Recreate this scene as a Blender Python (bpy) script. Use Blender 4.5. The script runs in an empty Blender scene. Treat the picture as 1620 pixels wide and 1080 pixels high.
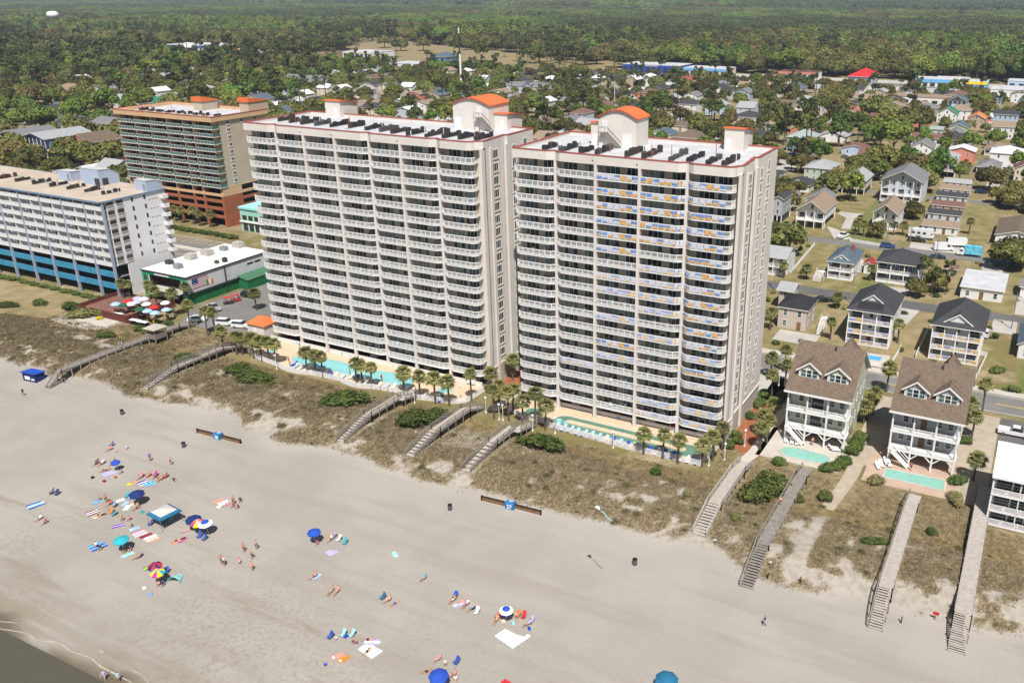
import bpy, bmesh, math, random
import numpy as np
from mathutils import Vector, Matrix

S = bpy.context.scene
R = math.radians
# ------------------------------------------------------------------ camera, sky, sun, exposure
cam = bpy.data.cameras.new('camera'); cam.sensor_width = 36; cam.lens = 31.19; cam.shift_x = -.0713
cam.clip_start = 1; cam.clip_end = 30000
camo = bpy.data.objects.new('camera', cam); S.collection.objects.link(camo)
camo.location = (0, 0, 81.5); camo.rotation_euler = (R(90 - 21.73), 0, R(27.16)); S.camera = camo
SUN_EL, SUN_AZ = 56, 33           # sun over the sea, a little to the east of the facades' normal
w = bpy.data.worlds.new('World'); S.world = w; w.use_nodes = True
nt = w.node_tree; bg = nt.nodes['Background']
sky = nt.nodes.new('ShaderNodeTexSky'); sky.sky_type = 'NISHITA'; sky.sun_disc = False
sky.sun_elevation = R(SUN_EL); sky.sun_rotation = R(180 - SUN_AZ); sky.air_density = 1; sky.dust_density = 1.5
nt.links.new(sky.outputs[0], bg.inputs[0]); bg.inputs[1].default_value = .05
sl = bpy.data.lights.new('sun', 'SUN'); sl.energy = 4.8; sl.angle = R(.53); sl.color = (1, .97, .93)
so = bpy.data.objects.new('sun', sl); S.collection.objects.link(so)
sv = Vector((math.sin(R(SUN_AZ)) * math.cos(R(SUN_EL)), -math.cos(R(SUN_AZ)) * math.cos(R(SUN_EL)), math.sin(R(SUN_EL))))
so.rotation_euler = sv.to_track_quat('Z', 'Y').to_euler()
so.location = (60, -80, 160)
S.view_settings.view_transform = 'Standard'; S.view_settings.look = 'None'; S.view_settings.gamma = 1
S.view_settings.exposure = .27
S.view_settings.use_curve_mapping = False
S.cycles.max_bounces = 5; S.cycles.diffuse_bounces = 2; S.cycles.glossy_bounces = 2; S.cycles.transparent_max_bounces = 8
S.cycles.volume_bounces = 0

# ------------------------------------------------------------------ helpers
RND = random.Random(4)
def link(o): S.collection.objects.link(o); return o
def tag(o, label=None, cat=None, group=None, kind=None):
    if label: o['label'] = label
    if cat: o['category'] = cat
    if group: o['group'] = group
    if kind: o['kind'] = kind
    return o
def empty(name, loc=(0, 0, 0), rz=0, parent=None):
    o = bpy.data.objects.new(name, None); o.location = loc; o.rotation_euler = (0, 0, rz); o.empty_display_size = .2
    if parent: o.parent = parent
    return link(o)
def obj(name, me, parent=None, loc=(0, 0, 0), rz=0, sc=None, rot=None):
    o = bpy.data.objects.new(name, me); o.location = loc; o.rotation_euler = rot or (0, 0, rz)
    if sc: o.scale = (sc,) * 3 if isinstance(sc, (int, float)) else sc
    if parent: o.parent = parent
    return link(o)
def thing(name, label, cat, loc=(0, 0, 0), rz=0, group=None): return tag(empty(name, loc, rz), label, cat, group)
ORD = 'first second third fourth fifth sixth seventh eighth ninth tenth eleventh twelfth thirteenth fourteenth fifteenth sixteenth seventeenth eighteenth nineteenth twentieth'.split()

class MB:
    """collects boxes, prisms, tubes ... into one mesh"""
    def __init__(s): s.v = []; s.f = []; s.m = []; s.sm = []
    def add(s, vs, fs, mi=0, smooth=False):
        b = len(s.v); s.v += [tuple(p) for p in vs]
        for f in fs: s.f.append(tuple(b + i for i in f)); s.m.append(mi); s.sm.append(smooth)
        return s
    def box(s, x0, x1, y0, y1, z0, z1, mi=0):
        return s.add([(x0, y0, z0), (x1, y0, z0), (x1, y1, z0), (x0, y1, z0), (x0, y0, z1), (x1, y0, z1), (x1, y1, z1), (x0, y1, z1)],
                     [(0, 3, 2, 1), (4, 5, 6, 7), (0, 1, 5, 4), (1, 2, 6, 5), (2, 3, 7, 6), (3, 0, 4, 7)], mi)
    def prism(s, poly, z0, z1, mi=0, bottom=True, mtop=None):
        n = len(poly); a = sum(poly[i][0] * poly[(i + 1) % n][1] - poly[(i + 1) % n][0] * poly[i][1] for i in range(n))
        if a < 0: poly = poly[::-1]
        vs = [(p[0], p[1], z0) for p in poly] + [(p[0], p[1], z1) for p in poly]
        fs = [(i, (i + 1) % n, n + (i + 1) % n, n + i) for i in range(n)]
        if bottom: fs.append(tuple(range(n - 1, -1, -1)))
        s.add(vs, fs, mi); s.add([(p[0], p[1], z1) for p in poly], [tuple(range(n))], mi if mtop is None else mtop); return s
    def prof(s, poly, a0, a1, axis='x', mi=0):
        """polygon given in the plane across axis, extruded along it; axis x: poly (y,z); axis y: poly (x,z)"""
        n = len(poly)
        if axis == 'x': vs = [(a0, p[0], p[1]) for p in poly] + [(a1, p[0], p[1]) for p in poly]
        else: vs = [(p[0], a0, p[1]) for p in poly] + [(p[0], a1, p[1]) for p in poly]
        fs = [(i, (i + 1) % n, n + (i + 1) % n, n + i) for i in range(n)] + [tuple(range(n - 1, -1, -1)), tuple(range(n, 2 * n))]
        a = sum(poly[i][0] * poly[(i + 1) % n][1] - poly[(i + 1) % n][0] * poly[i][1] for i in range(n))
        if (a < 0) == (axis == 'x'): fs = [f[::-1] for f in fs]
        return s.add(vs, fs, mi)
    def tube(s, p, q, r0, r1=None, n=6, mi=0, caps=True, smooth=True):
        p, q = Vector(p), Vector(q); r1 = r0 if r1 is None else r1; d = (q - p)
        if d.length < 1e-6: return s
        d.normalize(); u = d.orthogonal().normalized(); v = d.cross(u)
        vs = [p + (u * math.cos(2 * math.pi * i / n) + v * math.sin(2 * math.pi * i / n)) * r0 for i in range(n)] + \
             [q + (u * math.cos(2 * math.pi * i / n) + v * math.sin(2 * math.pi * i / n)) * r1 for i in range(n)]
        s.add(vs, [(i, (i + 1) % n, n + (i + 1) % n, n + i) for i in range(n)], mi, smooth)
        if caps: s.add(vs, [tuple(range(n - 1, -1, -1)), tuple(range(n, 2 * n))], mi)
        return s
    def bar(s, p, q, w, h, mi=0):
        """a square bar from p to q, w across, h up"""
        p, q = Vector(p), Vector(q); d = (q - p).normalized()
        sd = d.cross(Vector((0, 0, 1)));  sd = sd.normalized() if sd.length > 1e-4 else Vector((1, 0, 0))
        up = sd.cross(d)
        c = [(-w / 2, -h / 2), (w / 2, -h / 2), (w / 2, h / 2), (-w / 2, h / 2)]
        vs = [p + sd * a + up * b for a, b in c] + [q + sd * a + up * b for a, b in c]
        return s.add(vs, [(0, 1, 2, 3), (7, 6, 5, 4), (0, 4, 5, 1), (1, 5, 6, 2), (2, 6, 7, 3), (3, 7, 4, 0)], mi)
    def lathe(s, prof, n=12, c=(0, 0), mi=0, smooth=True):
        vs = []; fs = []
        for r, z in prof: vs += [(c[0] + r * math.cos(2 * math.pi * i / n), c[1] + r * math.sin(2 * math.pi * i / n), z) for i in range(n)]
        for k in range(len(prof) - 1):
            for i in range(n): fs.append((k * n + i, k * n + (i + 1) % n, (k + 1) * n + (i + 1) % n, (k + 1) * n + i))
        s.add(vs, fs, mi, smooth)
        return s.add(vs, [tuple(range(n - 1, -1, -1)), tuple((len(prof) - 1) * n + i for i in range(n))], mi)
    def mesh(s, name, *mats):
        me = bpy.data.meshes.new(name); me.from_pydata(s.v, [], s.f)
        for m in mats: me.materials.append(m)
        if len(mats) > 1: me.polygons.foreach_set('material_index', s.m)
        if any(s.sm): me.polygons.foreach_set('use_smooth', s.sm)
        me.update(); return me

# ------------------------------------------------------------------ materials
def nodes(name):
    m = bpy.data.materials.new(name); m.use_nodes = True; n = m.node_tree.nodes; return m, n, m.node_tree.links, n['Principled BSDF']
def rgb(c): return (*c, 1)
def mat(name, col, rough=.8, var=.12, scale=.6, col2=None, metal=0, bump=0, bscale=None, rnd=0, detail=4, spec=.3, coat=0):
    """a base colour with two octaves of uneven tone in world space, optional second colour, bump and per-object shift"""
    m, n, l, b = nodes(name)
    b.inputs['Roughness'].default_value = rough; b.inputs['Metallic'].default_value = metal; b.inputs['Specular IOR Level'].default_value = spec
    if coat: b.inputs['Coat Weight'].default_value = coat; b.inputs['Coat Roughness'].default_value = .05
    if var or col2:
        g = n.new('ShaderNodeNewGeometry'); t = n.new('ShaderNodeTexNoise'); t.inputs['Scale'].default_value = scale; t.inputs['Detail'].default_value = detail
        l.new(g.outputs['Position'], t.inputs['Vector'])
        mx = n.new('ShaderNodeMix'); mx.data_type = 'RGBA'
        r = n.new('ShaderNodeMapRange'); r.inputs[1].default_value = .3; r.inputs[2].default_value = .7
        l.new(t.outputs[0], r.inputs[0]); l.new(r.outputs[0], mx.inputs[0])
        c2 = col2 or tuple(min(1, c * (1 + var)) for c in col); c1 = col if col2 else tuple(c * (1 - var) for c in col)
        mx.inputs[6].default_value = rgb(c1); mx.inputs[7].default_value = rgb(c2); out = mx.outputs[2]
        if rnd:
            oi = n.new('ShaderNodeObjectInfo'); hs = n.new('ShaderNodeHueSaturation')
            a = n.new('ShaderNodeMapRange'); a.inputs[3].default_value = 1 - rnd; a.inputs[4].default_value = 1 + rnd; l.new(oi.outputs['Random'], a.inputs[0])
            l.new(a.outputs[0], hs.inputs['Value']); l.new(out, hs.inputs['Color']); out = hs.outputs[0]
        l.new(out, b.inputs['Base Color'])
        if bump:
            bp = n.new('ShaderNodeBump'); bp.inputs['Strength'].default_value = bump; bp.inputs['Distance'].default_value = .1
            if bscale:
                t2 = n.new('ShaderNodeTexNoise'); t2.inputs['Scale'].default_value = bscale; t2.inputs['Detail'].default_value = 3
                l.new(g.outputs['Position'], t2.inputs['Vector']); l.new(t2.outputs[0], bp.inputs['Height'])
            else: l.new(t.outputs[0], bp.inputs['Height'])
            l.new(bp.outputs[0], b.inputs['Normal'])
    else: b.inputs['Base Color'].default_value = rgb(col)
    return m
def leafmat(name, c1, c2, rnd=.25, hue=.02):
    """foliage: two leaf colours by clump, shifted from plant to plant; a little light passes through"""
    m, n, l, b = nodes(name)
    g = n.new('ShaderNodeNewGeometry'); t = n.new('ShaderNodeTexNoise'); t.inputs['Scale'].default_value = .55; t.inputs['Detail'].default_value = 3
    l.new(g.outputs['Position'], t.inputs['Vector'])
    mx = n.new('ShaderNodeMix'); mx.data_type = 'RGBA'; mx.inputs[6].default_value = rgb(c1); mx.inputs[7].default_value = rgb(c2)
    r = n.new('ShaderNodeMapRange'); r.inputs[1].default_value = .35; r.inputs[2].default_value = .65; l.new(t.outputs[0], r.inputs[0]); l.new(r.outputs[0], mx.inputs[0])
    oi = n.new('ShaderNodeObjectInfo'); hs = n.new('ShaderNodeHueSaturation')
    a = n.new('ShaderNodeMapRange'); a.inputs[3].default_value = 1 - rnd; a.inputs[4].default_value = 1 + rnd; l.new(oi.outputs['Random'], a.inputs[0])
    mu = n.new('ShaderNodeMath'); mu.operation = 'MULTIPLY'; mu.inputs[1].default_value = 7.31; fr = n.new('ShaderNodeMath'); fr.operation = 'FRACT'
    l.new(oi.outputs['Random'], mu.inputs[0]); l.new(mu.outputs[0], fr.inputs[0])
    h = n.new('ShaderNodeMapRange'); h.inputs[3].default_value = .5 - hue; h.inputs[4].default_value = .5 + hue; l.new(fr.outputs[0], h.inputs[0])
    l.new(a.outputs[0], hs.inputs['Value']); l.new(h.outputs[0], hs.inputs['Hue']); l.new(mx.outputs[2], hs.inputs['Color']); l.new(hs.outputs[0], b.inputs['Base Color'])
    b.inputs['Roughness'].default_value = .65; b.inputs['Specular IOR Level'].default_value = .25
    tr = n.new('ShaderNodeBsdfTranslucent'); ms = n.new('ShaderNodeMixShader'); ms.inputs[0].default_value = .22
    l.new(hs.outputs[0], tr.inputs['Color']); l.new(b.outputs[0], ms.inputs[1]); l.new(tr.outputs[0], ms.inputs[2]); l.new(ms.outputs[0], n['Material Output'].inputs[0])
    return m
def shingle(name, col, step=.22, var=.22):
    """asphalt shingles: courses by height and mottled tabs"""
    m, n, l, b = nodes(name)
    g = n.new('ShaderNodeNewGeometry'); t = n.new('ShaderNodeTexNoise'); t.inputs['Scale'].default_value = 2.2; t.inputs['Detail'].default_value = 5
    l.new(g.outputs['Position'], t.inputs['Vector'])
    sx = n.new('ShaderNodeSeparateXYZ'); l.new(g.outputs['Position'], sx.inputs[0])
    d = n.new('ShaderNodeMath'); d.operation = 'DIVIDE'; d.inputs[1].default_value = step; l.new(sx.outputs[2], d.inputs[0])
    f = n.new('ShaderNodeMath'); f.operation = 'FRACT'; l.new(d.outputs[0], f.inputs[0])
    lt = n.new('ShaderNodeMath'); lt.operation = 'LESS_THAN'; lt.inputs[1].default_value = .2; l.new(f.outputs[0], lt.inputs[0])
    mx = n.new('ShaderNodeMix'); mx.data_type = 'RGBA'; mx.inputs[6].default_value = rgb(tuple(c * (1 - var) for c in col)); mx.inputs[7].default_value = rgb(tuple(c * (1 + var) for c in col))
    r = n.new('ShaderNodeMapRange'); r.inputs[1].default_value = .3; r.inputs[2].default_value = .7; l.new(t.outputs[0], r.inputs[0]); l.new(r.outputs[0], mx.inputs[0])
    m2 = n.new('ShaderNodeMix'); m2.data_type = 'RGBA'; m2.blend_type = 'MULTIPLY'; m2.inputs[7].default_value = (.72, .72, .72, 1)
    l.new(lt.outputs[0], m2.inputs[0]); l.new(mx.outputs[2], m2.inputs[6]); l.new(m2.outputs[2], b.inputs['Base Color']); b.inputs['Roughness'].default_value = .9; b.inputs['Specular IOR Level'].default_value = .15
    return m
def siding(name, col, step=.2, var=.05):
    """lap siding: thin shadow joint every course"""
    m, n, l, b = nodes(name)
    g = n.new('ShaderNodeNewGeometry'); sx = n.new('ShaderNodeSeparateXYZ'); l.new(g.outputs['Position'], sx.inputs[0])
    d = n.new('ShaderNodeMath'); d.operation = 'DIVIDE'; d.inputs[1].default_value = step; l.new(sx.outputs[2], d.inputs[0])
    f = n.new('ShaderNodeMath'); f.operation = 'FRACT'; l.new(d.outputs[0], f.inputs[0])
    t = n.new('ShaderNodeTexNoise'); t.inputs['Scale'].default_value = .7; l.new(g.outputs['Position'], t.inputs['Vector'])
    mx = n.new('ShaderNodeMix'); mx.data_type = 'RGBA'; mx.inputs[6].default_value = rgb(tuple(c * (1 - var) for c in col)); mx.inputs[7].default_value = rgb(tuple(min(1, c * (1 + var)) for c in col))
    l.new(t.outputs[0], mx.inputs[0]); l.new(mx.outputs[2], b.inputs['Base Color'])
    bp = n.new('ShaderNodeBump'); bp.inputs['Strength'].default_value = .6; bp.inputs['Distance'].default_value = .03; l.new(f.outputs[0], bp.inputs['Height']); l.new(bp.outputs[0], b.inputs['Normal'])
    b.inputs['Roughness'].default_value = .6
    return m

C = {}
C['stucco'] = mat('stucco', (.665, .615, .565), .9, .06, .25, bump=.1, bscale=6)
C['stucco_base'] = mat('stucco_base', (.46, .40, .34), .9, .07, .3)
C['white'] = mat('white_paint', (.78, .765, .74), .55, .05, .8)
C['rail'] = mat('white_railing', (.8, .79, .78), .45, .03, .8)
C['red_cap'] = mat('red_parapet_cap', (.36, .09, .07), .6, .15, 1.2)
C['orange_roof'] = mat('orange_metal_roof', (.72, .17, .055), .5, .08, .5)
C['membrane'] = mat('white_roof_membrane', (.46, .46, .475), .7, .0, .3, col2=(.60, .60, .61), bump=.05)
C['soffit'] = mat('balcony_wall', (.60, .515, .42), .9, .05, .4)
C['glass_dark'] = mat('dark_glass', (.018, .03, .033), .06, .3, .8, spec=.6)
C['glass_teal'] = mat('teal_glass', (.055, .11, .115), .07, .25, .6, spec=.6)
C['curtain'] = mat('curtain_behind_glass', (.26, .32, .31), .25, .18, 1.4, spec=.5)
C['glass_brown'] = mat('brown_glass', (.045, .035, .028), .1, .3, .7, spec=.5)
C['black'] = mat('black_plastic', (.018, .018, .02), .5, .2, 1)
C['dark'] = mat('dark_metal', (.05, .05, .052), .55, .25, 2)
C['grey'] = mat('grey_metal', (.25, .25, .26), .5, .15, 2)
C['brownunit'] = mat('weathered_condenser', (.095, .075, .06), .6, .35, 2.5)
C['concrete'] = mat('concrete', (.42, .395, .36), .9, .1, .5, bump=.1, bscale=4)
C['concrete_dark'] = mat('garage_concrete', (.2, .19, .175), .9, .15, .4)
C['asphalt'] = mat('asphalt', (.125, .12, .116), .9, .16, .12, bump=.1, bscale=5)
C['asphalt_old'] = mat('worn_asphalt', (.19, .18, .168), .9, .14, .15, bump=.1, bscale=5)
C['sidewalk'] = mat('sidewalk', (.50, .455, .39), .9, .10, .4)
C['drive'] = mat('driveway', (.44, .41, .365), .9, .12, .2)
C['yellow'] = mat('yellow_road_paint', (.62, .40, .05), .7, .2, 1.5)
C['whiteline'] = mat('white_road_paint', (.7, .7, .68), .7, .15, 1.5)
C['deck_beige'] = mat('pool_deck', (.60, .46, .32), .85, .08, .5)
C['mulch'] = mat('red_mulch', (.30, .105, .05), .95, .3, 1.6, bump=.4, bscale=9)
C['wood_grey'] = mat('weathered_wood', (.24, .215, .19), .9, .22, 1.8)
C['wood_pale'] = mat('pale_boardwalk', (.42, .375, .33), .9, .14, 1.5)
C['wood_brown'] = mat('brown_wood', (.20, .11, .055), .85, .3, 1.5)
C['wood_dark'] = mat('dark_wood', (.035, .022, .015), .9, .3, 2)
C['wood_red'] = mat('red_stained_deck', (.12, .035, .025), .8, .25, 1.2)
C['wood_new'] = mat('new_timber', (.55, .29, .09), .8, .2, 1.2)
C['lawn'] = mat('lawn', (.15, .138, .045), .95, .3, .22, col2=(.29, .228, .11), bump=.5, bscale=7)
C['dry_lawn'] = mat('dry_lawn', (.33, .255, .14), .95, .3, .25, col2=(.20, .165, .07), bump=.5, bscale=7)
C['green_lawn'] = mat('green_lawn', (.115, .145, .036), .95, .3, .35, col2=(.19, .185, .062), bump=.5, bscale=7)
C['trunk'] = mat('palm_trunk', (.11, .088, .068), .95, .3, 3, bump=.5)
C['bark'] = mat('bark', (.085, .065, .05), .95, .3, 2)
C['tyre'] = mat('tyre', (.015, .015, .016), .8, .2, 3)
C['chrome'] = mat('wheel_rim', (.45, .45, .46), .3, .1, 2, metal=.8)
C['lamp'] = mat('headlight_glass', (.75, .76, .76), .15, .05, 2)
C['tail'] = mat('tail_light', (.35, .02, .015), .25, .05, 2)
def paint(name, col, rough=.35, coat=.6): return mat(name, col, rough, .03, .5, coat=coat)
for k_, c_ in dict(car_white=(.72, .72, .71), car_black=(.02, .02, .022), car_silver=(.36, .37, .38), car_grey=(.12, .125, .13), car_red=(.42, .02, .02), car_blue=(.03, .07, .2), car_navy=(.02, .03, .07)).items(): C[k_] = paint(k_, c_)
for k_, c_ in dict(c_red=(.52, .025, .03), c_blue=(.02, .075, .42), c_navy=(.012, .03, .13), c_sky=(.16, .42, .72), c_teal=(.03, .38, .45), c_aqua=(.32, .68, .68), c_white=(.8, .79, .78), c_pink=(.75, .22, .36), c_magenta=(.5, .03, .25), c_orange=(.82, .22, .02), c_yellow=(.8, .62, .03), c_green=(.03, .30, .08), c_dgreen=(.02, .10, .05), c_lime=(.45, .6, .05), c_purple=(.22, .04, .42), c_lav=(.45, .42, .68), c_cream=(.75, .66, .46), c_maroon=(.28, .015, .045), c_lblue=(.35, .52, .78), c_black=(.015, .015, .018), c_grey=(.3, .3, .31), c_coral=(.8, .30, .22), c_tan=(.5, .38, .26), c_petrol=(.02, .14, .26)).items():
    C[k_] = mat(k_.replace('c_', 'cloth_'), c_, .85, .08, 1.5)

def _hash(i, j):
    n = math.sin(i * 127.1 + j * 311.7) * 43758.5453
    return n - math.floor(n)
def vnoise(x, y):
    i, j = math.floor(x), math.floor(y); u, v = x - i, y - j
    u = u * u * (3 - 2 * u); v = v * v * (3 - 2 * v)
    a, b, c, d = _hash(i, j), _hash(i + 1, j), _hash(i, j + 1), _hash(i + 1, j + 1)
    return a + (b - a) * u + (c - a) * v + (a - b - c + d) * u * v
def sstep(a, b, x):
    t = min(1, max(0, (x - a) / (b - a))); return t * t * (3 - 2 * t)
def dune_edge(x):
    return 105.5 + 3.5 * math.sin(x * .043 + 1.0) * .4 + 6 * (vnoise(x * .05, 7.3) - .5) + 3 * (vnoise(x * .21, 3.1) - .5) + (3.0 if x > -95 else 0) * sstep(-95, -75, x)
def terrain(x, y):
    """height of the beach, the dunes and the flat land behind them"""
    if y < 50: z = -.02 + (y - 50) * .03
    else: z = .0 + (y - 50) * .036
    z += .18 * (vnoise(x * .06, y * .11) - .5) * sstep(54, 66, y) * (1 - sstep(100, 106, y))
    e = dune_edge(x)
    d = sstep(e - 1.5, e + 7, y)
    hum = .35 + 1.0 * vnoise(x * .11, y * .13) + .5 * (vnoise(x * .3, y * .33) - .5)
    back = sstep(122, 128.5, y)
    zd = 3.0 + hum * (1 - back) * .9
    z = z * (1 - d) + zd * d
    return z * (1 - back) + 3.2 * back

# ------------------------------------------------------------------ terrain: sea, beach, dunes, land
TRAIL = [(-22.3, 108.0), (-22.0, 112.5), (-21.7, 121.0), (-21.3, 128.3), (-20.7, 134.1), (-20.3, 139.7), (-19.5, 146.8)]
WALKS = {}   # boardwalk centre x, filled here so that grass keeps off them
WALKX = [(-181.5, 101, 140, 2.0), (-159.8, 108, 134, 1.9), (-106.8, 110, 133, 2.0), (-91.8, 110, 133, 2.2), (-79.4, 110, 132, 2.2), (-37.4, 111, 136, 2.3), (-27.4, 103, 138, 2.0), (-9.3, 103, 138, 2.0), (.9, 103, 146, 2.2)]
def seg_dist(x, y, pts):
    b = 1e9
    for (x0, y0), (x1, y1) in zip(pts, pts[1:]):
        dx, dy = x1 - x0, y1 - y0; t = max(0, min(1, ((x - x0) * dx + (y - y0) * dy) / (dx * dx + dy * dy)))
        b = min(b, math.hypot(x - x0 - t * dx, y - y0 - t * dy))
    return b
def veg(x, y):
    """how much of the dune is grown over, 0..1"""
    e = dune_edge(x); v = sstep(e - .2, e + 2.6, y)
    if v <= 0: return 0
    n = .42 * vnoise(x * .16 + 5, y * .2) + .38 * vnoise(x * .5, y * .55 + 9) + .2 * vnoise(x * 1.6, y * 1.7 + 2)
    lo = .40 - .10 * sstep(e + 3, e + 12, y)
    if x > -26: lo += .07 * (1 - sstep(118, 126, y))
    v *= sstep(lo - .1, lo + .14, n)
    if -30 < x < -12: v *= sstep(.7, 1.8, seg_dist(x, y, TRAIL) + .5 * (vnoise(x * .9, y * .9) - .5))
    if -90 < x < -80 and y > 116: v *= .35          # sandy hollow between two boardwalks
    return v
def grid_mesh(name, xs, ys, f, attr=None):
    nx, ny = len(xs), len(ys)
    co = np.array([(x, y, f(x, y)) for y in ys for x in xs], np.float32)
    i = np.arange(nx * ny).reshape(ny, nx)
    q = np.stack([i[:-1, :-1], i[:-1, 1:], i[1:, 1:], i[1:, :-1]], -1).reshape(-1, 4)
    me = bpy.data.meshes.new(name); me.vertices.add(nx * ny); me.vertices.foreach_set('co', co.ravel())
    me.loops.add(q.size); me.loops.foreach_set('vertex_index', q.ravel().astype(np.int32))
    me.polygons.add(len(q)); me.polygons.foreach_set('loop_start', np.arange(0, q.size, 4, dtype=np.int32)); me.polygons.foreach_set('loop_total', np.full(len(q), 4, np.int32))
    me.polygons.foreach_set('use_smooth', np.ones(len(q), bool))
    if attr:
        a = me.attributes.new('veg', 'FLOAT', 'POINT'); a.data.foreach_set('value', np.array([attr(x, y) for y in ys for x in xs], np.float32))
    me.update(calc_edges=True); return me
xs = list(np.arange(-1500, -230, 20)) + list(np.arange(-230, 24, 1.0)) + list(np.arange(24, 600, 20))
ys = list(np.arange(-100, 40, 10)) + list(np.arange(40, 128.6, 1.0))
if ys[-1] < 128.5: ys.append(128.5)

def sandmat():
    m, n, l, b = nodes('sand')
    g = n.new('ShaderNodeNewGeometry'); sx = n.new('ShaderNodeSeparateXYZ'); l.new(g.outputs['Position'], sx.inputs[0])
    def noise(sc, det=5, stretch=None, rough=.55):
        t = n.new('ShaderNodeTexNoise'); t.inputs['Scale'].default_value = sc; t.inputs['Detail'].default_value = det; t.inputs['Roughness'].default_value = rough
        if stretch:
            mp = n.new('ShaderNodeMapping'); mp.inputs['Scale'].default_value = stretch; mp.inputs['Rotation'].default_value = (0, 0, R(-3)); l.new(g.outputs['Position'], mp.inputs[0]); l.new(mp.outputs[0], t.inputs[0])
        else: l.new(g.outputs['Position'], t.inputs[0])
        return t.outputs[0]
    def ramp(s, a, c):
        r = n.new('ShaderNodeMapRange'); r.inputs[1].default_value = a; r.inputs[2].default_value = c; r.interpolation_type = 'SMOOTHSTEP'; l.new(s, r.inputs[0]); return r.outputs[0]
    def mix(f, a, c):
        x = n.new('ShaderNodeMix'); x.data_type = 'RGBA'; l.new(f, x.inputs[0])
        for s, k in ((a, 6), (c, 7)):
            if isinstance(s, tuple): x.inputs[k].default_value = rgb(s)
            else: l.new(s, x.inputs[k])
        return x.outputs[2]
    def math_(op, a, c):
        x = n.new('ShaderNodeMath'); x.operation = op
        for s, k in ((a, 0), (c, 1)):
            if isinstance(s, (int, float)): x.inputs[k].default_value = s
            else: l.new(s, x.inputs[k])
        return x.outputs[0]
    # dry sand, broad soft tone + wind streaks along the shore
    dry = mix(ramp(noise(.06, 4), .35, .65), (.325, .296, .26), (.37, .338, .298))
    dry = mix(math_('MULTIPLY', ramp(noise(.35, 6, (.10, 1, 1)), .46, .7), .5), dry, (.285, .25, .207))
    dry = mix(math_('MULTIPLY', ramp(noise(3.2, 4), .5, .72), .28), dry, (.265, .233, .19))
    wr = math_('MULTIPLY', ramp(noise(.22, 6, (.16, 1, 1)), .56, .66), math_('MULTIPLY', ramp(sx.outputs[1], 56, 61), math_('SUBTRACT', 1.0, ramp(sx.outputs[1], 68, 80))))
    dry = mix(math_('MULTIPLY', wr, .75), dry, (.255, .215, .16))
    # trampled, footprinted sand nearer the water
    tr = math_('MULTIPLY', ramp(noise(1.6, 6), .46, .66), ramp(noise(.05, 3), .38, .6))
    near = math_('SUBTRACT', 1.0, ramp(sx.outputs[1], 60, 92))
    dry = mix(math_('MULTIPLY', math_('MULTIPLY', tr, near), .75), dry, (.265, .226, .172))
    # damp band above the waterline, wavy
    yy = math_('ADD', sx.outputs[1], math_('MULTIPLY', math_('SUBTRACT', noise(.08, 4), .5), 9))
    damp = math_('SUBTRACT', 1.0, ramp(yy, 53, 61))
    damp2 = math_('MULTIPLY', damp, ramp(noise(.5, 5, (.15, 1, 1)), .3, .6))
    col = mix(math_('MULTIPLY', damp2, .75), dry, (.25, .208, .15))
    wet = math_('SUBTRACT', 1.0, ramp(yy, 50.5, 53.4))
    col = mix(wet, col, (.145, .118, .08))
    # dunes: pale sand with dead straw and debris
    dune = mix(ramp(noise(.9, 6), .4, .65), (.385, .345, .29), (.31, .268, .213))
    onD = ramp(sx.outputs[2], 2.15, 2.6)
    col = mix(onD, col, dune)
    at = n.new('ShaderNodeAttribute'); at.attribute_name = 'veg'
    straw = mix(ramp(noise(2.3, 6), .38, .62), (.15, .118, .062), (.28, .22, .138))
    v = math_('MULTIPLY', ramp(at.outputs['Fac'], .12, .6), ramp(noise(1.4, 6, rough=.7), .22, .5))
    col = mix(v, col, straw)
    lawn = mix(ramp(noise(.5, 5), .35, .65), (.175, .137, .055), (.27, .20, .098))
    col = mix(ramp(math_('ADD', sx.outputs[1], math_('MULTIPLY', noise(.3, 3), 5)), 125.5, 127.5), col, lawn)
    l.new(col, b.inputs['Base Color'])
    ro = n.new('ShaderNodeMapRange'); ro.inputs[3].default_value = .92; ro.inputs[4].default_value = .35; l.new(wet, ro.inputs[0]); l.new(ro.outputs[0], b.inputs['Roughness'])
    b.inputs['Specular IOR Level'].default_value = .25
    hb = math_('ADD', math_('MULTIPLY', noise(1.9, 6, rough=.65), 1.0), math_('MULTIPLY', noise(.35, 4, (.15, 1, 1)), 1.5))
    bp = n.new('ShaderNodeBump'); bp.inputs['Strength'].default_value = .33; bp.inputs['Distance'].default_value = .12; l.new(hb, bp.inputs['Height']); l.new(bp.outputs[0], b.inputs['Normal'])
    return m
C['sand'] = sandmat()
beach = obj('beach', grid_mesh('beach', xs, ys, terrain, veg)); beach.data.materials.append(C['sand']); tag(beach, kind='structure')

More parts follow.
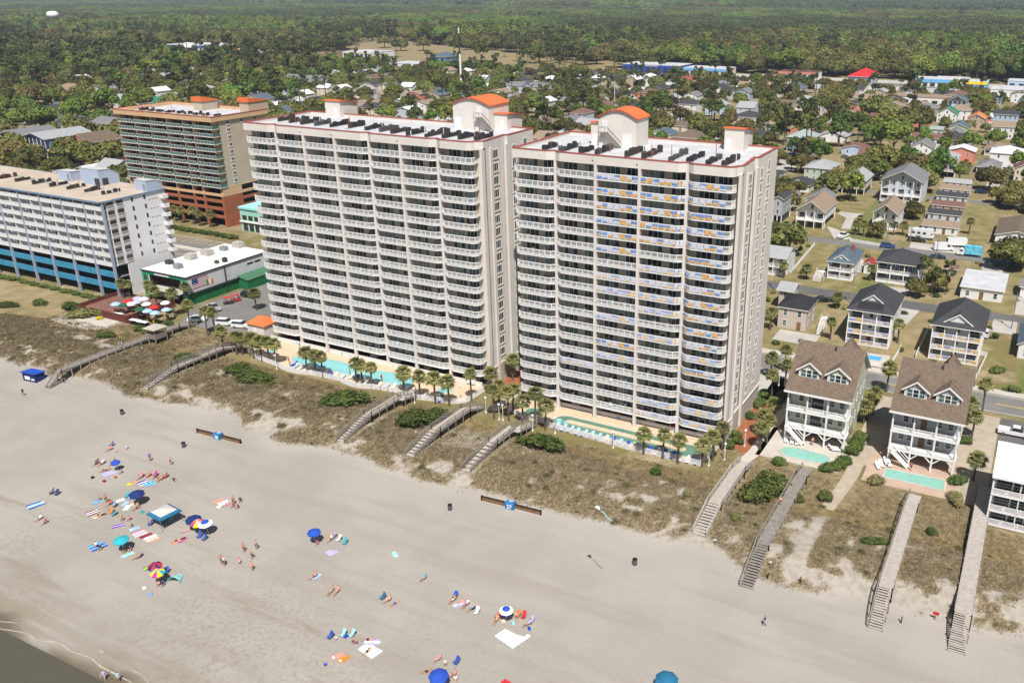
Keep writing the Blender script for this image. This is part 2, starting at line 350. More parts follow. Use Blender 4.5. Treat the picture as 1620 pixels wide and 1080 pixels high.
def seamat():
    m, n, l, b = nodes('sea_water')
    b.inputs['Base Color'].default_value = (.095, .088, .06, 1); b.inputs['Roughness'].default_value = .12; b.inputs['Specular IOR Level'].default_value = .5
    g = n.new('ShaderNodeNewGeometry'); mp = n.new('ShaderNodeMapping'); mp.inputs['Scale'].default_value = (.25, 1, 1); l.new(g.outputs['Position'], mp.inputs[0])
    t = n.new('ShaderNodeTexNoise'); t.inputs['Scale'].default_value = .9; t.inputs['Detail'].default_value = 6; l.new(mp.outputs[0], t.inputs[0])
    bp = n.new('ShaderNodeBump'); bp.inputs['Strength'].default_value = .35; bp.inputs['Distance'].default_value = .2; l.new(t.outputs[0], bp.inputs['Height']); l.new(bp.outputs[0], b.inputs['Normal'])
    return m
C['sea'] = seamat(); C['foam'] = mat('sea_foam', (.38, .34, .27), .8, .2, 1.5)
def edge_y(x): return 50.6 + 1.6 * math.sin(x * .11) + 2.4 * (vnoise(x * .08, 1.7) - .5) + 1.0 * (vnoise(x * .33, 4.4) - .5)
ex = list(np.arange(-400, -60, 1.0)) + list(np.arange(-60, 120, 6))
mb = MB(); mb.add([(x, -3000, .02) for x in (-6000, 4000)] + [(4000, edge_y(119), .02)] + [(x, edge_y(x), .03) for x in reversed(ex)] + [(-6000, edge_y(-400), .02)], [tuple(range(4 + len(ex)))])
tag(obj('sea', mb.mesh('sea', C['sea'])), kind='structure')
mb = MB()      # the thin edge of foam that the last wave left, one strand on the waterline and a fainter one up the sand
for off, wd, lo in ((.05, .12, .06), (1.5, .08, .5)):
    for x0, x1 in zip(ex, ex[1:]):
        if x1 - x0 > 2 or vnoise(x0 * .3, off + 3) < lo: continue
        a, c = edge_y(x0) + off, edge_y(x1) + off
        wa, wb = wd * (.3 + vnoise(x0 * .7, 8.1 + off)), wd * (.3 + vnoise(x1 * .7, 8.1 + off))
        za, zb = max(.04, terrain(x0, a)) + .03, max(.04, terrain(x1, c)) + .03
        mb.add([(x0, a - wa, za), (x1, c - wb, zb), (x1, c + wb, zb + .03), (x0, a + wa, za + .03)], [(0, 1, 2, 3)])
tag(obj('sea_foam', mb.mesh('sea_foam', C['foam'])), kind='stuff')

def landmat():
    m, n, l, b = nodes('land')
    g = n.new('ShaderNodeNewGeometry')
    def noise(sc, det=5):
        t = n.new('ShaderNodeTexNoise'); t.inputs['Scale'].default_value = sc; t.inputs['Detail'].default_value = det; l.new(g.outputs['Position'], t.inputs[0]); return t.outputs[0]
    def ramp(s, a, c):
        r = n.new('ShaderNodeMapRange'); r.inputs[1].default_value = a; r.inputs[2].default_value = c; l.new(s, r.inputs[0]); return r.outputs[0]
    def mix(f, a, c):
        x = n.new('ShaderNodeMix'); x.data_type = 'RGBA'; l.new(f, x.inputs[0])
        for s, k in ((a, 6), (c, 7)):
            if isinstance(s, tuple): x.inputs[k].default_value = rgb(s)
            else: l.new(s, x.inputs[k])
        return x.outputs[2]
    c = mix(ramp(noise(.05), .35, .65), (.25, .195, .095), (.165, .15, .055))
    c = mix(ramp(noise(.16), .48, .68), c, (.37, .29, .185))
    c = mix(ramp(noise(1.3), .4, .9), c, (.15, .125, .052))
    l.new(c, b.inputs['Base Color']); b.inputs['Roughness'].default_value = .95; b.inputs['Specular IOR Level'].default_value = .1
    return m
C['land'] = landmat()
C['straw_ground'] = mat('straw_ground', (.165, .128, .058), .95, .3, 1.1, col2=(.29, .225, .13), bump=.4, bscale=5); C['trail_sand'] = mat('trail_sand', (.36, .30, .22), .95, .15, .8, col2=(.45, .385, .30))
tag(obj('land', MB().add([(-16000, 128.5, 3.2), (12000, 128.5, 3.2), (12000, 22000, 3.2), (-16000, 22000, 3.2)], [(0, 1, 2, 3)]).mesh('land', C['land'])), kind='structure')

# ------------------------------------------------------------------ roads, pavements, lawns, lots
def sheet(name, poly, m, z, th=0, parent=None):
    mb = MB(); n = len(poly)
    if th: mb.prism(poly, z - th, z, bottom=False)
    else:
        a = sum(poly[i][0] * poly[(i + 1) % n][1] - poly[(i + 1) % n][0] * poly[i][1] for i in range(n))
        mb.add([(p[0], p[1], z) for p in (poly if a > 0 else poly[::-1])], [tuple(range(n))])
    o = obj(name, mb.mesh(name, m), parent)
    if not parent: tag(o, kind='structure')
    return o
def rect(x0, x1, y0, y1): return [(x0, y0), (x1, y0), (x1, y1), (x0, y1)]
Z0 = 3.2
bl = sheet('road_boulevard', rect(-1500, 600, 178, 187.2), C['asphalt_old'], Z0 + .02)
mb = MB()
for x in np.arange(-700, 60, 1):
    if int(x) % 12 < 9: mb.box(x, x + 1, 182.3, 182.45, Z0 + .022, Z0 + .028, 0); mb.box(x, x + 1, 182.65, 182.8, Z0 + .022, Z0 + .028, 0)
obj('centre_line', mb.mesh('centre_line', C['yellow']), bl)
mb = MB(); mb.box(-700, 60, 178.3, 178.42, Z0 + .022, Z0 + .028); mb.box(-700, 60, 186.8, 186.92, Z0 + .022, Z0 + .028)
obj('edge_line', mb.mesh('edge_line', C['whiteline']), bl)
sheet('sidewalk_inland', rect(-1500, 600, 187.4, 189.9), C['sidewalk'], Z0 + .13, .12)
sheet('sidewalk_seaward', rect(-300, -34, 175.4, 177.8), C['sidewalk'], Z0 + .13, .12)
sheet('road_back_street', [(-1500, 234), (-20, 234), (600, 258), (600, 265), (-20, 240.6), (-1500, 240.6)], C['asphalt'], Z0 + .02)
sheet('road_third_street', rect(-1500, 600, 288.6, 295), C['asphalt_old'], Z0 + .02)
sheet('road_fourth_street', rect(-1500, 600, 374, 379.5), C['asphalt_old'], Z0 + .02)
for i, y in enumerate((450, 530, 612, 700)): sheet('road_inner_street', rect(-1500, 600, y, y + 6), C['asphalt_old'], Z0 + .016)
sheet('road_highway', rect(-3000, 1500, 818, 842), C['asphalt_old'], Z0 + .02)
sheet('road_cross_street', [(-176, 374), (-168, 374), (-150, 640), (-108, 818), (-118, 818), (-160, 640)], C['drive'], Z0 + .024)
sheet('road_avenue', [(-186, 379.5), (-166, 379.5), (-172, 500), (-190, 500)], C['drive'], Z0 + .03)
for x in (-330, -470, -620, -780, 60): sheet('road_cross_street', rect(x - 3.5, x + 3.5, 187.4, 818), C['asphalt_old'], Z0 + .012)
# the towers' plaza, pub car park, hotel car park
sheet('pavement_forecourt', rect(-158, -36, 162, 175.3), C['drive'], Z0 + .03)
sheet('pavement_passage', rect(-95, -86.6, 141, 162), C['mulch'], Z0 + .03)
sheet('path_passage', [(-90.2, 133), (-88.2, 133), (-88.2, 146), (-89, 152), (-88, 162), (-91, 162), (-91.5, 152), (-90.2, 146)], C['sidewalk'], Z0 + .06)
pl = sheet('pavement_car_park', [(-192.5, 149), (-186, 139), (-158.5, 141), (-158.5, 175), (-192.5, 175)], C['asphalt_old'], Z0 + .03)
hl = sheet('pavement_hotel_lot', rect(-300, -225, 190.2, 199.5), C['asphalt_old'], Z0 + .03)
mb = MB()
for i in range(24): mb.box(-298 + i * 3, -297.7 + i * 3, 193.5, 198.2, Z0 + .034, Z0 + .04)
mb.box(-298, -226, 198.3, 198.6, Z0 + .034, Z0 + .04)
obj('stall_line', mb.mesh('stall_line', C['yellow']), hl)
sheet('pavement_pub_terrace', [(-217, 124.5), (-203, 124.5), (-199, 128), (-199, 146), (-217, 146)], C['sidewalk'], Z0 + .03)
sheet('mulch_bed', [(-42.9, 141), (-36.5, 138), (-33.8, 150), (-35, 175), (-43.4, 175)], C['mulch'], Z0 + .03)
sheet('path_garden', [(-39.5, 134), (-37.6, 134), (-36.4, 140), (-36.2, 160), (-37.5, 175), (-39.5, 175), (-38.4, 160), (-38.6, 141)], C['sidewalk'], Z0 + .06)
sheet('lawn_hotel', [(-300, 121), (-240, 122), (-219, 126), (-219, 140.5), (-300, 140.5)], C['dry_lawn'], Z0 + .2, .6)
for a_ in ((-43.2, 24, 128.5, 139.2), (-201, -158.6, 128.5, 138.6), (-300, -219, 128.4, 129)): sheet('ground_dune_strip', rect(*a_), C['straw_ground'], Z0 + .012)
sheet('path_sandy_trail', [(-22.6, 127.5), (-20.4, 127.5), (-19.6, 134), (-19.0, 140), (-18.8, 158), (-21.4, 158), (-21.4, 140), (-21.8, 134)], C['trail_sand'], Z0 + .024)
sheet('ground_house_yard', [(-22, 146), (-3.5, 139.5), (1.2, 139.5), (1.2, 176), (-22, 176)], C['trail_sand'], Z0 + .018)
sheet('lawn_garden', rect(-43, -36.8, 129, 138), C['lawn'], Z0 + .02)
# lots between boulevard and back street
for x0, x1, m_ in ((-64, -44.5, 'lawn'), (-44.3, -28.8, 'dry_lawn'), (-28.6, -15.4, 'dry_lawn'), (3.6, 30, 'green_lawn')):
    sheet('lawn', rect(x0, x1, 190.1, 233), C[m_], Z0 + .015 + .01 * RND.random())
sheet('pavement_cottage_yard', rect(-50.5, -40.6, 196.5, 204), C['drive'], Z0 + .05)
sheet('pavement_driveway', [(-26.6, 222), (-23.2, 222), (-21.8, 233.9), (-26.6, 233.9)], C['drive'], Z0 + .05)
sheet('pavement_driveway', rect(-4.2, 1.4, 226, 236), C['drive'], Z0 + .05)
# lots between back street and third street
for x0, x1, m_ in ((-84, -40.5, 'lawn'), (-40.3, -31.4, 'green_lawn'), (-31.2, -14, 'dry_lawn'), (-13.8, 24, 'lawn')):
    sheet('lawn', rect(x0, x1, 241, 288.4), C[m_], Z0 + .015 + .01 * RND.random())
sheet('pavement_driveway', [(-34.9, 250.7), (-26.8, 251.7), (-27.0, 236.6), (-31.8, 238.7)], C['drive'], Z0 + .05)
sheet('pavement_driveway', [(-10.5, 279), (-5, 279), (-4, 288.6), (-11, 288.6)], C['drive'], Z0 + .05)
sheet('pavement_driveway', [(-0.1, 242.1), (2.6, 242.4), (5.0, 259.9), (0.6, 259.5)], C['drive'], Z0 + .05)
# lots between third and fourth street
for x0, x1, m_ in ((-84, -56, 'lawn'), (-55.8, -44, 'green_lawn'), (-27, -12, 'lawn'), (-30, -14.5, 'green_lawn')):
    y1 = 373.5 if m_ != 'green_lawn' or x0 < -50 else 366
    sheet('lawn', rect(x0, x1, 295.3 if x0 != -30 else 352, y1), C[m_], Z0 + .015 + .012 * RND.random())
sheet('pavement_driveway', [(-58.6, 310.1), (-55.5, 310.8), (-57.5, 328.2), (-55.8, 335.7), (-64.2, 335.9), (-64.6, 332.3), (-60.2, 326.9)], C['drive'], Z0 + .06)
sheet('pavement_driveway', [(-59.4, 308.8), (-51.2, 297.0), (-57.6, 295.6), (-63.8, 311.5)], C['drive'], Z0 + .065)
sheet('pavement_truck_yard', rect(-34, -15.5, 295.2, 303), C['drive'], Z0 + .05)
sheet('pavement_driveway', [(-19.7, 405.8), (-14.2, 407.2), (-14.9, 438.6), (-19.0, 436.5)], C['drive'], Z0 + .05)
sheet('pavement_side_street', [(-25.1, 405.9), (-4.5, 406.6), (-4.2, 398.7), (-24.4, 397.8)], C['asphalt_old'], Z0 + .055)
sheet('lawn_vacant_lot', [(-89.9, 405.1), (-77.3, 416.5), (-85.2, 456.5), (-100.3, 459.0), (-96.0, 431.7)], C['dry_lawn'], Z0 + .05)
sheet('lawn_vacant_lot', [(-74.1, 478.7), (-65.5, 483.2), (-69.8, 522.1), (-79.9, 512.0)], C['dry_lawn'], Z0 + .05)
sheet('pavement_driveway', [(-108.8, 403.8), (-99.7, 405.0), (-107.9, 440.9), (-115.1, 437.2)], C['drive'], Z0 + .05)
# golf course clearings and commercial strip far behind
for poly in ([(-934.3, 1052.1), (-981.7, 1220.2), (-765.0, 1089.1), (-652.1, 1042.3), (-530.4, 944.3), (-539.3, 848.4), (-606.2, 814.1), (-753.8, 863.4)], [(-474.7, 972.9), (-417.1, 1036.1), (-390.1, 915.6), (-440.8, 880.5)], [(-1359.1, 1762.5), (-1259.8, 1903.5), (-1086.3, 1739.8), (-1133.7, 1572.8)], [(-113.4, 1423.4), (-46.6, 1381.4), (-62.0, 1736.5), (-122.1, 1752.2)]):
    sheet('lawn_golf_course', poly, C['dry_lawn'], Z0 + .1)
sheet('pavement_commercial_lot', [(-420, 780), (60, 780), (60, 817), (-420, 817)], C['drive'], Z0 + .03)
sheet('pavement_commercial_lot', [(-420, 843), (60, 843), (60, 872), (-420, 872)], C['drive'], Z0 + .03)
sheet('pavement_commercial_lot', [(-1250, 770), (-880, 770), (-880, 870), (-1250, 870)], C['drive'], Z0 + .03)

# ------------------------------------------------------------------ twin condominium towers
FH, NF, ZS0 = 2.6, 18, 6.0          # storey height, storeys, first slab top
ZTOP, ZCAP = 52.7, 54.4
C['moire_o'] = mat('moire_orange', (.62, .36, .12), .8, .25, 2.5); C['moire_b'] = mat('moire_blue', (.15, .27, .56), .8, .3, 2.5); C['moire_lb'] = mat('moire_pale_blue', (.33, .40, .64), .8, .2, 2.5); C['moire_lo'] = mat('moire_pale_orange', (.66, .50, .30), .8, .2, 2.5); C['moire_p'] = mat('moire_pale', (.56, .56, .64), .8, .12, 2)  # added colours that imitate moire in the pickets, no real panels there
C['garage_shade_tone'] = mat('garage_floor', (.055, .052, .05), .9, .2, .5)  # floor and ceiling coloured extra dark to deepen the garage shade
C['hazerail'] = mat('frosted_railing_panel', (.50, .49, .485), .6, .06, 1)
W = 8.48
def ramp_prof(x, dips):
    y = 0
    for d in dips:
        t = abs(x - d); y = max(y, .75 * (1 - sstep(.35, 1.1, t)))
    return y
def front_pts(x0, x1, dips, left_round, right_round):
    """plan of one balcony front (x along the facade, y = set-back from the facade line)"""
    xs = [x0 + .18 + (x1 - x0 - .36) * i / 14 for i in range(15)]; pts = [(x, ramp_prof(x, dips)) for x in xs]
    if right_round:
        r = 1.25; pts = [p for p in pts if p[0] < x1 - r] + [(x1 - r + r * math.sin(a), r - r * math.cos(a)) for a in (0, .25, .5, .75, 1.0, 1.25, 1.5)]
    if left_round: pts = [(x0 + .12, 2.3), (x0 + .12, .35)] + [p for p in pts if p[0] > x0 + .3]
    return pts
def simplify(pts):
    out = [pts[0]]
    for i in range(1, len(pts) - 1):
        if abs((pts[i][1] - out[-1][1]) * (pts[i + 1][0] - pts[i][0]) - (pts[i + 1][1] - pts[i][1]) * (pts[i][0] - out[-1][0])) > 1e-3: out.append(pts[i])
    return out + [pts[-1]]
def make_railing(pts, tall=False):
    h = 1.08; mb = MB(); z0 = -.30 if tall else .02
    acc = 0; L = 0
    for (xa, ya), (xb, yb) in zip(pts, pts[1:]):
        mb.bar((xa, ya, h), (xb, yb, h), .11, .13); mb.bar((xa, ya, .12), (xb, yb, .12), .06, .07)
        if tall: mb.bar((xa, ya, z0 + .05), (xb, yb, z0 + .05), .08, .1)
        s = math.hypot(xb - xa, yb - ya)
        t = -acc % .16
        while t < s:
            x, y = xa + (xb - xa) * t / s, ya + (yb - ya) * t / s
            mb.box(x - .02, x + .02, y - .02, y + .02, z0 + .1, h - .05); t += .16
        t = -acc % 1.19
        while t < s:
            x, y = xa + (xb - xa) * t / s, ya + (yb - ya) * t / s
            mb.box(x - .06, x + .06, y - .06, y + .06, z0 - .02, h + .04); t += 1.19
        acc += s
    return mb.mesh('railing', C['rail'])
def make_railing_tint(pts, z0=.17, z1=.99, gap=1.19, seed=0, off=-.06, mats=('moire_p', 'moire_b', 'moire_o')):
    """tint panels added to paint picket moire on the railing, one per section: blue above orange, plain orange, plain blue or pale"""
    mb = MB(); r = random.Random(seed)
    for (xa, ya), (xb, yb) in zip(pts, pts[1:]):
        s = math.hypot(xb - xa, yb - ya)
        if s < .45: continue
        n = max(1, round(s / gap))
        for i in range(n):
            
            a, c = (i + .06) / n, (i + .94) / n; p, q = (xa + (xb - xa) * a, ya + (yb - ya) * a + off), (xa + (xb - xa) * c, ya + (yb - ya) * c + off)
            k = r.choice(((1, 2), (1, 2), (0, 2), (0, 2), (1, 0), (2, 2), (0, 1), (0, 0))); zm = z0 + (z1 - z0) * r.uniform(.3, .6)
            for lo, hi, m_ in ((z0, zm, k[1]), (zm, z1, k[0])): mb.bar((p[0], p[1], (lo + hi) / 2), (q[0], q[1], (lo + hi) / 2), .015, hi - lo, m_)
    return mb.mesh('railing_tint', *[C[m_] for m_ in mats])
def make_door(w, panes, h=2.12):
    """sliding door: white frame, panes given by letter d dark, t teal, c curtained, o open black"""
    mb = MB(); n = len(panes); t = .07
    mb.box(-w / 2, w / 2, -.06, .02, h - t, h); mb.box(-w / 2, w / 2, -.06, .02, 0, t)
    for i in range(n + 1):
        x = -w / 2 + i * (w - t) / n; mb.box(x, x + t, -.05, .02, t, h - t)
    for i, p in enumerate(panes):
        a = -w / 2 + t + i * (w - t) / n; c = -w / 2 + (i + 1) * (w - t) / n; mi = 'xdtco'.index(p)
        mb.add([(a, -.01, t), (c, -.01, t), (c, -.01, h - t), (a, -.01, h - t)], [(0, 1, 2, 3)], mi)
    return mb.mesh('glass_door', C['white'], C['glass_dark'], C['glass_teal'], C['curtain'], C['black'])
DOORS = {w: [make_door(w, p) for p in ('ddd', 'tdd', 'cct', 'ctd', 'tct', 'dod', 'ttt', 'ddc', 'ccc', 'dcd')[:]] for w in (2.9, 2.5)}
def chair_set(seed):
    r = random.Random(seed); mb = MB(); pal = r.choice([0, 0, 0, 0, 1, 2, 3])
    for i in range(r.randint(1, 3)):
        x = r.uniform(-2.6, 2.6); y = r.uniform(.5, 1.3)
        mb.box(x - .25, x + .25, y - .25, y + .25, .38, .44, pal); mb.box(x - .25, x + .25, y + .2, y + .27, .44, .95, pal)
        for a in (-.22, .22):
            for c in (-.22, .22): mb.box(x + a - .02, x + a + .02, y + c - .02, y + c + .02, 0, .38, pal)
    if r.random() < .5:
        x = r.uniform(-1.5, 1.5); mb.lathe([(.4, .68), (.4, .72)], 10, (x, 1.0), 3); mb.tube((x, 1, 0), (x, 1, .68), .04, mi=3)
    return mb.mesh('balcony_furniture', C['black'], C['wood_brown'], C['c_teal'], C['white'])
CHAIRS = [chair_set(i) for i in range(9)]
def window_mesh(w, h, n, mi_g=1, arch=False):
    """sash window in a raised surround, lying in the plane x=0, facing +x"""
    mb = MB(); f = .07
    mb.box(-.02, .12, -w / 2 - .22, w / 2 + .22, -.32, -.08); mb.box(0, .09, -w / 2 - .18, w / 2 + .18, h, h + .2); mb.box(0, .09, -w / 2 - .18, -w / 2, -.08, h); mb.box(0, .09, w / 2, w / 2 + .18, -.08, h)
    for i in range(n + 1): y = -w / 2 + i * (w - f) / n; mb.box(.0, .05, y, y + f, 0, h, 2)
    mb.box(.0, .05, -w / 2, w / 2, 0, f, 2); mb.box(.0, .05, -w / 2, w / 2, h - f, h, 2)
    mb.add([(.02, -w / 2, 0), (.02, w / 2, 0), (.02, w / 2, h), (.02, -w / 2, h)], [(0, 1, 2, 3)], 1)
    return mb.mesh('window', C['stucco'], C['glass_dark'], C['white'])
WIN3, WIN2 = window_mesh(2.1, 1.5, 3), window_mesh(1.25, 1.5, 2)
def arch_pts(w, h, rise, n=14, flat=.0):
    return [(-w / 2, 0), (w / 2, 0)] + [(w / 2 - w * i / n, h + rise * math.sin(math.pi * i / n)) for i in range(n + 1)]
def half_arch(w, h, rise, n=8):
    return [(-w / 2, 0), (w / 2, 0)] + [(w / 2 - w * i / n, h + rise * math.sin(math.pi / 2 * i / n)) for i in range(n + 1)]
def penthouse(parent, x0, x1, y0, y1, z0, h, rise, arch_axis, stair=False, doors=()):
    """stucco roof house under an arched orange metal roof"""
    p = MB(); w = (x1 - x0) if arch_axis == 'y' else (y1 - y0)
    if arch_axis == 'y':
        pr = [(x + (x0 + x1) / 2, z + z0) for x, z in arch_pts(w, h, rise)]; p.prof(pr, y0, y1, 'y')
    else:
        pr = [(x + (y0 + y1) / 2, z + z0) for x, z in half_arch(w, h, rise)]; p.prof(pr, x0, x1, 'x')
    o = obj('roof_house', p.mesh('roof_house', C['stucco']), parent)
    rf = MB(); top = (arch_pts if arch_axis == 'y' else half_arch)(w + .5, h, rise)[2:]
    outer = [(x, z + .05) for x, z in top] + [(x * .998, z + .24) for x, z in reversed(top)]
    if arch_axis == 'y': rf.prof([(x + (x0 + x1) / 2, z + z0) for x, z in outer], y0 - .3, y1 + .3, 'y')
    else: rf.prof([(x + (y0 + y1) / 2, z + z0) for x, z in outer], x0 - .3, x1 + .3, 'x')
    obj('arched_roof', rf.mesh('arched_roof', C['orange_roof']), o)
    fa = MB()   # darker fascia strip along the front edge of the roof
    fo = [(x, z - .02) for x, z in top] + [(x, z + .2) for x, z in reversed(top)]
    if arch_axis == 'y': fa.prof([(x + (x0 + x1) / 2, z + z0) for x, z in fo], y0 - .36, y0 - .303, 'y')
    else: fa.prof([(x + (y0 + y1) / 2, z + z0) for x, z in fo], x1 + .303, x1 + .36, 'x')
    obj('fascia', fa.mesh('fascia', C['red_cap']), o)
    for dx, dz, dw, dh in doors:
        d = MB(); d.box(dx - dw / 2, dx + dw / 2, y0 - .06, y0 - .004, z0 + dz, z0 + dz + dh); obj('door', d.mesh('door', C['white']), o)
    if stair:
        s = MB(); sx = stair
        s.box(sx - .1, sx + 1.2, y0 - 1.1, y0 - .01, z0 + 2.6, z0 + 2.72)
        for i in range(11): s.box(sx + 1.2 + i * .27, sx + 1.5 + i * .27, y0 - 1.0, y0 - .1, z0 + 2.5 - i * .235, z0 + 2.55 - i * .235)
        for yy in (y0 - 1.08, y0 - .06):
            s.bar((sx + 1.2, yy, z0 + 3.6), (sx + 4.1, yy, z0 + 1.0), .05, .05); s.bar((sx - .1, yy, z0 + 3.6), (sx + 1.2, yy, z0 + 3.6), .05, .05); s.bar((sx + 1.2, yy, z0 + 2.6), (sx + 4.1, yy, z0 + .05), .06, .2)
        for xx in (sx - .05, sx + 1.15):
            s.tube((xx, y0 - 1.05, z0), (xx, y0 - 1.05, z0 + 3.6), .05)
        obj('stair', s.mesh('stair', C['wood_grey']), o)
    return o
C['greyunit'] = mat('grey_condenser', (.16, .16, .155), .6, .3, 2.5)
def ac_units():
    out = []
    for k in range(3):
        mb = MB(); mb.box(-.42, .42, -.42, .42, .12, .95, 0)
        for i in range(6): mb.box(-.44, .44, -.44, .44, .2 + i * .12, .235 + i * .12, 1)
        mb.lathe([(.36, .95), (.36, 1.02), (.1, 1.04)], 10, (0, 0), 1); mb.box(-.4, -.3, -.4, .4, 0, .12, 1); mb.box(.3, .4, -.4, .4, 0, .12, 1)
        out.append(mb.mesh('condenser', (C['dark'], C['brownunit'], C['greyunit'])[k], C['black']))
    return out
ACU = ac_units()
RAIL_RACK = MB().box(-.06, .06, 0, 1, .02, .1).mesh('rack_rail', C['grey'])
def ac_row(parent, x, y0, y1, z, seed, step=1.0):
    r = random.Random(seed); o = obj('condenser_row', RAIL_RACK, parent, (x - .35, y0 - .5, z), sc=(1, y1 - y0 + .8, 1))
    obj('rack_rail', RAIL_RACK, parent, (x + .35, y0 - .5, z), sc=(1, y1 - y0 + .8, 1))
    k = 0; y = y0; kind = r.choice((0, 1, 0, 1, 2))
    while y < y1:
        if r.random() < .9:
            u = obj('condenser', ACU[kind if r.random() < .75 else r.randint(0, 2)], parent, (x + r.uniform(-.1, .1), y, z + .06), sc=(r.uniform(.6, 1.05), r.uniform(.75, 1.1), r.uniform(.6, 1.25)))
        y += step
    p = MB(); xx, yy = x + r.choice((-1, 1)) * .9, r.uniform(y0, y1); p.tube((xx, yy, z), (xx, yy, z + r.uniform(1.6, 2.6)), .07)
    obj('vent_pipe', p.mesh('vent_pipe', C['white'] if r.random() < .6 else C['red_cap']), parent)
def tower(name, label, xcol, ncol, yc, xr, yrear, dips_k, side_y, ac, pent, moire):
    """xcol: first column between bays; bays run from xcol-W to the rounded corner at xr"""
    t = thing(name, label, 'building', (0, 0, 0))
    xl = xcol - W; cols = [xcol + W * k for k in range(ncol)]; dips = [xcol + W * k for k in dips_k]
    edges = [xl] + cols + [xcol + W * ncol]; yw = yc + 2.45
    # core: window wall, side walls in steps, rear
    b = MB(); (p1, r0, r1, p2) = side_y
    xe = xr
    b.prism([(xl + .25, yw), (xe, yw), (xe, r0), (xe - .25, r0), (xe - .25, r1), (xe - .6, r1), (xe - .6, p2), (xe, p2), (xe, yrear), (xl + .25, yrear)], 7.25, ZTOP)
    b.prism([(xe - .45, yc + 1.3), (xe, yc + 1.3), (xe, yw + .2), (xe - .45, yw + .2)], 3.1, ZTOP + .3)
    obj('wall', b.mesh('wall', C['stucco']), t)
    g = MB()    # garage storey: dark recess, side base walls
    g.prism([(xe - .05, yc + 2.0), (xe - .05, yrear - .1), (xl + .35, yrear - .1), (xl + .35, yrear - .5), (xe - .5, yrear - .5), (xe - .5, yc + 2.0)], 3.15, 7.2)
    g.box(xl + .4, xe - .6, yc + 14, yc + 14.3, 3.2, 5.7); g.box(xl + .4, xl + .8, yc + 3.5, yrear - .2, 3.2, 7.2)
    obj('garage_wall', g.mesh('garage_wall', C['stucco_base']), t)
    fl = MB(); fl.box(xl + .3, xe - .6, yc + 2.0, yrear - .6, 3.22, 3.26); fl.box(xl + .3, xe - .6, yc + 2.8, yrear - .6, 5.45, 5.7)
    obj('garage_floor', fl.mesh('garage_floor', C['garage_shade_tone']), t)
    gp = MB(); gp.box(-.3, .3, -.3, .3, 3.2, 5.69); gpm = gp.mesh('garage_column', C['concrete'])
    for x in cols + [xl + .8]:
        for y in (yc + 6, yc + 10.5): obj('garage_column', gpm, t, (x, y, 0))
    tr = MB(); tr.box(xe - .02, xe + .16, yc + 1.6, r0 + .2, 7.05, 7.35); tr.box(xe - .02, xe + .16, p2 - .3, yrear + .1, 7.05, 7.35); tr.box(xe - .27, xe - .09, r0 + .2, r1, 7.05, 7.35); tr.box(xe - .62, xe - .46, r1, p2 - .3, 7.05, 7.35)
    obj('trim', tr.mesh('trim', C['stucco']), t)
    pm = MB()
    for y, w_ in ((p1, .9), (p2 - .45, .9)): pm.box(xe - .3, xe + .22, y - w_ / 2, y + w_ / 2, 3.15, ZTOP + .02)
    obj('pilaster', pm.mesh('pilaster', C['stucco']), t)
    # columns with the fin walls behind them
    for x in cols:
        y = yc + ramp_prof(x, dips) - .12
        c = MB(); c.box(x - .26, x + .26, y, y + .6, 3.15, ZTOP); c.box(x - .14, x + .14, y + .6, yw, 5.75, ZTOP)
        obj('column', c.mesh('column', C['stucco']), t)
    c = MB(); c.box(xl + .05, xl + .45, yc + 1.9, yw + .1, 3.15, ZTOP); obj('column', c.mesh('column', C['stucco']), t)
    # parapet, cap and roof deck following the balcony line
    fp = []
    for i, (a, e) in enumerate(zip(edges, edges[1:])):
        q = front_pts(a, e, dips, False, i == len(edges) - 2); fp += q
    fp = [(x, yc - .12 + y) for x, y in fp]; fp[0] = (xl + .02, yc - .12)
    outline = simplify(fp) + [(xe, yc + 2), (xe, r0), (xe - .25, r0), (xe - .25, r1), (xe - .6, r1), (xe - .6, p2), (xe, p2), (xe, yrear), (xl, yrear)]
    def inset(poly, d):
        n = len(poly); cx = sum(p[0] for p in poly) / n; out = []
        for i in range(n):
            a, bq, cq = Vector(poly[i - 1]), Vector(poly[i]), Vector(poly[(i + 1) % n])
            e1, e2 = (bq - a).normalized(), (cq - bq).normalized(); n1, n2 = Vector((-e1.y, e1.x)), Vector((-e2.y, e2.x)); m = (n1 + n2)
            m = m / max(.35, m.length_squared) * 2 if m.length > .01 else n1
            out.append(tuple(bq + m * d))
        return out
    ins = inset(outline, .3); oc = inset(outline, -.05); ic = inset(outline, .36); n = len(outline)
    pp = MB()
    pp.add([(x, y, ZTOP) for x, y in outline] + [(x, y, ZCAP - .12) for x, y in outline] + [(x, y, ZCAP - .12) for x, y in ins] + [(x, y, 53.6) for x, y in ins],
           [f for i in range(n) for j in [(i + 1) % n] for f in ((i, j, n + j, n + i), (n + i, n + j, 2 * n + j, 2 * n + i), (2 * n + i, 2 * n + j, 3 * n + j, 3 * n + i))])
    obj('parapet', pp.mesh('parapet', C['stucco']), t)
    cp = MB(); cp.add([(x, y, ZCAP - .13) for x, y in oc] + [(x, y, ZCAP + .05) for x, y in oc] + [(x, y, ZCAP + .05) for x, y in ic] + [(x, y, ZCAP - .13) for x, y in ic],
           [f for i in range(n) for j in [(i + 1) % n] for f in ((i, j, n + j, n + i), (n + i, n + j, 2 * n + j, 2 * n + i), (2 * n + i, 2 * n + j, 3 * n + j, 3 * n + i))])
    obj('parapet_cap', cp.mesh('parapet_cap', C['red_cap']), t)
    rd = MB(); rd.prism(outline, ZTOP + .01, 53.7); rdo = inset(outline, .2); rd = MB(); rd.prism(rdo, ZTOP - .02, 53.7); roof = obj('roof_deck', rd.mesh('roof_deck', C['membrane']), t)
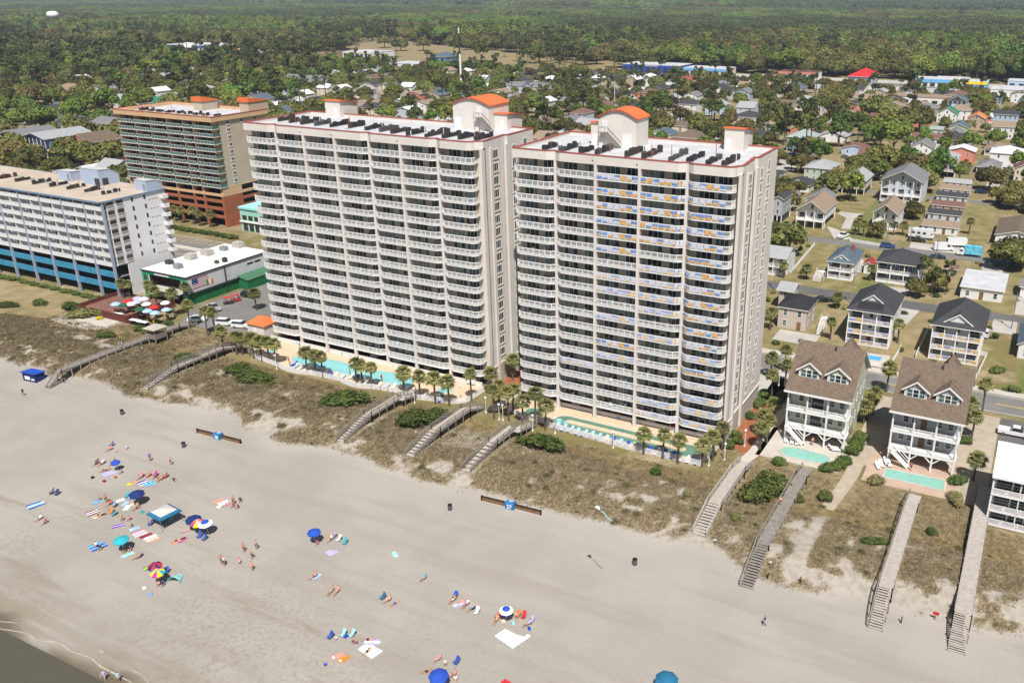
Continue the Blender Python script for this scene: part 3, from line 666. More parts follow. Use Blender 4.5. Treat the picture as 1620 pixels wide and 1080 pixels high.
    for x in cols:
        s = MB(); s.tube((x - .5, yc - .16 + ramp_prof(x - .5, dips), 53.35), (x - .5, yc - .02 + ramp_prof(x - .5, dips), 53.35), .16, n=8); obj('scupper', s.mesh('scupper', C['red_cap']), t)
    # balconies
    for i, (a, e) in enumerate(zip(edges, edges[1:])):
        last = i == len(edges) - 2; pts = front_pts(a, e, dips, i == 0, last); sp = simplify(pts)
        sl = MB(); poly = [(x, y) for x, y in sp]
        poly += [(e - .1 if last else e - .15, 2.45)] + [((a + .15) if i else a + .3, 2.45)]
        sl.prism(poly, -.22, 0, 0, True, 1); slab = sl.mesh('balcony', C['white'], C['concrete'])
        rm = make_railing(sp); rt = make_railing(sp, True)
        has = moire.get(i, 0); sm = [make_railing_tint(sp, seed=q) for q in range(8)]; sp_ = [make_railing_tint(sp, seed=q, mats=('moire_p', 'moire_lb', 'moire_lo')) for q in range(5)]
        fm = MB()
        bw = MB(); bw.box(a + .14, e - .14, 2.40, 2.445, 0, FH - .31); bwm = bw.mesh('back_wall', C['soffit'])
        rr = random.Random(i * 7 + int(xcol))
        flip = i in (2, 4)
        da, db = (2.3, 6.3) if not last else (3.0, 6.2)
        if i == 0: da, db = 2.5, 6.4
        for k in range(NF):
            o = obj('balcony', slab, t, (0, yc, ZS0 + FH * k))
            obj('railing', rt if k == 0 else rm, o)
            obj('back_wall', bwm, o)
            obj('glass_door', rr.choice(DOORS[2.9]), o, (a + da, 2.39, .02)); obj('glass_door', rr.choice(DOORS[2.5]), o, (a + db, 2.39, .02))
            if rr.random() < .75: tag(obj('balcony_furniture', rr.choice(CHAIRS), o, ((a + e) / 2, .35 + ramp_prof((a + e) / 2, dips), .01)), kind='stuff')
            if rr.random() < has * (1 if k > 11 or i == 4 else .6 if k > 5 else .4): tag(obj('railing_tint', rr.choice(sm if k > 11 or (i == 4 and k > 5) or rr.random() < .15 else sp_), o), kind='stuff')
    # side windows
    for k in range(NF - 1):
        z = 8.9 + FH * k
        obj('window', WIN3, t, (xe - .22, (r0 + r1) / 2 - .3, z)); obj('window', WIN2, t, (xe + .01, p2 + 2.4, z + (.0 if k % 2 else 0))); obj('window', WIN2, t, (xe + .01, p2 + 6.8, z + .7))
    for j, (x, y0, y1) in enumerate(ac): ac_row(roof, x, y0, y1, 53.7, j + int(yc * 10))
    for kw in pent: penthouse(roof, **kw)
    return t
T1 = tower('condo_tower', 'cream condominium tower with seven bays of white balconies and two orange-capped roof houses', -147.6, 6, 141.2, -95.3, 162, (0, 3, 5), (145.7, 146.3, 149.3, 151.9),
    [(-153.2, 149, 153.5), (-149.2, 148.4, 154), (-145.1, 147.7, 153), (-141.1, 147.6, 152.5), (-136.8, 147.7, 153.4), (-132.3, 147.5, 153), (-127.2, 147.6, 154), (-123, 147.2, 152.4), (-119.2, 146.3, 152), (-114.8, 145.4, 152), (-110.3, 145.9, 153), (-106.3, 146.1, 152), (-102.7, 146.4, 153.4), (-99.1, 146.9, 152.5)],
    [dict(x0=-112.6, x1=-103.6, y0=158.3, y1=166, z0=53.7, h=5.0, rise=1.3, arch_axis='y', stair=-106.6, doors=((-106, 2.7, 1.1, 2.1), (-111.4, 0, 1.6, 2.4))),
     dict(x0=-103.5, x1=-100.4, y0=160.2, y1=166.2, z0=53.7, h=2.6, rise=.7, arch_axis='x', doors=((-101.7, 0, 1, 2.1),)),
     dict(x0=-150, x1=-145.6, y0=160.4, y1=166.4, z0=53.7, h=2.7, rise=.8, arch_axis='x', doors=((-146.9, 0, 1, 2.1),))], {})
T2 = tower('condo_tower', 'cream condominium tower with five bays of balconies and blue-and-orange moire tint on its railings', -78.05, 4, 139.6, -43.4, 162, (0, 3), (144.4, 145, 148.4, 150.1),
    [(-81.9, 143.4, 149), (-78.2, 143, 149.5), (-74.2, 143.2, 148), (-71.2, 143.4, 150), (-65.4, 143.5, 151), (-62.1, 143.8, 151), (-57.2, 144, 151.5), (-53.8, 143.8, 151.5), (-50.2, 143.6, 150), (-47.3, 143.4, 150.5)],
    [dict(x0=-75.2, x1=-67.4, y0=152.1, y1=157.6, z0=53.7, h=5.2, rise=1.5, arch_axis='y', stair=-74.6, doors=((-73.9, 2.7, 1.1, 2.1), (-69.3, 0, 1.9, 2.6))),
     dict(x0=-77, x1=-75.3, y0=152.6, y1=157, z0=53.7, h=3.7, rise=.4, arch_axis='x', doors=((-76.2, 0, 1, 2.1),)),
     dict(x0=-52.6, x1=-48.9, y0=158.6, y1=164, z0=53.7, h=3.0, rise=.9, arch_axis='x', doors=((-51.8, 0, 1, 2.1),))], {1: .2, 2: .95, 3: .95, 4: 1})

# ------------------------------------------------------------------ white hotel with the blue car-park bands
C['hotel_white'] = mat('hotel_white', (.68, .675, .67), .85, .05, .3)
C['hotel_blue'] = mat('hotel_blue_band', (.05, .25, .40), .7, .15, .5)
C['hotel_pillar'] = mat('hotel_pillar_blue', (.34, .38, .46), .7, .06, .6)
C['hotel_trim'] = mat('hotel_blue_trim', (.16, .25, .38), .6, .1, .6)
C['hotel_roofhouse'] = mat('pale_blue_stucco', (.40, .47, .60), .8, .06, .5)
C['roof_tan'] = mat('tan_ballast_roof', (.48, .40, .315), .95, .12, .25)
C['recess'] = mat('balcony_recess', (.36, .33, .30), .9, .12, .8)
def hotel():
    t = thing('beach_hotel', 'white oceanfront hotel with blue pillars and turquoise car-park bands', 'building')
    xr, yf, yr, zt, bw = -215.0, 144.2, 163.5, 30.0, 9.35
    pil = [xr, -222.2] + [-222.2 - bw * k for k in range(1, 9)]; xl = pil[-1] - 1
    b = MB(); b.box(xl, xr, yf + 1.7, yr, 12.4, zt - .5); obj('wall', b.mesh('wall', C['hotel_white']), t)
    b = MB(); b.box(xl, xr - .4, yf + 9, yr - .3, 3.2, 12.4); b.box(xl, xr - .3, yf + .6, yr - .3, 12.1, 12.38); b.box(xl, xr - .3, yf + .8, yr - .3, 9.0, 9.2); b.box(xl, xr - .3, yf + .8, yr - .3, 5.9, 6.1); obj('garage_deck', b.mesh('garage_deck', C['concrete_dark']), t)
    b = MB(); b.box(xr - .35, xr - .02, yf + 4.5, yr - .1, 3.2, 12.39); obj('side_wall', b.mesh('side_wall', C['hotel_white']), t)
    for z0, z1 in ((9.3, 10.9), (6.0, 7.6)):
        for a, e in zip(pil, pil[1:]):
            m = MB(); m.box(e + .3, a - .3, yf + .35, yf + .6, z0, z1); obj('blue_band', m.mesh('blue_band', C['hotel_blue']), t)
    for x in pil:
        m = MB(); m.box(x - .17, x + .17, yf - .05, yf + .65, 3.2, zt - .45); obj('pillar', m.mesh('pillar', C['hotel_pillar']), t)
    r = MB(); r.box(xl - .2, xr + .15, yf - .2, yr + .15, zt - .45, zt - .05); rf = obj('roof', r.mesh('roof', C['roof_tan']), t)
    m = MB()
    for a in ((xl - .3, xr + .3, yf - .35, yf - .2), (xl - .3, xr + .3, yr + .15, yr + .3)): m.box(*a, zt - .42, zt + .02)
    m.box(xr + .15, xr + .3, yf - .35, yr + .3, zt - .43, zt + .03); obj('fascia', m.mesh('fascia', C['hotel_trim']), t)
    h = 2.5; meshes = {}
    win = MB(); win.box(-1.05, 1.05, -.03, .02, 0, 2.0, 1); win.box(-1.1, -1.04, -.05, .03, 0, 2.05); win.box(1.04, 1.1, -.05, .03, 0, 2.05); win.box(-.04, .04, -.05, .03, 0, 2.0); win.box(-1.1, 1.1, -.05, .03, 2.0, 2.06)
    wm = [win.mesh('glass_door', C['white'], g) for g in (C['glass_brown'], C['curtain'], C['recess'])]
    rr = random.Random(5)
    for i, (a, e) in enumerate(zip(pil, pil[1:])):
        L = a - e - .48; x0 = e + .24
        m = MB(); m.box(x0, x0 + L, yf + .15, yf + 1.7, -.14, 0); sl = m.mesh('balcony', C['hotel_white'])
        m = MB(); m.box(x0, x0 + L, yf + .15, yf + .27, .0, .98)
        for j in range(int(L / .5)): m.box(x0 + .1 + j * .5, x0 + .2 + j * .5, yf + .12, yf + .15, .1, .9)
        m.box(x0, x0 + L, yf + .1, yf + .3, .98, 1.05); pm = m.mesh('parapet', C['hotel_white'])
        m = MB(); m.box(x0 + L / 2 - .1, x0 + L / 2 + .1, yf + .3, yf + 1.69, 0, h - .15); dv = m.mesh('divider', C['hotel_white'])
        for k in range(7):
            o = obj('balcony', sl, t, (0, 0, 12.55 + h * k)); obj('parapet', pm, o); obj('divider', dv, o)
            for f in (.27, .75): obj('glass_door', rr.choice(wm), o, (x0 + L * f, yf + 1.68, .02))
    sw = MB(); sw.box(-.02, .03, -.28, .28, 0, 1.2); swm = sw.mesh('side_window', C['glass_dark'])
    bal = MB(); bal.box(0, .05, -.95, .95, 0, 2.0, 1); bal.box(.02, .14, -1, 1, 0, .15); bal.box(.1, .14, -1, 1, .85, .92)
    for j in range(9): bal.box(.1, .14, -1 + j * .245, -.96 + j * .245, .15, .9)
    balm = bal.mesh('side_balcony', C['white'], C['glass_brown'])
    end = MB(); end.box(0, 1.6, 0, 1.5, 0, .18); end.box(1.5, 1.6, 0, 1.5, .18, 1.1); end.box(0, 1.6, 0, .1, .18, 1.1); end.box(0, 1.6, 1.4, 1.5, .18, 1.1); endm = end.mesh('end_balcony', C['hotel_white'])
    for k in range(7):
        z = 12.7 + h * k
        obj('side_window', swm, t, (xr, yf + 9.2, z + .6)); obj('side_window', swm, t, (xr, yf + 13, z + .5))
        obj('side_balcony', balm, t, (xr, yf + 5.4, z)); obj('side_balcony', balm, t, (xr, yf + 2.6, z))
        obj('end_balcony', endm, t, (xr, yr - 1.6, z - .2))
        v = MB()
        for q in range(3): v.box(xr - .01, xr + .04, yf + 14.2 + q * 1.1, yf + 14.8 + q * 1.1, z + .1, z + .22)
        obj('vent_slot', v.mesh('vent_slot', C['dark']), t)
    for i, x in enumerate((-268, -260, -252, -244.5, -237, -229.5, -222.5)): ac_row(rf, x, yf + 6.5, yf + 11.5, zt - .05, 40 + i, .9)
    for x0, x1, y0, y1, hh in ((-252, -246.5, 158, 163.4, 2.6), (-241, -233, 157.5, 163.6, 4.4), (-219.8, -215.2, 158.5, 163.4, 2.8)):
        m = MB(); m.prof([(y0, zt - .05), (y1, zt - .05), (y1, zt + hh * .55), (y0 + (y1 - y0) * .6, zt + hh * .92), (y0, zt + hh)], x0, x1, 'x'); q = obj('roof_house', m.mesh('roof_house', C['hotel_roofhouse']), rf)
        m = MB(); m.prof([(y0 - .1, zt + hh + .02), (y0 + (y1 - y0) * .6, zt + hh * .92 + .02), (y1 + .1, zt + hh * .55 + .02), (y1 + .1, zt + hh * .55 + .14), (y0 + (y1 - y0) * .6, zt + hh * .92 + .16), (y0 - .1, zt + hh + .16)], x0 - .1, x1 + .1, 'x'); obj('lid', m.mesh('lid', C['membrane']), q)
        if hh > 4:
            m = MB(); m.box(x1 - 2.2, x1 - .1, y0 - .02, y0 + .02, zt, zt + 2.0); m.box(x1 + .001, x1 + .03, y0 + .8, y0 + 2.6, zt, zt + 1.9); obj('door_opening', m.mesh('door_opening', C['dark']), q)
        else:
            m = MB(); m.box(x1 - 1.4, x1 - .5, y0 - .03, y0 - .002, zt, zt + 1.9); obj('door', m.mesh('door', C['grey']), q)
    return t
HOTEL = hotel()

# ------------------------------------------------------------------ tan condominium tower over a red-brown car park
C['tan'] = mat('tan_stucco', (.47, .39, .295), .9, .05, .3)
C['peach'] = mat('peach_stucco', (.60, .385, .225), .9, .05, .3)
C['brick_red'] = mat('red_brown_stucco', (.34, .115, .055), .9, .10, .4)
C['green_glass'] = mat('green_glass_panel', (.075, .15, .13), .2, .2, .6, spec=.35)
def tan_tower():
    t = thing('condo_tower', 'tan condominium block with green glass balconies above a red-brown parking base', 'building')
    x0, x1, y0, y1, zt = -298.5, -250.6, 213.7, 237.5, 41.4
    bays = [-298.2, -289.8, -281.6, -273.3, -265.2, -260.2, -251.2]
    b = MB(); b.box(x0 + 1, x1, y0 + 2.2, y1, 17.2, 39.6); obj('wall', b.mesh('wall', C['tan']), t)
    b = MB(); b.box(x0, x1 + .05, y0 - .05, y0 + .4, 14.0, 14.9); b.box(x0, x1 + .1, y0 + .4, y1, 16.9, 17.2); b.box(x1 - .4, x1 + .06, y0 + .4, y1, 14, 14.9); b.box(x1 - .4, x1 + .06, y0 + .3, y0 + 8.5, 14.9, 16.9); b.box(x1 - .4, x1 + .06, y1 - 3, y1, 14.9, 16.9)
    obj('podium', b.mesh('podium', C['peach']), t)
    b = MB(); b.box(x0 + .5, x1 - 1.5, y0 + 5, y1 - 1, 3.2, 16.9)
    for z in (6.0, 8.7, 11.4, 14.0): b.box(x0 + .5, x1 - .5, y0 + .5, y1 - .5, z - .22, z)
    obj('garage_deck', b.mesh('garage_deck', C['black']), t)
    for z0, z1 in ((11.7, 12.75), (9.0, 10.1), (6.2, 7.3)):
        b = MB(); b.box(x0, x1, y0, y0 + .3, z0, z1); b.box(x1 - .3, x1 + .004, y0 + .31, y1, z0, z1); obj('garage_band', b.mesh('garage_band', C['brick_red']), t)
    b = MB(); b.box(x1 - .35, x1 + .03, y0 + .35, y0 + 8.5, 3.2, 14); b.box(x1 - .35, x1 + .03, y1 - 4, y1, 3.2, 14); b.box(x1 - .34, x1 + .02, y0 + 8.5, y1 - 4, 3.2, 6.2); obj('side_wall', b.mesh('side_wall', C['brick_red']), t)
    for x in bays:
        b = MB(); b.box(x - .4, x + .4, y0 - .06, y0 + .6, 3.2, 14); obj('pier', b.mesh('pier', C['brick_red']), t)
        b = MB(); b.box(x - .36, x + .36, y0 - .02, y0 + 2.3, 14.9, 39.5); obj('pillar', b.mesh('pillar', C['peach']), t)
    b = MB(); b.box(x0 - .8, x1 + .6, y0 - 1, y0 + 1.2, 39.5, 41.1); b.box(x1 - 1.2, x1 + .6, y0 + 1.2, y1 + .5, 39.52, 41.08); b.box(x0 - .8, x0 + 1, y0 + 1.2, y1 + .5, 39.52, 41.08); b.box(x0 + 1, x1 - 1.2, y1 - .6, y1 + .48, 39.5, 41.06)
    obj('cornice', b.mesh('cornice', C['peach']), t)
    b = MB(); b.box(x0 - .9, x1 + .7, y0 - 1.1, y0 - .6, 41.12, 41.3); b.box(x1 + .2, x1 + .7, y0 - .6, y1 + .6, 41.11, 41.29); b.box(x0 - .9, x1 + .2, y1 + .2, y1 + .6, 41.12, 41.3); b.box(x0 - .9, x0 - .5, y0 - .6, y1 + .2, 41.11, 41.29)
    obj('parapet_cap', b.mesh('parapet_cap', C['red_cap']), t)
    b = MB(); b.box(x0, x1, y0 + .2, y1, 39.65, 40.2); rf = obj('roof_deck', b.mesh('roof_deck', C['membrane']), t)
    gl = MB(); gl.add([(0, 0, 0), (1, 0, 0), (1, 0, 2.15), (0, 0, 2.15)], [(0, 1, 2, 3)], 0)
    glm = [gl.mesh('glass_wall', g) for g in (C['glass_dark'], C['glass_teal'], C['glass_dark'], C['glass_brown'])]
    rr = random.Random(3)
    for i, (a, e) in enumerate(zip(bays, bays[1:])):
        L = e - a - .72; xa = a + .36
        if i == 5: L += 1.3
        m = MB(); m.box(xa, xa + L, y0 - .9, y0 + 2.2, -.22, 0); m.box(xa - .02, xa + L + .02, y0 - .95, y0 - .85, -.22, .04); sl = m.mesh('balcony', C['stucco'])
        m = MB(); m.box(xa, xa + L, y0 - .88, y0 - .85, .06, .98, 0); m.box(xa, xa + L, y0 - .9, y0 - .83, .98, 1.05, 1)
        for j in range(max(2, int(L / 1.4)) + 1): x = xa + (L - .06) * j / max(2, int(L / 1.4)); m.box(x, x + .06, y0 - .9, y0 - .83, 0, .98, 1)
        if i == 5: m.box(xa + L - .04, xa + L, y0 - .82, y0 + 2.2, .06, 1.02, 0)
        rm = m.mesh('glass_railing', C['green_glass'], C['white'])
        for k in range(9):
            o = obj('balcony', sl, t, (0, 0, 17.3 + 2.47 * k)); obj('glass_railing', rm, o)
            n = max(2, int(L / 1.6))
            for j in range(n): obj('glass_pane', rr.choice(glm), o, (xa + .25 + (L - .4) * j / n, y0 + 2.17, .03), sc=((L - .4) / n - .12, 1, 1))
    w = MB(); w.box(0, .1, -.75, .75, 0, 1.3); w.box(.1, .12, -.62, .62, .1, 1.2, 1); w.box(.1, .14, -.05, .05, .1, 1.2); w.box(-.02, .16, -.85, .85, -.14, 0); wm = w.mesh('window', C['white'], C['glass_dark'])
    for k in range(9):
        for y in (y0 + 6.3,) + ((y0 + 12.5, y0 + 18.5) if k == 8 else ()): obj('window', wm, t, (x1, y, 18.2 + 2.47 * k))
    for i in range(9): ac_row(rf, x0 + 6 + i * 4.6, y0 + 5, y0 + 8.5, 40.2, 80 + i, 1.0)
    for a in (((-277, -272.5, 229, 236), 3.2), ((-254.8, -250.4, 230, 239), 4.0)):
        (p, q, r_, s_), hh = a; m = MB(); m.box(p, q, r_, s_, 40.2, 40.2 + hh); h_ = obj('roof_house', m.mesh('roof_house', C['tan']), rf)
        m = MB(); m.prof([(r_ - .4, 40.2 + hh), (s_ + .3, 40.2 + hh), (s_ + .3, 40.45 + hh), (r_ + 2, 41.6 + hh), (r_ - .4, 41.7 + hh)], p - .3, q + .3, 'x'); obj('sloped_roof', m.mesh('sloped_roof', C['orange_roof']), h_)
    return t
tan_tower()

# ------------------------------------------------------------------ green and white pub
C['pub_green'] = mat('pub_green', (.015, .30, .12), .7, .08, .5)
C['pub_dkgreen'] = mat('pub_dark_green', (.01, .13, .045), .8, .15, .5)
C['pub_wall'] = mat('pub_wall', (.55, .55, .56), .85, .08, .3)
C['awning_green'] = mat('awning_green', (.06, .16, .085), .8, .12, .8)
def pub():
    t = thing('pub', 'green-fronted white-roofed pub with flag mural facing the car park', 'building')
    x0, x1, y0, y1, zt = -211.2, -194.2, 149.6, 178, 11.1
    b = MB(); b.box(x0, x1, y0 + 3.2, y1, 6.4, zt - .3); b.box(x0, x0 + 2.6, y0, y0 + 3.2, 3.2, zt - .3); b.box(x1 - 2.2, x1, y0, y0 + 3.2, 6.4, zt - .3); b.box(x0 + 2.6, x1 - 2.2, y0 + .02, y0 + 3.2, zt - 1.0, zt - .31); obj('wall', b.mesh('wall', C['pub_wall']), t)
    b = MB(); b.box(x0 + .01, x1 - .01, y0 + 3.3, y1, 3.2, 6.4); b.box(x1 - 2.2, x1 - .01, y0 + .02, y0 + 3.3, 3.2, 6.4); obj('base_wall', b.mesh('base_wall', C['pub_dkgreen']), t)
    f = MB(); f.box(x0 - .05, x0 + 2.3, y0 - .08, y0 - .004, 3.2, zt - .3); f.box(x1 - 1.9, x1 + .02, y0 - .08, y0 - .004, 3.2, zt - .3); f.box(x0 + 2.3, x1 - 1.9, y0 - .08, y0 - .004, zt - 1.05, zt - .3); obj('green_front', f.mesh('green_front', C['pub_green']), t)
    for x in (x0 + 1.1, x1 - 1.0):
        m = MB(); m.prof([(x - .45, 7.2), (x + .45, 7.2), (x + .45, 9.4), (x + .3, 9.75), (x, 9.9), (x - .3, 9.75), (x - .45, 9.4)], y0 - .14, y0 - .084, 'y'); obj('arched_shutter', m.mesh('arched_shutter', C['dark']), t)
    m = MB(); m.box(x0 + 2.4, x1 - 2, y0 - 1.6, y0 + 3.2, 6.2, 6.4); fl = obj('terrace_floor', m.mesh('terrace_floor', C['sidewalk']), t)
    m = MB(); m.box(x0 + 2.61, x1 - 2.21, y0 + 3.1, y0 + 3.19, 6.41, zt - 1.0); m.box(x0 + 2.61, x0 + 2.7, y0 + .1, y0 + 3.1, 6.41, zt - 1.0); obj('interior_shade_panel', m.mesh('interior_shade_panel', C['wood_dark']), t)  # dark brown panels added so the open front reads as a shaded interior
    m = MB(); m.box(x0 + 2.4, x1 - 2, y0 - 1.7, y0 - 1.6, 5.2, 6.5); obj('terrace_skirt', m.mesh('terrace_skirt', C['dark']), t)
    m = MB()
    for i in range(9): xx = x0 + 2.5 + i * (x1 - x0 - 4.7) / 8; m.tube((xx, y0 - 1.55, 6.4), (xx, y0 - 1.55, 7.4), .03)
    m.tube((x0 + 2.4, y0 - 1.55, 7.4), (x1 - 2, y0 - 1.55, 7.4), .04); obj('terrace_railing', m.mesh('terrace_railing', C['grey']), t)
    m = MB(); m.box(x0 - .15, x1 + .15, y0 - .2, y1 + .1, zt - .28, zt); rf = obj('roof', m.mesh('roof', C['white']), t)
    m = MB(); m.box(x0 - .2, x1 + .2, y0 - .3, y0 - .2, zt - .34, zt + .06); m.box(x1 + .15, x1 + .25, y0 - .2, y1 + .1, zt - .34, zt + .06); obj('gutter', m.mesh('gutter', C['dark']), t)
    m = MB(); m.box(x0 + 5, x0 + 10.5, y0 - .16, y0 - .09, zt - .95, zt - .45); obj('name_board', m.mesh('name_board', C['white']), t)
    m = MB(); m.box(x1 + .01, x1 + .2, y0 + 12.4, y0 + 12.7, 3.2, zt - .35); obj('downpipe', m.mesh('downpipe', C['dark']), t)
    m = MB(); m.box(x1 + .01, x1 + .5, y0 + .5, y1 - 1, 6.25, 6.5); obj('ledge', m.mesh('ledge', C['dark']), t)
    m = MB()
    for y in (y0 + 20.5, y0 + 23.2): m.box(x1 + .01, x1 + .06, y, y + 2.2, 9.0, 9.5)
    obj('high_window', m.mesh('high_window', C['wood_dark']), t)
    # side porch with green metal roof
    m = MB(); m.prof([(x1, 6.75), (x1 + 3.6, 5.9), (x1 + 3.6, 6.05), (x1, 6.95)], y0 + 16.5, y1 - .5, 'y'); pr = obj('porch_roof', m.mesh('porch_roof', C['awning_green']), t)
    m = MB(); m.box(x1 + 3.3, x1 + 3.4, y0 + 16.8, y1 - .8, 3.2, 5.9); m.box(x1 + .02, x1 + 3.3, y0 + 16.8, y0 + 16.9, 3.2, 5.95); obj('porch_screen', m.mesh('porch_screen', C['pub_dkgreen']), t)
    # roof plant
    for i, (x, y, w, d, h, m_) in enumerate(((-209.3, 155.5, 1.8, 1.6, 1.0, 'dark'), (-208.2, 161, 2.6, 2.4, 1.5, 'concrete'), (-207.5, 166, 2.8, 2.4, 1.5, 'concrete'), (-203.8, 153.6, 2.0, 1.8, 1.2, 'grey'), (-206.8, 172, 2, 1.6, 1.1, 'grey'), (-206, 176, 2.8, 2.2, 1.5, 'concrete'), (-196.8, 164, 1.1, 1.0, 1.2, 'dark'), (-197.6, 162, 1, .9, .8, 'brownunit'))):
        q = MB(); q.box(x, x + w, y, y + d, zt, zt + h); q.box(x + .15, x + w - .15, y + .15, y + d - .15, zt + h, zt + h + .12); q.box(x - .1, x + w + .1, y + .3, y + d - .3, zt + h * .3, zt + h * .38); obj('roof_unit', q.mesh('roof_unit', C[m_]), rf)
    # flag mural: thirteen stripes, blue canton with a ring of stars, then a small tricolour
    fl_ = empty('flag_mural', (x1 + .02, y0 + 1.6, 7.35), 0, t)
    for i in range(13):
        m = MB(); s = 2.7 / 13; m.box(0, .03, 0, 5.2, i * s, (i + 1) * s - .005); obj('stripe', m.mesh('stripe', C['c_maroon'] if i % 2 == 0 else C['white']), fl_)
    m = MB(); m.box(.031, .05, 0, 1.9, 1.22, 2.7); ca = obj('canton', m.mesh('canton', C['c_navy']), fl_)
    m = MB()
    for i in range(13):
        a = 2 * math.pi * i / 13; cy, cz = .95 + .5 * math.cos(a), 1.96 + .5 * math.sin(a)
        m.add([(.055, cy + (.09 if j % 2 == 0 else .04) * math.sin(math.pi * j / 5), cz + (.09 if j % 2 == 0 else .04) * math.cos(math.pi * j / 5)) for j in range(10)], [tuple(range(9, -1, -1))])
    obj('star_ring', m.mesh('star_ring', C['white']), fl_)
    for i, k in enumerate(('c_green', 'white', 'c_orange')):
        m = MB(); m.box(.04, .07, 4.5 + i * .75, 5.25 + i * .75, -.05, 1.25); obj('tricolour_band', m.mesh('tricolour_band', C[k]), fl_)
    return t
pub()
# small pale green shop half hidden behind the tower
t = thing('shop', 'pale mint two-storey shop half hidden behind the seven-bay tower', 'building')
C['mint'] = mat('mint_stucco', (.33, .60, .50), .85, .08, .4)
m = MB(); m.box(-243, -228, 213, 226, 3.2, 11.0); obj('wall', m.mesh('wall', C['mint']), t)
m = MB(); m.box(-243.2, -227.8, 212.6, 226.2, 11.0, 11.7); obj('parapet', m.mesh('parapet', C['c_aqua']), t)
for k in range(5):
    m = MB(); m.box(-242 + k * 2.8, -240 + k * 2.8, 212.93, 212.99, 7.2, 8.8); obj('window', m.mesh('window', C['glass_brown']), t)
    m = MB(); m.box(-242 + k * 2.8, -240 + k * 2.8, 212.93, 212.99, 3.4, 6.2); obj('shop_window', m.mesh('shop_window', C['glass_brown']), t)
m = MB(); m.box(-243.1, -227.9, 212.5, 212.9, 6.4, 6.9); obj('canopy', m.mesh('canopy', C['white']), t)
# orange-roofed kiosk beside the seven-bay tower
t = thing('utility_shed', 'small cream shed with an orange hipped roof beside the car park', 'shed')
m = MB(); m.box(-164.5, -159.2, 141.5, 147, 3.2, 6.2); obj('wall', m.mesh('wall', C['stucco']), t)
m = MB(); m.add([(-164.9, 141.1, 6.2), (-158.8, 141.1, 6.2), (-158.8, 147.4, 6.2), (-164.9, 147.4, 6.2), (-162.8, 144.2, 7.6), (-160.8, 144.2, 7.6)], [(0, 1, 5, 4), (1, 2, 5), (2, 3, 4, 5), (3, 0, 4), (3, 2, 1, 0)]); obj('roof', m.mesh('roof', C['orange_roof']), t)
m = MB(); m.box(-162.6, -161.6, 141.42, 141.49, 3.2, 5.3); obj('door', m.mesh('door', C['white']), t)

# ------------------------------------------------------------------ houses
for k_, c_ in dict(white=(.74, .735, .72), cream=(.64, .58, .46), pale_green=(.56, .58, .45), slate=(.30, .34, .38), grey=(.40, .41, .42), greyblue=(.50, .54, .60), blue=(.13, .27, .47), navy=(.09, .14, .23), coral=(.66, .235, .17), coral_dark=(.45, .10, .09), beige=(.53, .46, .40), tan=(.44, .34, .25), teal=(.15, .30, .30), ltblue=(.42, .52, .64), brick=(.30, .08, .06), sage=(.45, .52, .42)).items(): C['w_' + k_] = siding('siding_' + k_, c_)
for k_, c_ in dict(brown=(.165, .125, .092), tan=(.30, .225, .16), dark=(.06, .06, .065), grey=(.20, .20, .205), ltgrey=(.36, .365, .37), black=(.035, .035, .04), blue=(.10, .135, .17), red=(.33, .05, .055), redbrown=(.19, .105, .085), green=(.04, .19, .12), white=(.7, .7, .7), orange=(.58, .21, .09), seafoam=(.33, .385, .36)).items(): C['r_' + k_] = shingle('shingles_' + k_, c_)
def win_mesh(w, h, g):
    mb = MB(); mb.box(-w / 2 - .1, w / 2 + .1, -.06, 0, -.1, 0); mb.box(-w / 2 - .1, w / 2 + .1, -.05, 0, h, h + .1); mb.box(-w / 2 - .1, -w / 2, -.05, 0, 0, h); mb.box(w / 2, w / 2 + .1, -.05, 0, 0, h); mb.box(-w / 2, w / 2, -.05, 0, h / 2 - .03, h / 2 + .03)
    mb.add([(-w / 2, -.02, 0), (w / 2, -.02, 0), (w / 2, -.02, h), (-w / 2, -.02, h)], [(0, 1, 2, 3)], 1)
    return mb.mesh('window', C['white'], g)
HWIN = [win_mesh(.85, 1.35, C['glass_dark']), win_mesh(.85, 1.35, C['glass_teal'])]; HSLIDE = win_mesh(2.2, 2.0, C['glass_dark'])
HDOOR = MB().box(-.5, .5, -.05, 0, 0, 2.1).mesh('door', C['wood_brown'])
def fence_mesh(L, h=1.0, gap=.16, m=None, solid=False):
    """fence along +x from 0 to L"""
    mb = MB(); mb.box(0, L, -.03, .03, h - .09, h); mb.box(0, L, -.025, .025, .1, .17)
    if solid: mb.box(0, L, -.015, .015, .17, h - .09)
    else:
        for i in range(int(L / gap)): x = (i + .5) * gap; mb.box(x - .032, x + .032, -.02, .02, .17, h - .09)
    for i in range(int(L / 2.2) + 2): x = min(L, i * 2.2); mb.box(x - .06, x + .06, -.06, .06, -.02, h + .08)
    return mb.mesh('railing', m or C['rail'])
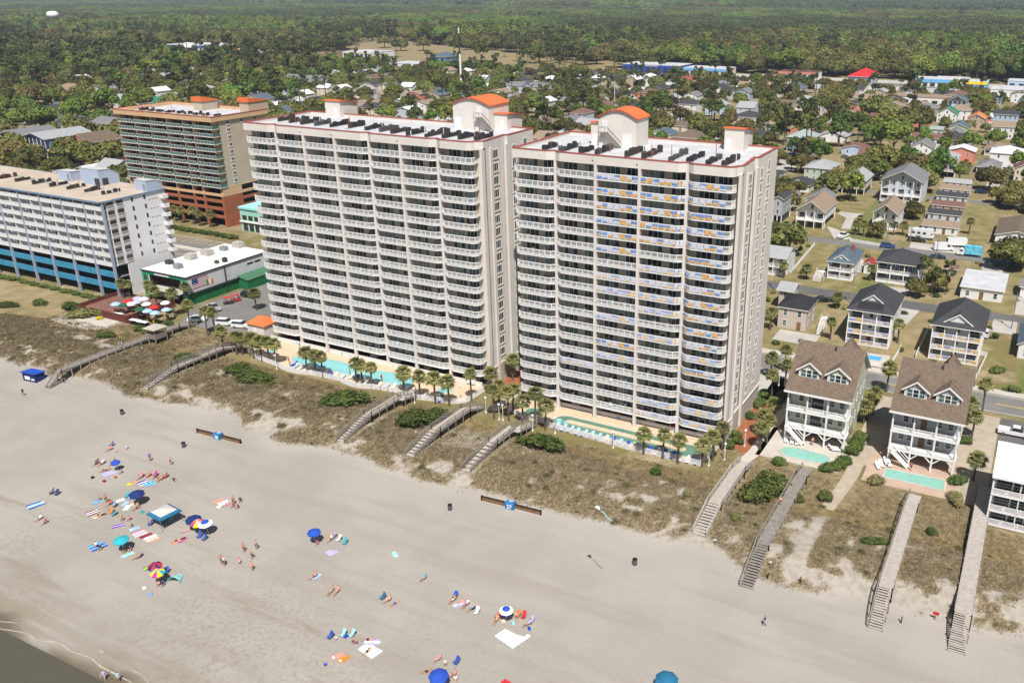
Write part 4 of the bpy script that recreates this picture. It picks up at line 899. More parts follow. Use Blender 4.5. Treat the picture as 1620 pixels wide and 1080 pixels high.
def hip_roof(x0, x1, y0, y1, z, h, o=.5, kind='hip', th=.18):
    x0 -= o; x1 += o; y0 -= o; y1 += o; w, d = x1 - x0, y1 - y0; mb = MB(); c = [(x0, y0), (x1, y0), (x1, y1), (x0, y1)]
    if kind == 'hip':
        if w >= d: r = [(x0 + d / 2, (y0 + y1) / 2), (x1 - d / 2, (y0 + y1) / 2)]
        else: r = [((x0 + x1) / 2, y0 + w / 2), ((x0 + x1) / 2, y1 - w / 2)]
        if abs(w - d) < .05: r[1] = (r[1][0] + .05, r[1][1])
        fs = [(0, 1, 5, 4), (1, 2, 5), (2, 3, 4, 5), (3, 0, 4)] if w >= d else [(0, 1, 4), (1, 2, 5, 4), (2, 3, 5), (3, 0, 4, 5)]
    elif kind == 'gable_x':     # ridge along x
        r = [(x0, (y0 + y1) / 2), (x1, (y0 + y1) / 2)]; fs = [(0, 1, 5, 4), (1, 2, 5), (2, 3, 4, 5), (3, 0, 4)]
    else:                        # ridge along y
        r = [((x0 + x1) / 2, y0), ((x0 + x1) / 2, y1)]; fs = [(0, 1, 4), (1, 2, 5, 4), (2, 3, 5), (3, 0, 4, 5)]
    v = [(*p, z + th) for p in c] + [(*p, z + th + h) for p in r]; lo = [(*p, z) for p in c] + [(*p, z + h) for p in r]
    if kind == 'hip':
        mb.add(v, fs); mb.add([(*p, z) for p in c] + [(*p, z + th) for p in c], [(3, 2, 1, 0)] + [(i, (i + 1) % 4, 4 + (i + 1) % 4, 4 + i) for i in range(4)], 1)
    else:
        sl = [f for f in fs if len(f) == 4]; mb.add(v, sl); mb.add(lo, [f[::-1] for f in sl], 1)
        a = [(0, 1), (2, 3)] if kind == 'gable_x' else [(1, 2), (3, 0)]
        for i, j in a: mb.add([lo[i], lo[j], v[j], v[i]], [(0, 1, 2, 3)], 1)
        b = [(1, 5), (5, 2), (3, 4), (4, 0)] if kind == 'gable_x' else [(0, 4), (4, 1), (2, 5), (5, 3)]
        for i, j in b: mb.add([lo[i], lo[j], v[j], v[i]], [(0, 1, 2, 3)], 1)
    return mb
OCC = []
def house(label, p, q, depth, st=2, sh=2.8, roof='hip', rh=2.6, wm='w_white', rm='r_grey', stilt=0, porch=0, pd=2.4, porch_levels=None, over=.5, name='house', dormer=0, moire=False, group=None, garage=False, detail=2, posts=None, flat_m='membrane', gable_w=None, chimney=False, solar=False, rail_h=1.0):
    """axis-aligned house whose sea-facing front runs from p to q on the ground"""
    x0, x1 = min(p[0], q[0]), max(p[0], q[0]); yf = (p[1] + q[1]) / 2; L = x1 - x0; cx = (x0 + x1) / 2
    OCC.append((x0 - 2, x1 + 2, yf - 2, yf + depth + 2))
    t = thing(name, label, 'house', (cx, yf, Z0), 0, group); rr = random.Random(int(cx * 13 + yf * 7)); hw = L / 2
    zb = stilt; zt = stilt + st * sh; wy = pd if porch else 0
    m = MB(); m.box(-hw, hw, wy, depth, zb, zt)
    if roof == 'gable_y': m.prof([(-hw, zt), (hw, zt), (0, zt + rh * .985)], wy + .02, depth - .02, 'y')
    if roof == 'gable_x': m.prof([(wy, zt), (depth, zt), ((depth + 0) / 2, zt + rh * .97)], -hw + .02, hw - .02, 'x') if not porch else m.prof([(wy, zt), (depth, zt), (depth / 2, zt + rh * .97), (wy, zt + rh * .97 * 2 * wy / depth)], -hw + .02, hw - .02, 'x')
    wall = obj('wall', m.mesh('wall', C[wm]), t)
    if stilt:
        pm = MB().box(-.14, .14, -.14, .14, 0, stilt + .02).mesh('post', C['white'])
        nx = max(2, round(L / 3.4))
        for i in range(nx + 1):
            for y in ([.15, depth - .2] if not porch else [wy + .15, depth - .2]): obj('post', pm, t, (-hw + .15 + (L - .3) * i / nx, y, 0))
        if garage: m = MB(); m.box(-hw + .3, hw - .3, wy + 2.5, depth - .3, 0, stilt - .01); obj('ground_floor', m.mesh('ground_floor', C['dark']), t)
    # roof
    if roof == 'flat':
        m = MB(); m.box(-hw - over, hw + over, -over, depth + over, zt, zt + .25, 0); m.box(-hw - over - .05, hw + over + .05, -over - .05, -over, zt - .02, zt + .3, 1); ro = obj('roof', m.mesh('roof', C[flat_m], C['white']), t)
    else: ro = obj('roof', hip_roof(-hw, hw, 0, depth, zt, rh, over, roof).mesh('roof', C[rm], C['white']), t)
    if solar:
        w_ = min(L, depth) / 2 + over; sl = rh / w_
        for a0, a1, b0, b1 in ((-hw * .62, hw * .55, .15, 1.75),):
            for i in range(6):
                xa = a0 + (a1 - a0) * i / 6; xb = a0 + (a1 - a0) * (i + .96) / 6; za, zb_ = zt + .26 + (b0 + over) * sl, zt + .26 + (b1 + over) * sl
                m = MB(); m.add([(xa, b0, za), (xb, b0, za), (xb, b1, zb_), (xa, b1, zb_), (xa, b0, za - .06), (xb, b0, za - .06), (xb, b1, zb_ - .06), (xa, b1, zb_ - .06)], [(0, 1, 2, 3), (4, 5, 1, 0), (5, 6, 2, 1), (6, 7, 3, 2), (7, 4, 0, 3)]); obj('solar_panel', m.mesh('solar_panel', C['black']), ro)
    if chimney: m = MB(); m.box(hw * .3, hw * .3 + .9, depth * .55, depth * .55 + .7, zt, zt + rh + .9); obj('chimney', m.mesh('chimney', C['w_brick']), ro)
    if gable_w:     # small cross gable on the front slope
        gw, gz = gable_w, zt + (.4 if not solar else 1.05); gh = gw * .36; g0 = .7 if not solar else 2.2; m = MB(); m.prof([(-gw / 2, gz), (gw / 2, gz), (0, gz + gh)], g0, depth * .45, 'y'); g_ = obj('gable', m.mesh('gable', C['w_white']), ro)
        m = MB()
        for s in (-1, 1): m.prof([(s * (gw / 2 + .5), gz - .25), (0, gz + gh + .12), (0, gz + gh + .34), (s * (gw / 2 + .5), gz - .03)], g0 - .25, depth * .47, 'y', 0); m.prof([(s * (gw / 2 + .52), gz - .30), (0, gz + gh + .10), (0, gz + gh + .36), (s * (gw / 2 + .52), gz - .0)], g0 - .36, g0 - .252, 'y', 1)
        obj('gable_roof', m.mesh('gable_roof', C[rm], C['white']), g_)
    # porch decks with railings and posts
    if porch:
        lv = porch_levels or list(range(porch)); n = posts or max(2, round(L / 3.2))
        pm = MB().box(-.12, .12, -.12, .12, 0, zt).mesh('porch_post', C['white'])
        for i in range(n + 1): obj('porch_post', pm, t, (-hw + .14 + (L - .28) * i / n, .14, 0))
        rmesh = fence_mesh(L - .3, rail_h); rside = fence_mesh(pd - .2, rail_h); dk = MB().box(-hw, hw, 0, wy - .004, -.22, 0).mesh('porch_deck', C['white'])
        sm = make_railing_tint([(0, 0), (L - .3, 0)], .25, .85, 1.5, int(L * 9)) if moire else None
        for k in lv:
            z = zb + k * sh
            d_ = obj('porch_deck', dk, t, (0, 0, z + (.0 if z > .1 else .3)))
            if z > .1 or stilt == 0:
                obj('railing', rmesh, d_, (-hw + .15, .12, 0)); obj('railing', rside, d_, (hw - .1, .1, 0), R(90)); obj('railing', rside, d_, (-hw + .1, .1, 0), R(90))
                if moire: tag(obj('railing_tint', sm, d_, (-hw + .15, .12, 0)), kind='stuff')
    # windows
    if detail:
        for k in range(st):
            z = zb + k * sh + .85; n = max(1, int(L / 2.6)) if detail != .5 else 2
            for i in range(n):
                x = -hw + (i + .5) * L / n
                if porch and k in (porch_levels or list(range(porch))) and i % 2 == 0: obj('window', HSLIDE, wall, (x, wy - .005, z - .75))
                elif k == 0 and i == n // 2 and not stilt: obj('door', HDOOR, wall, (x, wy - .005, .1))
                else: obj('window', rr.choice(HWIN), wall, (x, wy - .005, z))
            if detail == .5 and k: break
            if detail > 1:
                s = 1 if cx < 0 else -1; ns = max(1, int((depth - wy) / 3.6))
                for i in range(ns): obj('window', rr.choice(HWIN), wall, (s * (hw + .005), wy + (i + .5) * (depth - wy) / ns, z), R(90) * s)
        if roof == 'gable_y' and rh > 2: obj('window', HWIN[0], wall, (0, wy - .0 if porch else -.005, zt + .4))
    return t
def beach_house(label, x0, wm, doors):
    """tall stilted house: open ground storey, two decks, steep roof with two dormers"""
    L, yf, D = 11, 147.6, 16.6; t = thing('beach_house', label, 'house', (x0, yf, Z0))
    pd = 2.6; z1, z2, ze, zr = 3.0, 6.5, 10.5, 17.2
    m = MB(); m.box(0, L, pd, D, z1, ze); m.prof([(pd, ze), (D, ze), (D, ze + .1), (D / 2, zr - .25), (pd, ze + (zr - ze) * pd / (D / 2) - .25)], .02, L - .02, 'x'); m.box(.4, L - .4, 8, D - .2, 0, z1); wall = obj('wall', m.mesh('wall', C[wm]), t)
    for z in (z1, z2):
        m = MB(); m.box(-.1, L + .1, 0, pd - .005, z - .3, z); d = obj('porch_deck', m.mesh('porch_deck', C['white']), t)
        obj('railing', fence_mesh(L - .2, 1.0), d, (.1, .1, z)); obj('railing', fence_mesh(pd - .2), d, (L - .06, .1, z), R(90)); obj('railing', fence_mesh(pd - .2), d, (.06, .1, z), R(90))
    for x in (.12, L / 3, 2 * L / 3, L - .12): m = MB(); m.box(x - .14, x + .14, .02, .3, 0, ze); obj('porch_post', m.mesh('porch_post', C['white']), t)
    m = MB()
    for x in (L / 3, 2 * L / 3):
        for s in (-1, 1): m.bar((x, .16, z1 - 1.5), (x + s * 1.3, .16, z1 - .3), .16, .16)
    m.bar((L - .12, .16, z1 - 1.5), (L - 1.4, .16, z1 - .3), .16, .16); m.bar((.12, .16, z1 - 1.5), (1.4, .16, z1 - .3), .16, .16)
    obj('knee_brace', m.mesh('knee_brace', C['white']), t)
    for x in (.3, L / 2, L - .3):
        for y in (5, 7.9): m = MB(); m.box(x - .14, x + .14, y - .14, y + .14, 0, z1); obj('pile', m.mesh('pile', C['wood_grey']), t)
    rf = MB(); o = .6
    for (ya, za), (yb, zb) in (((-o, ze - .1), (D / 2, zr)), ((D / 2, zr), (D + o, ze - .1))):
        rf.add([(-o, ya, za), (L + o, ya, za), (L + o, yb, zb), (-o, yb, zb)], [(0, 1, 2, 3)]); rf.add([(-o, ya, za - .25), (L + o, ya, za - .25), (L + o, yb, zb - .25), (-o, yb, zb - .25)], [(3, 2, 1, 0)], 1)
    for x in (-o, L + o):
        rf.add([(x, -o, ze - .1), (x, D / 2, zr), (x, D / 2, zr - .25), (x, -o, ze - .35), (x, D + o, ze - .1), (x, D + o, ze - .35)], [(0, 1, 2, 3), (1, 4, 5, 2)], 1)
    rf.box(-o - .02, L + o + .02, -o - .12, -o, ze - .42, ze - .06, 1)
    ro = obj('roof', rf.mesh('roof', C['r_brown'], C['white']), t)
    sl = (zr - ze) / (D / 2)
    for cx in (3.0, 8.2):
        w, y0 = 3.7, 2.2; zb_ = ze + sl * y0 - .2; zw = zb_ + 1.9; pk = zw + 1.3; yb = (pk - ze) / sl
        m = MB(); m.prof([(cx - w / 2, zb_ - .5), (cx + w / 2, zb_ - .5), (cx + w / 2, zw), (cx, pk), (cx - w / 2, zw)], y0, y0 + (yb - y0) * .75, 'y'); dm = obj('dormer', m.mesh('dormer', C[wm]), t)
        m = MB()
        for s in (-1, 1): m.prof([(cx + s * (w / 2 + .45), zw - .42), (cx, pk + .02), (cx, pk + .24), (cx + s * (w / 2 + .45), zw - .2)], y0 - .35, yb + .3, 'y', 0); m.prof([(cx + s * (w / 2 + .5), zw - .5), (cx, pk + .0), (cx, pk + .29), (cx + s * (w / 2 + .5), zw - .17)], y0 - .45, y0 - .352, 'y', 1)
        obj('dormer_roof', m.mesh('dormer_roof', C['r_brown'], C['white']), dm)
        m = MB(); m.box(cx - w / 2 - .02, cx + w / 2 + .02, y0 - .06, y0 - .004, zb_ - .05, zb_ + .15); m.box(cx - w / 2 - .03, cx - w / 2 + .2, y0 - .06, y0 - .004, zb_, zw); m.box(cx + w / 2 - .2, cx + w / 2 + .03, y0 - .06, y0 - .004, zb_, zw); obj('corner_board', m.mesh('corner_board', C['white']), dm)
        for i in (-1, 0, 1): obj('window', HWIN[i % 2], dm, (cx + i * 1.02, y0 - .005, zb_ + .45))
    m = MB(); m.box(6.2, 6.5, 7.2, 7.5, zr - 1.1, zr + .0); obj('vent_pipe', m.mesh('vent_pipe', C['dark']), ro)
    # pyramid roof of the rear stair
    m = MB(); m.box(5.5, 9.0, D, D + 3.2, 0, ze + 1.2); m.add([(5.1, D - 3, ze + 1.2), (9.4, D - 3, ze + 1.2), (9.6, D + 3.8, ze + 1.2), (4.9, D + 3.8, ze + 1.2), (7.25, D + .4, zr - 1.1)], [(0, 1, 4), (1, 2, 4), (2, 3, 4), (3, 0, 4)], 1); obj('stair_tower', m.mesh('stair_tower', C[wm], C['r_brown']), t)
    for k, z in enumerate((z1, z2)):
        for x in ((1.6, 3.0, 6.4, 7.6, 9.4) if k == 0 else (2.0, 3.4, 7.6, 9.4)): obj('window', HWIN[int(x) % 2], wall, (x, pd - .005, z + .9))
        obj('door', HDOOR if doors else HSLIDE, wall, (5.0, pd - .005, z + .02))
        for y in (4.5, 7.5, 11, 14): obj('window', HWIN[int(y) % 2], wall, (L + .005, y, z + .9), R(90))
    obj('window', HWIN[1], wall, (L - .015, D / 2, ze + 3.2), R(90))
    s = MB()
    for i in range(12): s.box(.6 + i * .27, .9 + i * .27, -1.0, -.02, z1 - .25 - i * .25, z1 - .19 - i * .25)
    for y in (-1.0, -.04): s.bar((.5, y, z1 + .9), (3.7, y, .95), .07, .1); s.bar((.5, y, z1 - .1), (3.9, y, .0), .08, .22)
    for i in range(14): f = i / 13; s.box(.5 + 3.2 * f, .55 + 3.2 * f, -1.02, -.98, z1 - 2.9 * f, z1 + .9 - 2.9 * f)
    obj('stair', s.mesh('stair', C['white']), t)
    return t
beach_house('pale yellow stilted beach house with brown roof and two dormers next to the towers', -34.1, 'w_pale_green', False)
beach_house('grey stilted beach house with brown roof, two dormers and orange doors', -15.6, 'w_grey', True)
# flat-roofed white motel at the frame edge
C['faded'] = mat('faded_panel', (.5, .40, .37), .8, .25, .9)
def motel():
    t = thing('motel', 'white flat-roofed three-storey motel with glazed sea-facing balconies', 'building', (1.7, 134.4, Z0)); L, D, sh = 16, 12.3, 2.85
    m = MB(); m.box(0, L, 2.0, D, 0, 3 * sh); m.box(0, .2, 0, 2.0, 0, 3 * sh); w_ = obj('wall', m.mesh('wall', C['hotel_white']), t)
    m = MB(); m.box(-.3, L + .3, -.4, D + .3, 3 * sh, 3 * sh + .3); obj('roof', m.mesh('roof', C['white']), t)
    for k in range(3):
        m = MB(); m.box(-.05, L, -.1, 2.0, -.2, .0); d = obj('balcony', m.mesh('balcony', C['white']), t, (0, 0, k * sh + (.35 if k == 0 else 0)))
        obj('railing', fence_mesh(L, 1.0, .12), d); obj('railing_tint', make_railing_tint([(0, 0), (L, 0)], .15, .92, 2.1, k, .05, ['faded'] * 3), d)
        for i in range(7): obj('glass_door', HSLIDE, d, (1.6 + i * 2.4, 1.98, .05))
        for i in range(5): m = MB(); m.box(i * 3.9 - .08, i * 3.9 + .08, -.02, .12, 0, sh - .2); obj('post', m.mesh('post', C['white']), d)
    return t
motel()
sheet('pavement_motel_lot', rect(1.4, 30, 160, 176), C['asphalt'], Z0 + .03)

# --- between the boulevard and the back street
house('beige two-storey cottage with black hip roof and white stair', (-51.6, 204.8), (-44.6, 205.4), 9.5, 2, 2.7, 'hip', 2.0, 'w_beige', 'r_black', over=.45)
house('small grey-roofed clapboard house behind the beige cottage', (-55.2, 218.7), (-51.8, 218.2), 7, 2, 2.6, 'gable_x', 1.3, 'w_beige', 'r_ltgrey', over=.7)
house('white three-deck house with dark roof and black solar panels', (-34.4, 202.7), (-24.6, 202.0), 15.5, 3, 2.8, 'hip', 4.0, 'w_white', 'r_dark', porch=3, moire=True, posts=3, gable_w=6.5, solar=True)
house('white porch house with grey hip roof, small front gable and orange-blue moire tint on railings', (-15.6, 201.5), (-5.2, 200.7), 15, 3, 2.75, 'hip', 4.2, 'w_white', 'r_dark', porch=3, moire=True, posts=4, gable_w=6.5)
house('blue-roofed white bungalow cut by the frame edge', (2.4, 210.7), (9.1, 210.8), 14, 1, 3.2, 'gable_y', 2.4, 'w_white', 'r_blue')
# --- between the back street and the third street
house('white two-storey cottage with slate-blue hip roof and screened porch', (-49.9, 250.9), (-42.8, 250.6), 14, 2, 2.6, 'hip', 2.6, 'w_white', 'r_blue', porch=2, gable_w=4.4, chimney=True)
house('blue two-storey house with dark hip roof and white porch', (-36.8, 253.6), (-25.5, 254.2), 12, 2, 3.0, 'hip', 2.8, 'w_navy', 'r_dark', porch=2, posts=3)
house('long white flat-roofed ranch house with glazed sunroom', (-13.7, 248.6), (-3.3, 252.2), 17, 1, 3.1, 'flat', 0, 'w_white', over=.4, flat_m='membrane')
house('white house with pale grey roof hugging the tower edge', (-68.4, 244.8), (-61.1, 247.9), 11, 2, 2.7, 'gable_x', 2.0, 'w_white', 'r_ltgrey', porch=2)
house('red-roofed garden shed behind the slate-blue cottage', (-41.4, 260.8), (-39.1, 260.6), 5, 1, 2.4, 'gable_y', 1.2, 'w_white', 'r_red', name='shed', detail=0)
house('pale shed with pink roof beside the flat-roofed ranch house', (-19.1, 269.4), (-16.7, 269.3), 4, 1, 2.2, 'gable_x', .8, 'w_grey', 'r_redbrown', name='shed', detail=0)
house('white garage with grey roof at the end of a long drive', (0.7, 257.8), (5.0, 258.8), 8, 1, 2.8, 'gable_x', 1.2, 'w_white', 'r_grey', detail=1)
# --- between the third and fourth street
house('grey three-storey house with white trim over an open garage', (-82.6, 308.0), (-79.3, 308.6), 12, 2, 2.9, 'gable_y', 1.2, 'w_grey', 'r_dark', stilt=2.6, garage=True)
house('stilted white house with two-tier tan gable roof', (-73.5, 305.5), (-63.9, 305.5), 19, 1, 3.2, 'gable_y', 3.6, 'w_white', 'r_tan', stilt=2.8, porch=1, pd=2.6)
house('white house with tan gable roof and new timber steps', (-49.2, 315.0), (-41.3, 316.1), 17, 2, 2.8, 'gable_y', 3.2, 'w_white', 'r_tan', porch=1, pd=2.2)
house('large pale blue-grey duplex with double decks and grey gable roof', (-54.6, 359.9), (-39.6, 362.7), 20, 3, 2.8, 'gable_y', 4.0, 'w_greyblue', 'r_grey', porch=2, pd=2.0)
house('white cottage with pale metal gable roof over a brick-red garage', (-71.0, 368.4), (-62.0, 369.0), 16, 1, 3.4, 'gable_y', 2.8, 'w_cream', 'r_ltgrey', stilt=2.2, garage=True)
house('white house with brown roof and tall lookout dormer', (-77.3, 432.2), (-68.2, 429.8), 14, 2, 2.8, 'gable_x', 2.6, 'w_white', 'r_redbrown', porch=2)
for i, (a, b_, d_, rm_, wm_) in enumerate((((-33.0, 316.5), (-21.5, 319.6), 9.5, 'r_tan', 'w_white'), ((-33.5, 336.3), (-22.6, 338.7), 8, 'r_dark', 'w_greyblue'), ((-34.1, 351.3), (-23.0, 353.6), 8, 'r_redbrown', 'w_tan'), ((-34.5, 369.0), (-23.4, 371.0), 8, 'r_dark', 'w_greyblue'), ((-35.0, 382.9), (-23.8, 386.0), 8, 'r_tan', 'w_white'), ((-35.3, 397.8), (-24.4, 400.6), 7.5, 'r_ltgrey', 'w_white'))):
    house('low %s-roofed motel cottage, %s from the third street in its row of six' % ({'r_tan': 'tan', 'r_dark': 'slate', 'r_redbrown': 'brown', 'r_ltgrey': 'pale grey'}[rm_], ORD[i]), a, b_, d_, 1, 2.5, 'gable_x', 1.1, wm_, rm_, name='motel_cottage', detail=1, over=.35, group='row of low cottages')
house('long brown-roofed lodge beside the courtyard paths', (-9.4, 311.4), (3.2, 314.5), 24, 1, 3.2, 'gable_y', 1.8, 'w_white', 'r_brown', detail=1)
house('white three-storey house with double porch and white metal roof', (-42.7, 422.7), (-33.4, 424.3), 13, 2, 2.8, 'hip', 2.2, 'w_white', 'r_ltgrey', stilt=2.6, porch=2, gable_w=4.4, garage=True)
house('grey-roofed bungalow with green shutters behind a mown lawn', (-25.9, 437.9), (-16.4, 441.1), 15, 1, 3.0, 'hip', 2.4, 'w_sage', 'r_grey', porch=1, gable_w=4)
house('beige gabled house at the end of the brick drive', (-9.8, 425.6), (-1.9, 426.6), 12, 2, 2.8, 'gable_y', 2.6, 'w_cream', 'r_redbrown')
house('tiny white cottage with black roof near the tower', (-103.7, 382.0), (-99.5, 381.1), 7, 1, 2.6, 'gable_x', 1.4, 'w_white', 'r_dark', detail=1)
house('dark-roofed white bungalow with front gable', (-93.0, 362.6), (-83.3, 364.8), 12, 1, 2.8, 'hip', 2.2, 'w_white', 'r_dark', gable_w=4)
# --- beyond the fourth street
house('teal two-storey house with pale hip roof', (-118.4, 456.0), (-104.9, 460.8), 15, 2, 3.0, 'hip', 3.2, 'w_teal', 'r_seafoam', stilt=1.2)
house('white block with tan roof beside a tall grey-roofed house', (-28.1, 551.0), (-16.7, 554.3), 14, 2, 3.2, 'gable_x', 2.2, 'w_white', 'r_tan', detail=1)
house('tall blue house with grey standing roof', (-30.2, 584.5), (-16.8, 588.6), 16, 3, 3.0, 'gable_x', 1.6, 'w_ltblue', 'r_dark', detail=1)
house('long low white building with flat roof among lawns', (-65.4, 510.0), (-50.0, 510.9), 9, 1, 3.0, 'flat', 0, 'w_white', over=.3, flat_m='white', detail=1)
house('white gabled house with dark side roof', (-48.0, 512.0), (-39.0, 514.3), 14, 2, 2.8, 'gable_y', 3.0, 'w_greyblue', 'r_grey', detail=1)
house('craftsman cottage with white columns and pale roof', (-78.0, 533.0), (-68.7, 532.6), 12, 1, 3.2, 'hip', 2.4, 'w_white', 'r_ltgrey', porch=1, detail=1)
house('green-roofed gable house among the trees', (-63.3, 606.4), (-51.8, 606.1), 13, 2, 2.6, 'gable_y', 3.8, 'w_white', 'r_green', detail=1)
house('grey-blue porch house with open garage', (-62.4, 650.9), (-51.1, 653.0), 15, 2, 2.8, 'gable_y', 3.4, 'w_greyblue', 'r_blue', stilt=2.6, porch=1, detail=1, garage=True)
house('tan stucco house with orange-brown roof', (-44.0, 586.0), (-34.3, 588.1), 14, 2, 2.8, 'gable_y', 2.8, 'w_tan', 'r_orange', detail=1)
house('white ranch house with orange-brown roof under trees', (-26.6, 490.6), (-16.8, 491.6), 13, 1, 3.0, 'gable_y', 2.2, 'w_white', 'r_tan', porch=1, detail=1)
house('green-grey workshop with a pale shed roof', (-59.9, 547.5), (-53.2, 548.4), 12, 1, 3.4, 'gable_x', 1.0, 'w_sage', 'r_seafoam', detail=1)
house('orange hip-roofed lookout house among dark oaks', (-133.3, 549.0), (-126.1, 552.7), 12, 2, 3.4, 'hip', 3.0, 'w_white', 'r_orange', porch=2, detail=1)
house('white two-storey house with slate roof far inland', (-234.8, 656.0), (-217.2, 651.4), 18, 2, 3.2, 'gable_y', 4.4, 'w_white', 'r_dark', detail=1)
house('white stacked house with dark slab roof between oaks', (-145.8, 600.9), (-134.2, 603.3), 16, 3, 3.0, 'flat', 0, 'w_white', over=.3, flat_m='grey', detail=1)
house('white cottage with pale blue roof behind the towers', (-241.1, 454.5), (-225.6, 457.3), 16, 2, 3.0, 'gable_x', 2.6, 'w_white', 'r_ltgrey', detail=1)
house('brown hip-roofed house beside the avenue', (-180.9, 455.4), (-164.0, 454.8), 18, 1, 3.2, 'hip', 3.2, 'w_tan', 'r_brown', detail=1)
house('tan-roofed corner cottage with front gable', (-219.5, 532.7), (-199.7, 533.3), 18, 1, 3.2, 'gable_y', 3.4, 'w_white', 'r_tan', detail=1)
house('dark grey-roofed house beside the avenue oak', (-177.7, 547.7), (-162.3, 549.3), 18, 1, 3.2, 'hip', 3.0, 'w_white', 'r_dark', detail=1)
# --- coloured houses behind the white hotel
house('grey two-storey house with white porches, end of the coloured row', (-476.0, 272.5), (-457.0, 269.8), 22, 3, 2.9, 'gable_y', 2.8, 'w_slate', 'r_grey', porch=3)
house('bright blue house with pale roof in the coloured row', (-457.8, 273.5), (-439.2, 271.0), 26, 3, 2.9, 'gable_y', 2.6, 'w_blue', 'r_ltgrey', porch=2, porch_levels=[1])
house('coral pink house with brown gable roof', (-429.7, 277.8), (-409.7, 274.5), 17, 3, 2.9, 'gable_y', 3.4, 'w_coral', 'r_brown')
house('tan-roofed house with white porch beside the coral house', (-405.9, 276.5), (-389.5, 273.8), 15, 2, 2.9, 'gable_y', 2.4, 'w_coral_dark', 'r_brown', porch=2, stilt=1.4)
house('light blue gabled house with slate roof among oaks', (-575.0, 343.9), (-556.5, 340.9), 22, 2, 3.0, 'gable_y', 3.0, 'w_ltblue', 'r_dark', detail=1)
house('white twin-gabled house with solar panel on the wooded rise', (-663.8, 431.3), (-636.0, 427.8), 18, 3, 2.9, 'gable_x', 2.6, 'w_white', 'r_tan', detail=1)
house('tan-roofed weathered house next to the twin-gabled one', (-664.6, 417.5), (-642.8, 415.7), 18, 2, 3.0, 'gable_x', 2.4, 'w_tan', 'r_tan', detail=1)
house('green-roofed white hall behind the tan tower', (-564.0, 423.5), (-534.9, 423.1), 22, 1, 4.2, 'gable_x', 3.0, 'w_white', 'r_green', detail=1)
house('grey gabled lodge with two wings beyond the oaks', (-582.7, 564.1), (-543.7, 572.9), 26, 2, 3.2, 'gable_x', 4.0, 'w_grey', 'r_grey', detail=1)
house('brown-roofed villa in the oak wood', (-483.1, 310.1), (-462.8, 310.8), 20, 1, 3.2, 'hip', 3.2, 'w_tan', 'r_brown', detail=1)
house('slate hip-roofed villa behind the blue house', (-511.1, 321.4), (-497.6, 323.0), 18, 2, 3.0, 'hip', 3.0, 'w_grey', 'r_dark', detail=1)

# ------------------------------------------------------------------ vegetation
C['oak'] = leafmat('live_oak_leaves', (.088, .094, .024), (.21, .19, .052), .42, .035)
C['broad'] = leafmat('spring_leaves', (.075, .125, .022), (.20, .24, .045), .42, .035)
C['pine'] = leafmat('pine_needles', (.052, .074, .024), (.135, .155, .05), .3, .02)
C['shrub'] = leafmat('dune_shrub_leaves', (.055, .085, .018), (.12, .15, .035), .2, .015)
C['hedge'] = leafmat('hedge_leaves', (.075, .12, .026), (.145, .185, .045), .15, .01)
C['palm'] = leafmat('palm_fronds', (.15, .17, .05), (.31, .285, .11), .2, .012)
C['yellow_flower'] = mat('yellow_blossom', (.65, .48, .03), .8, .2, 3)
C['agave'] = leafmat('pampas_leaves', (.2, .19, .075), (.33, .28, .13), .15, .01)
NPR = np.random.default_rng(11)
def leaf_quads(cen, nor, size, rng, asp=.7):
    """leaf-clump faces: centres, outward normals, sizes -> verts, quads"""
    n = len(cen); r = rng.normal(size=(n, 3)); nn = nor + .36 * r + np.array((0, -.05, .3)); nn /= np.linalg.norm(nn, axis=1)[:, None]
    a = np.cross(nn, rng.normal(size=(n, 3))); a /= np.linalg.norm(a, axis=1)[:, None]; b = np.cross(nn, a)
    s = size[:, None]; a = a * s; b = b * s * asp
    v = np.stack([cen - a * .6 - b * .35, cen + a * .2 - b * .62, cen + a * .75 + b * .1, cen - a * .05 + b * .68], 1).reshape(-1, 3)
    return v
def quad_mesh(name, v, m):
    n = len(v) // 4; me = bpy.data.meshes.new(name); me.vertices.add(len(v)); me.vertices.foreach_set('co', v.astype(np.float32).ravel())
    me.loops.add(len(v)); me.loops.foreach_set('vertex_index', np.arange(len(v), dtype=np.int32)); me.polygons.add(n)
    me.polygons.foreach_set('loop_start', np.arange(0, len(v), 4, dtype=np.int32)); me.polygons.foreach_set('loop_total', np.full(n, 4, np.int32)); me.materials.append(m); me.update(calc_edges=True); return me
def lobes_cloud(lob, dens, size, rng, shell=.72):
    """lob: rows (x,y,z,r); leaves lie near each lobe's surface"""
    vs = []
    for x, y, z, r in lob:
        n = int(dens * r * r); d = rng.normal(size=(n, 3)); d[:, 2] += .12; d /= np.linalg.norm(d, axis=1)[:, None]
        rad = r * (shell + (1 - shell) * rng.random(n)) * (1 + .12 * np.sin(d[:, 0] * 7 + x) * np.cos(d[:, 1] * 6 + y))
        c = d * rad[:, None]; c[:, 2] *= .85; vs.append(leaf_quads(c + (x, y, z), d, size * (.6 + .8 * rng.random(n)), rng))
    return np.concatenate(vs)
def oak_crown(seed, rad=5.0, h=7.0, flat=.55, nl=16, dens=32, size=.72):
    rng = np.random.default_rng(seed); lob = []
    for i in range(nl):
        a = rng.random() * 6.283; q = math.sqrt(rng.random()); x, y = rad * .72 * q * math.cos(a), rad * .72 * q * math.sin(a)
        z = h * (.62 + .28 * (1 - q * q)) + rng.normal() * .35; lob.append((x, y, z - (flat * rng.random()), rad * (.30 + .16 * rng.random())))
    return lobes_cloud(lob, dens, size, rng)
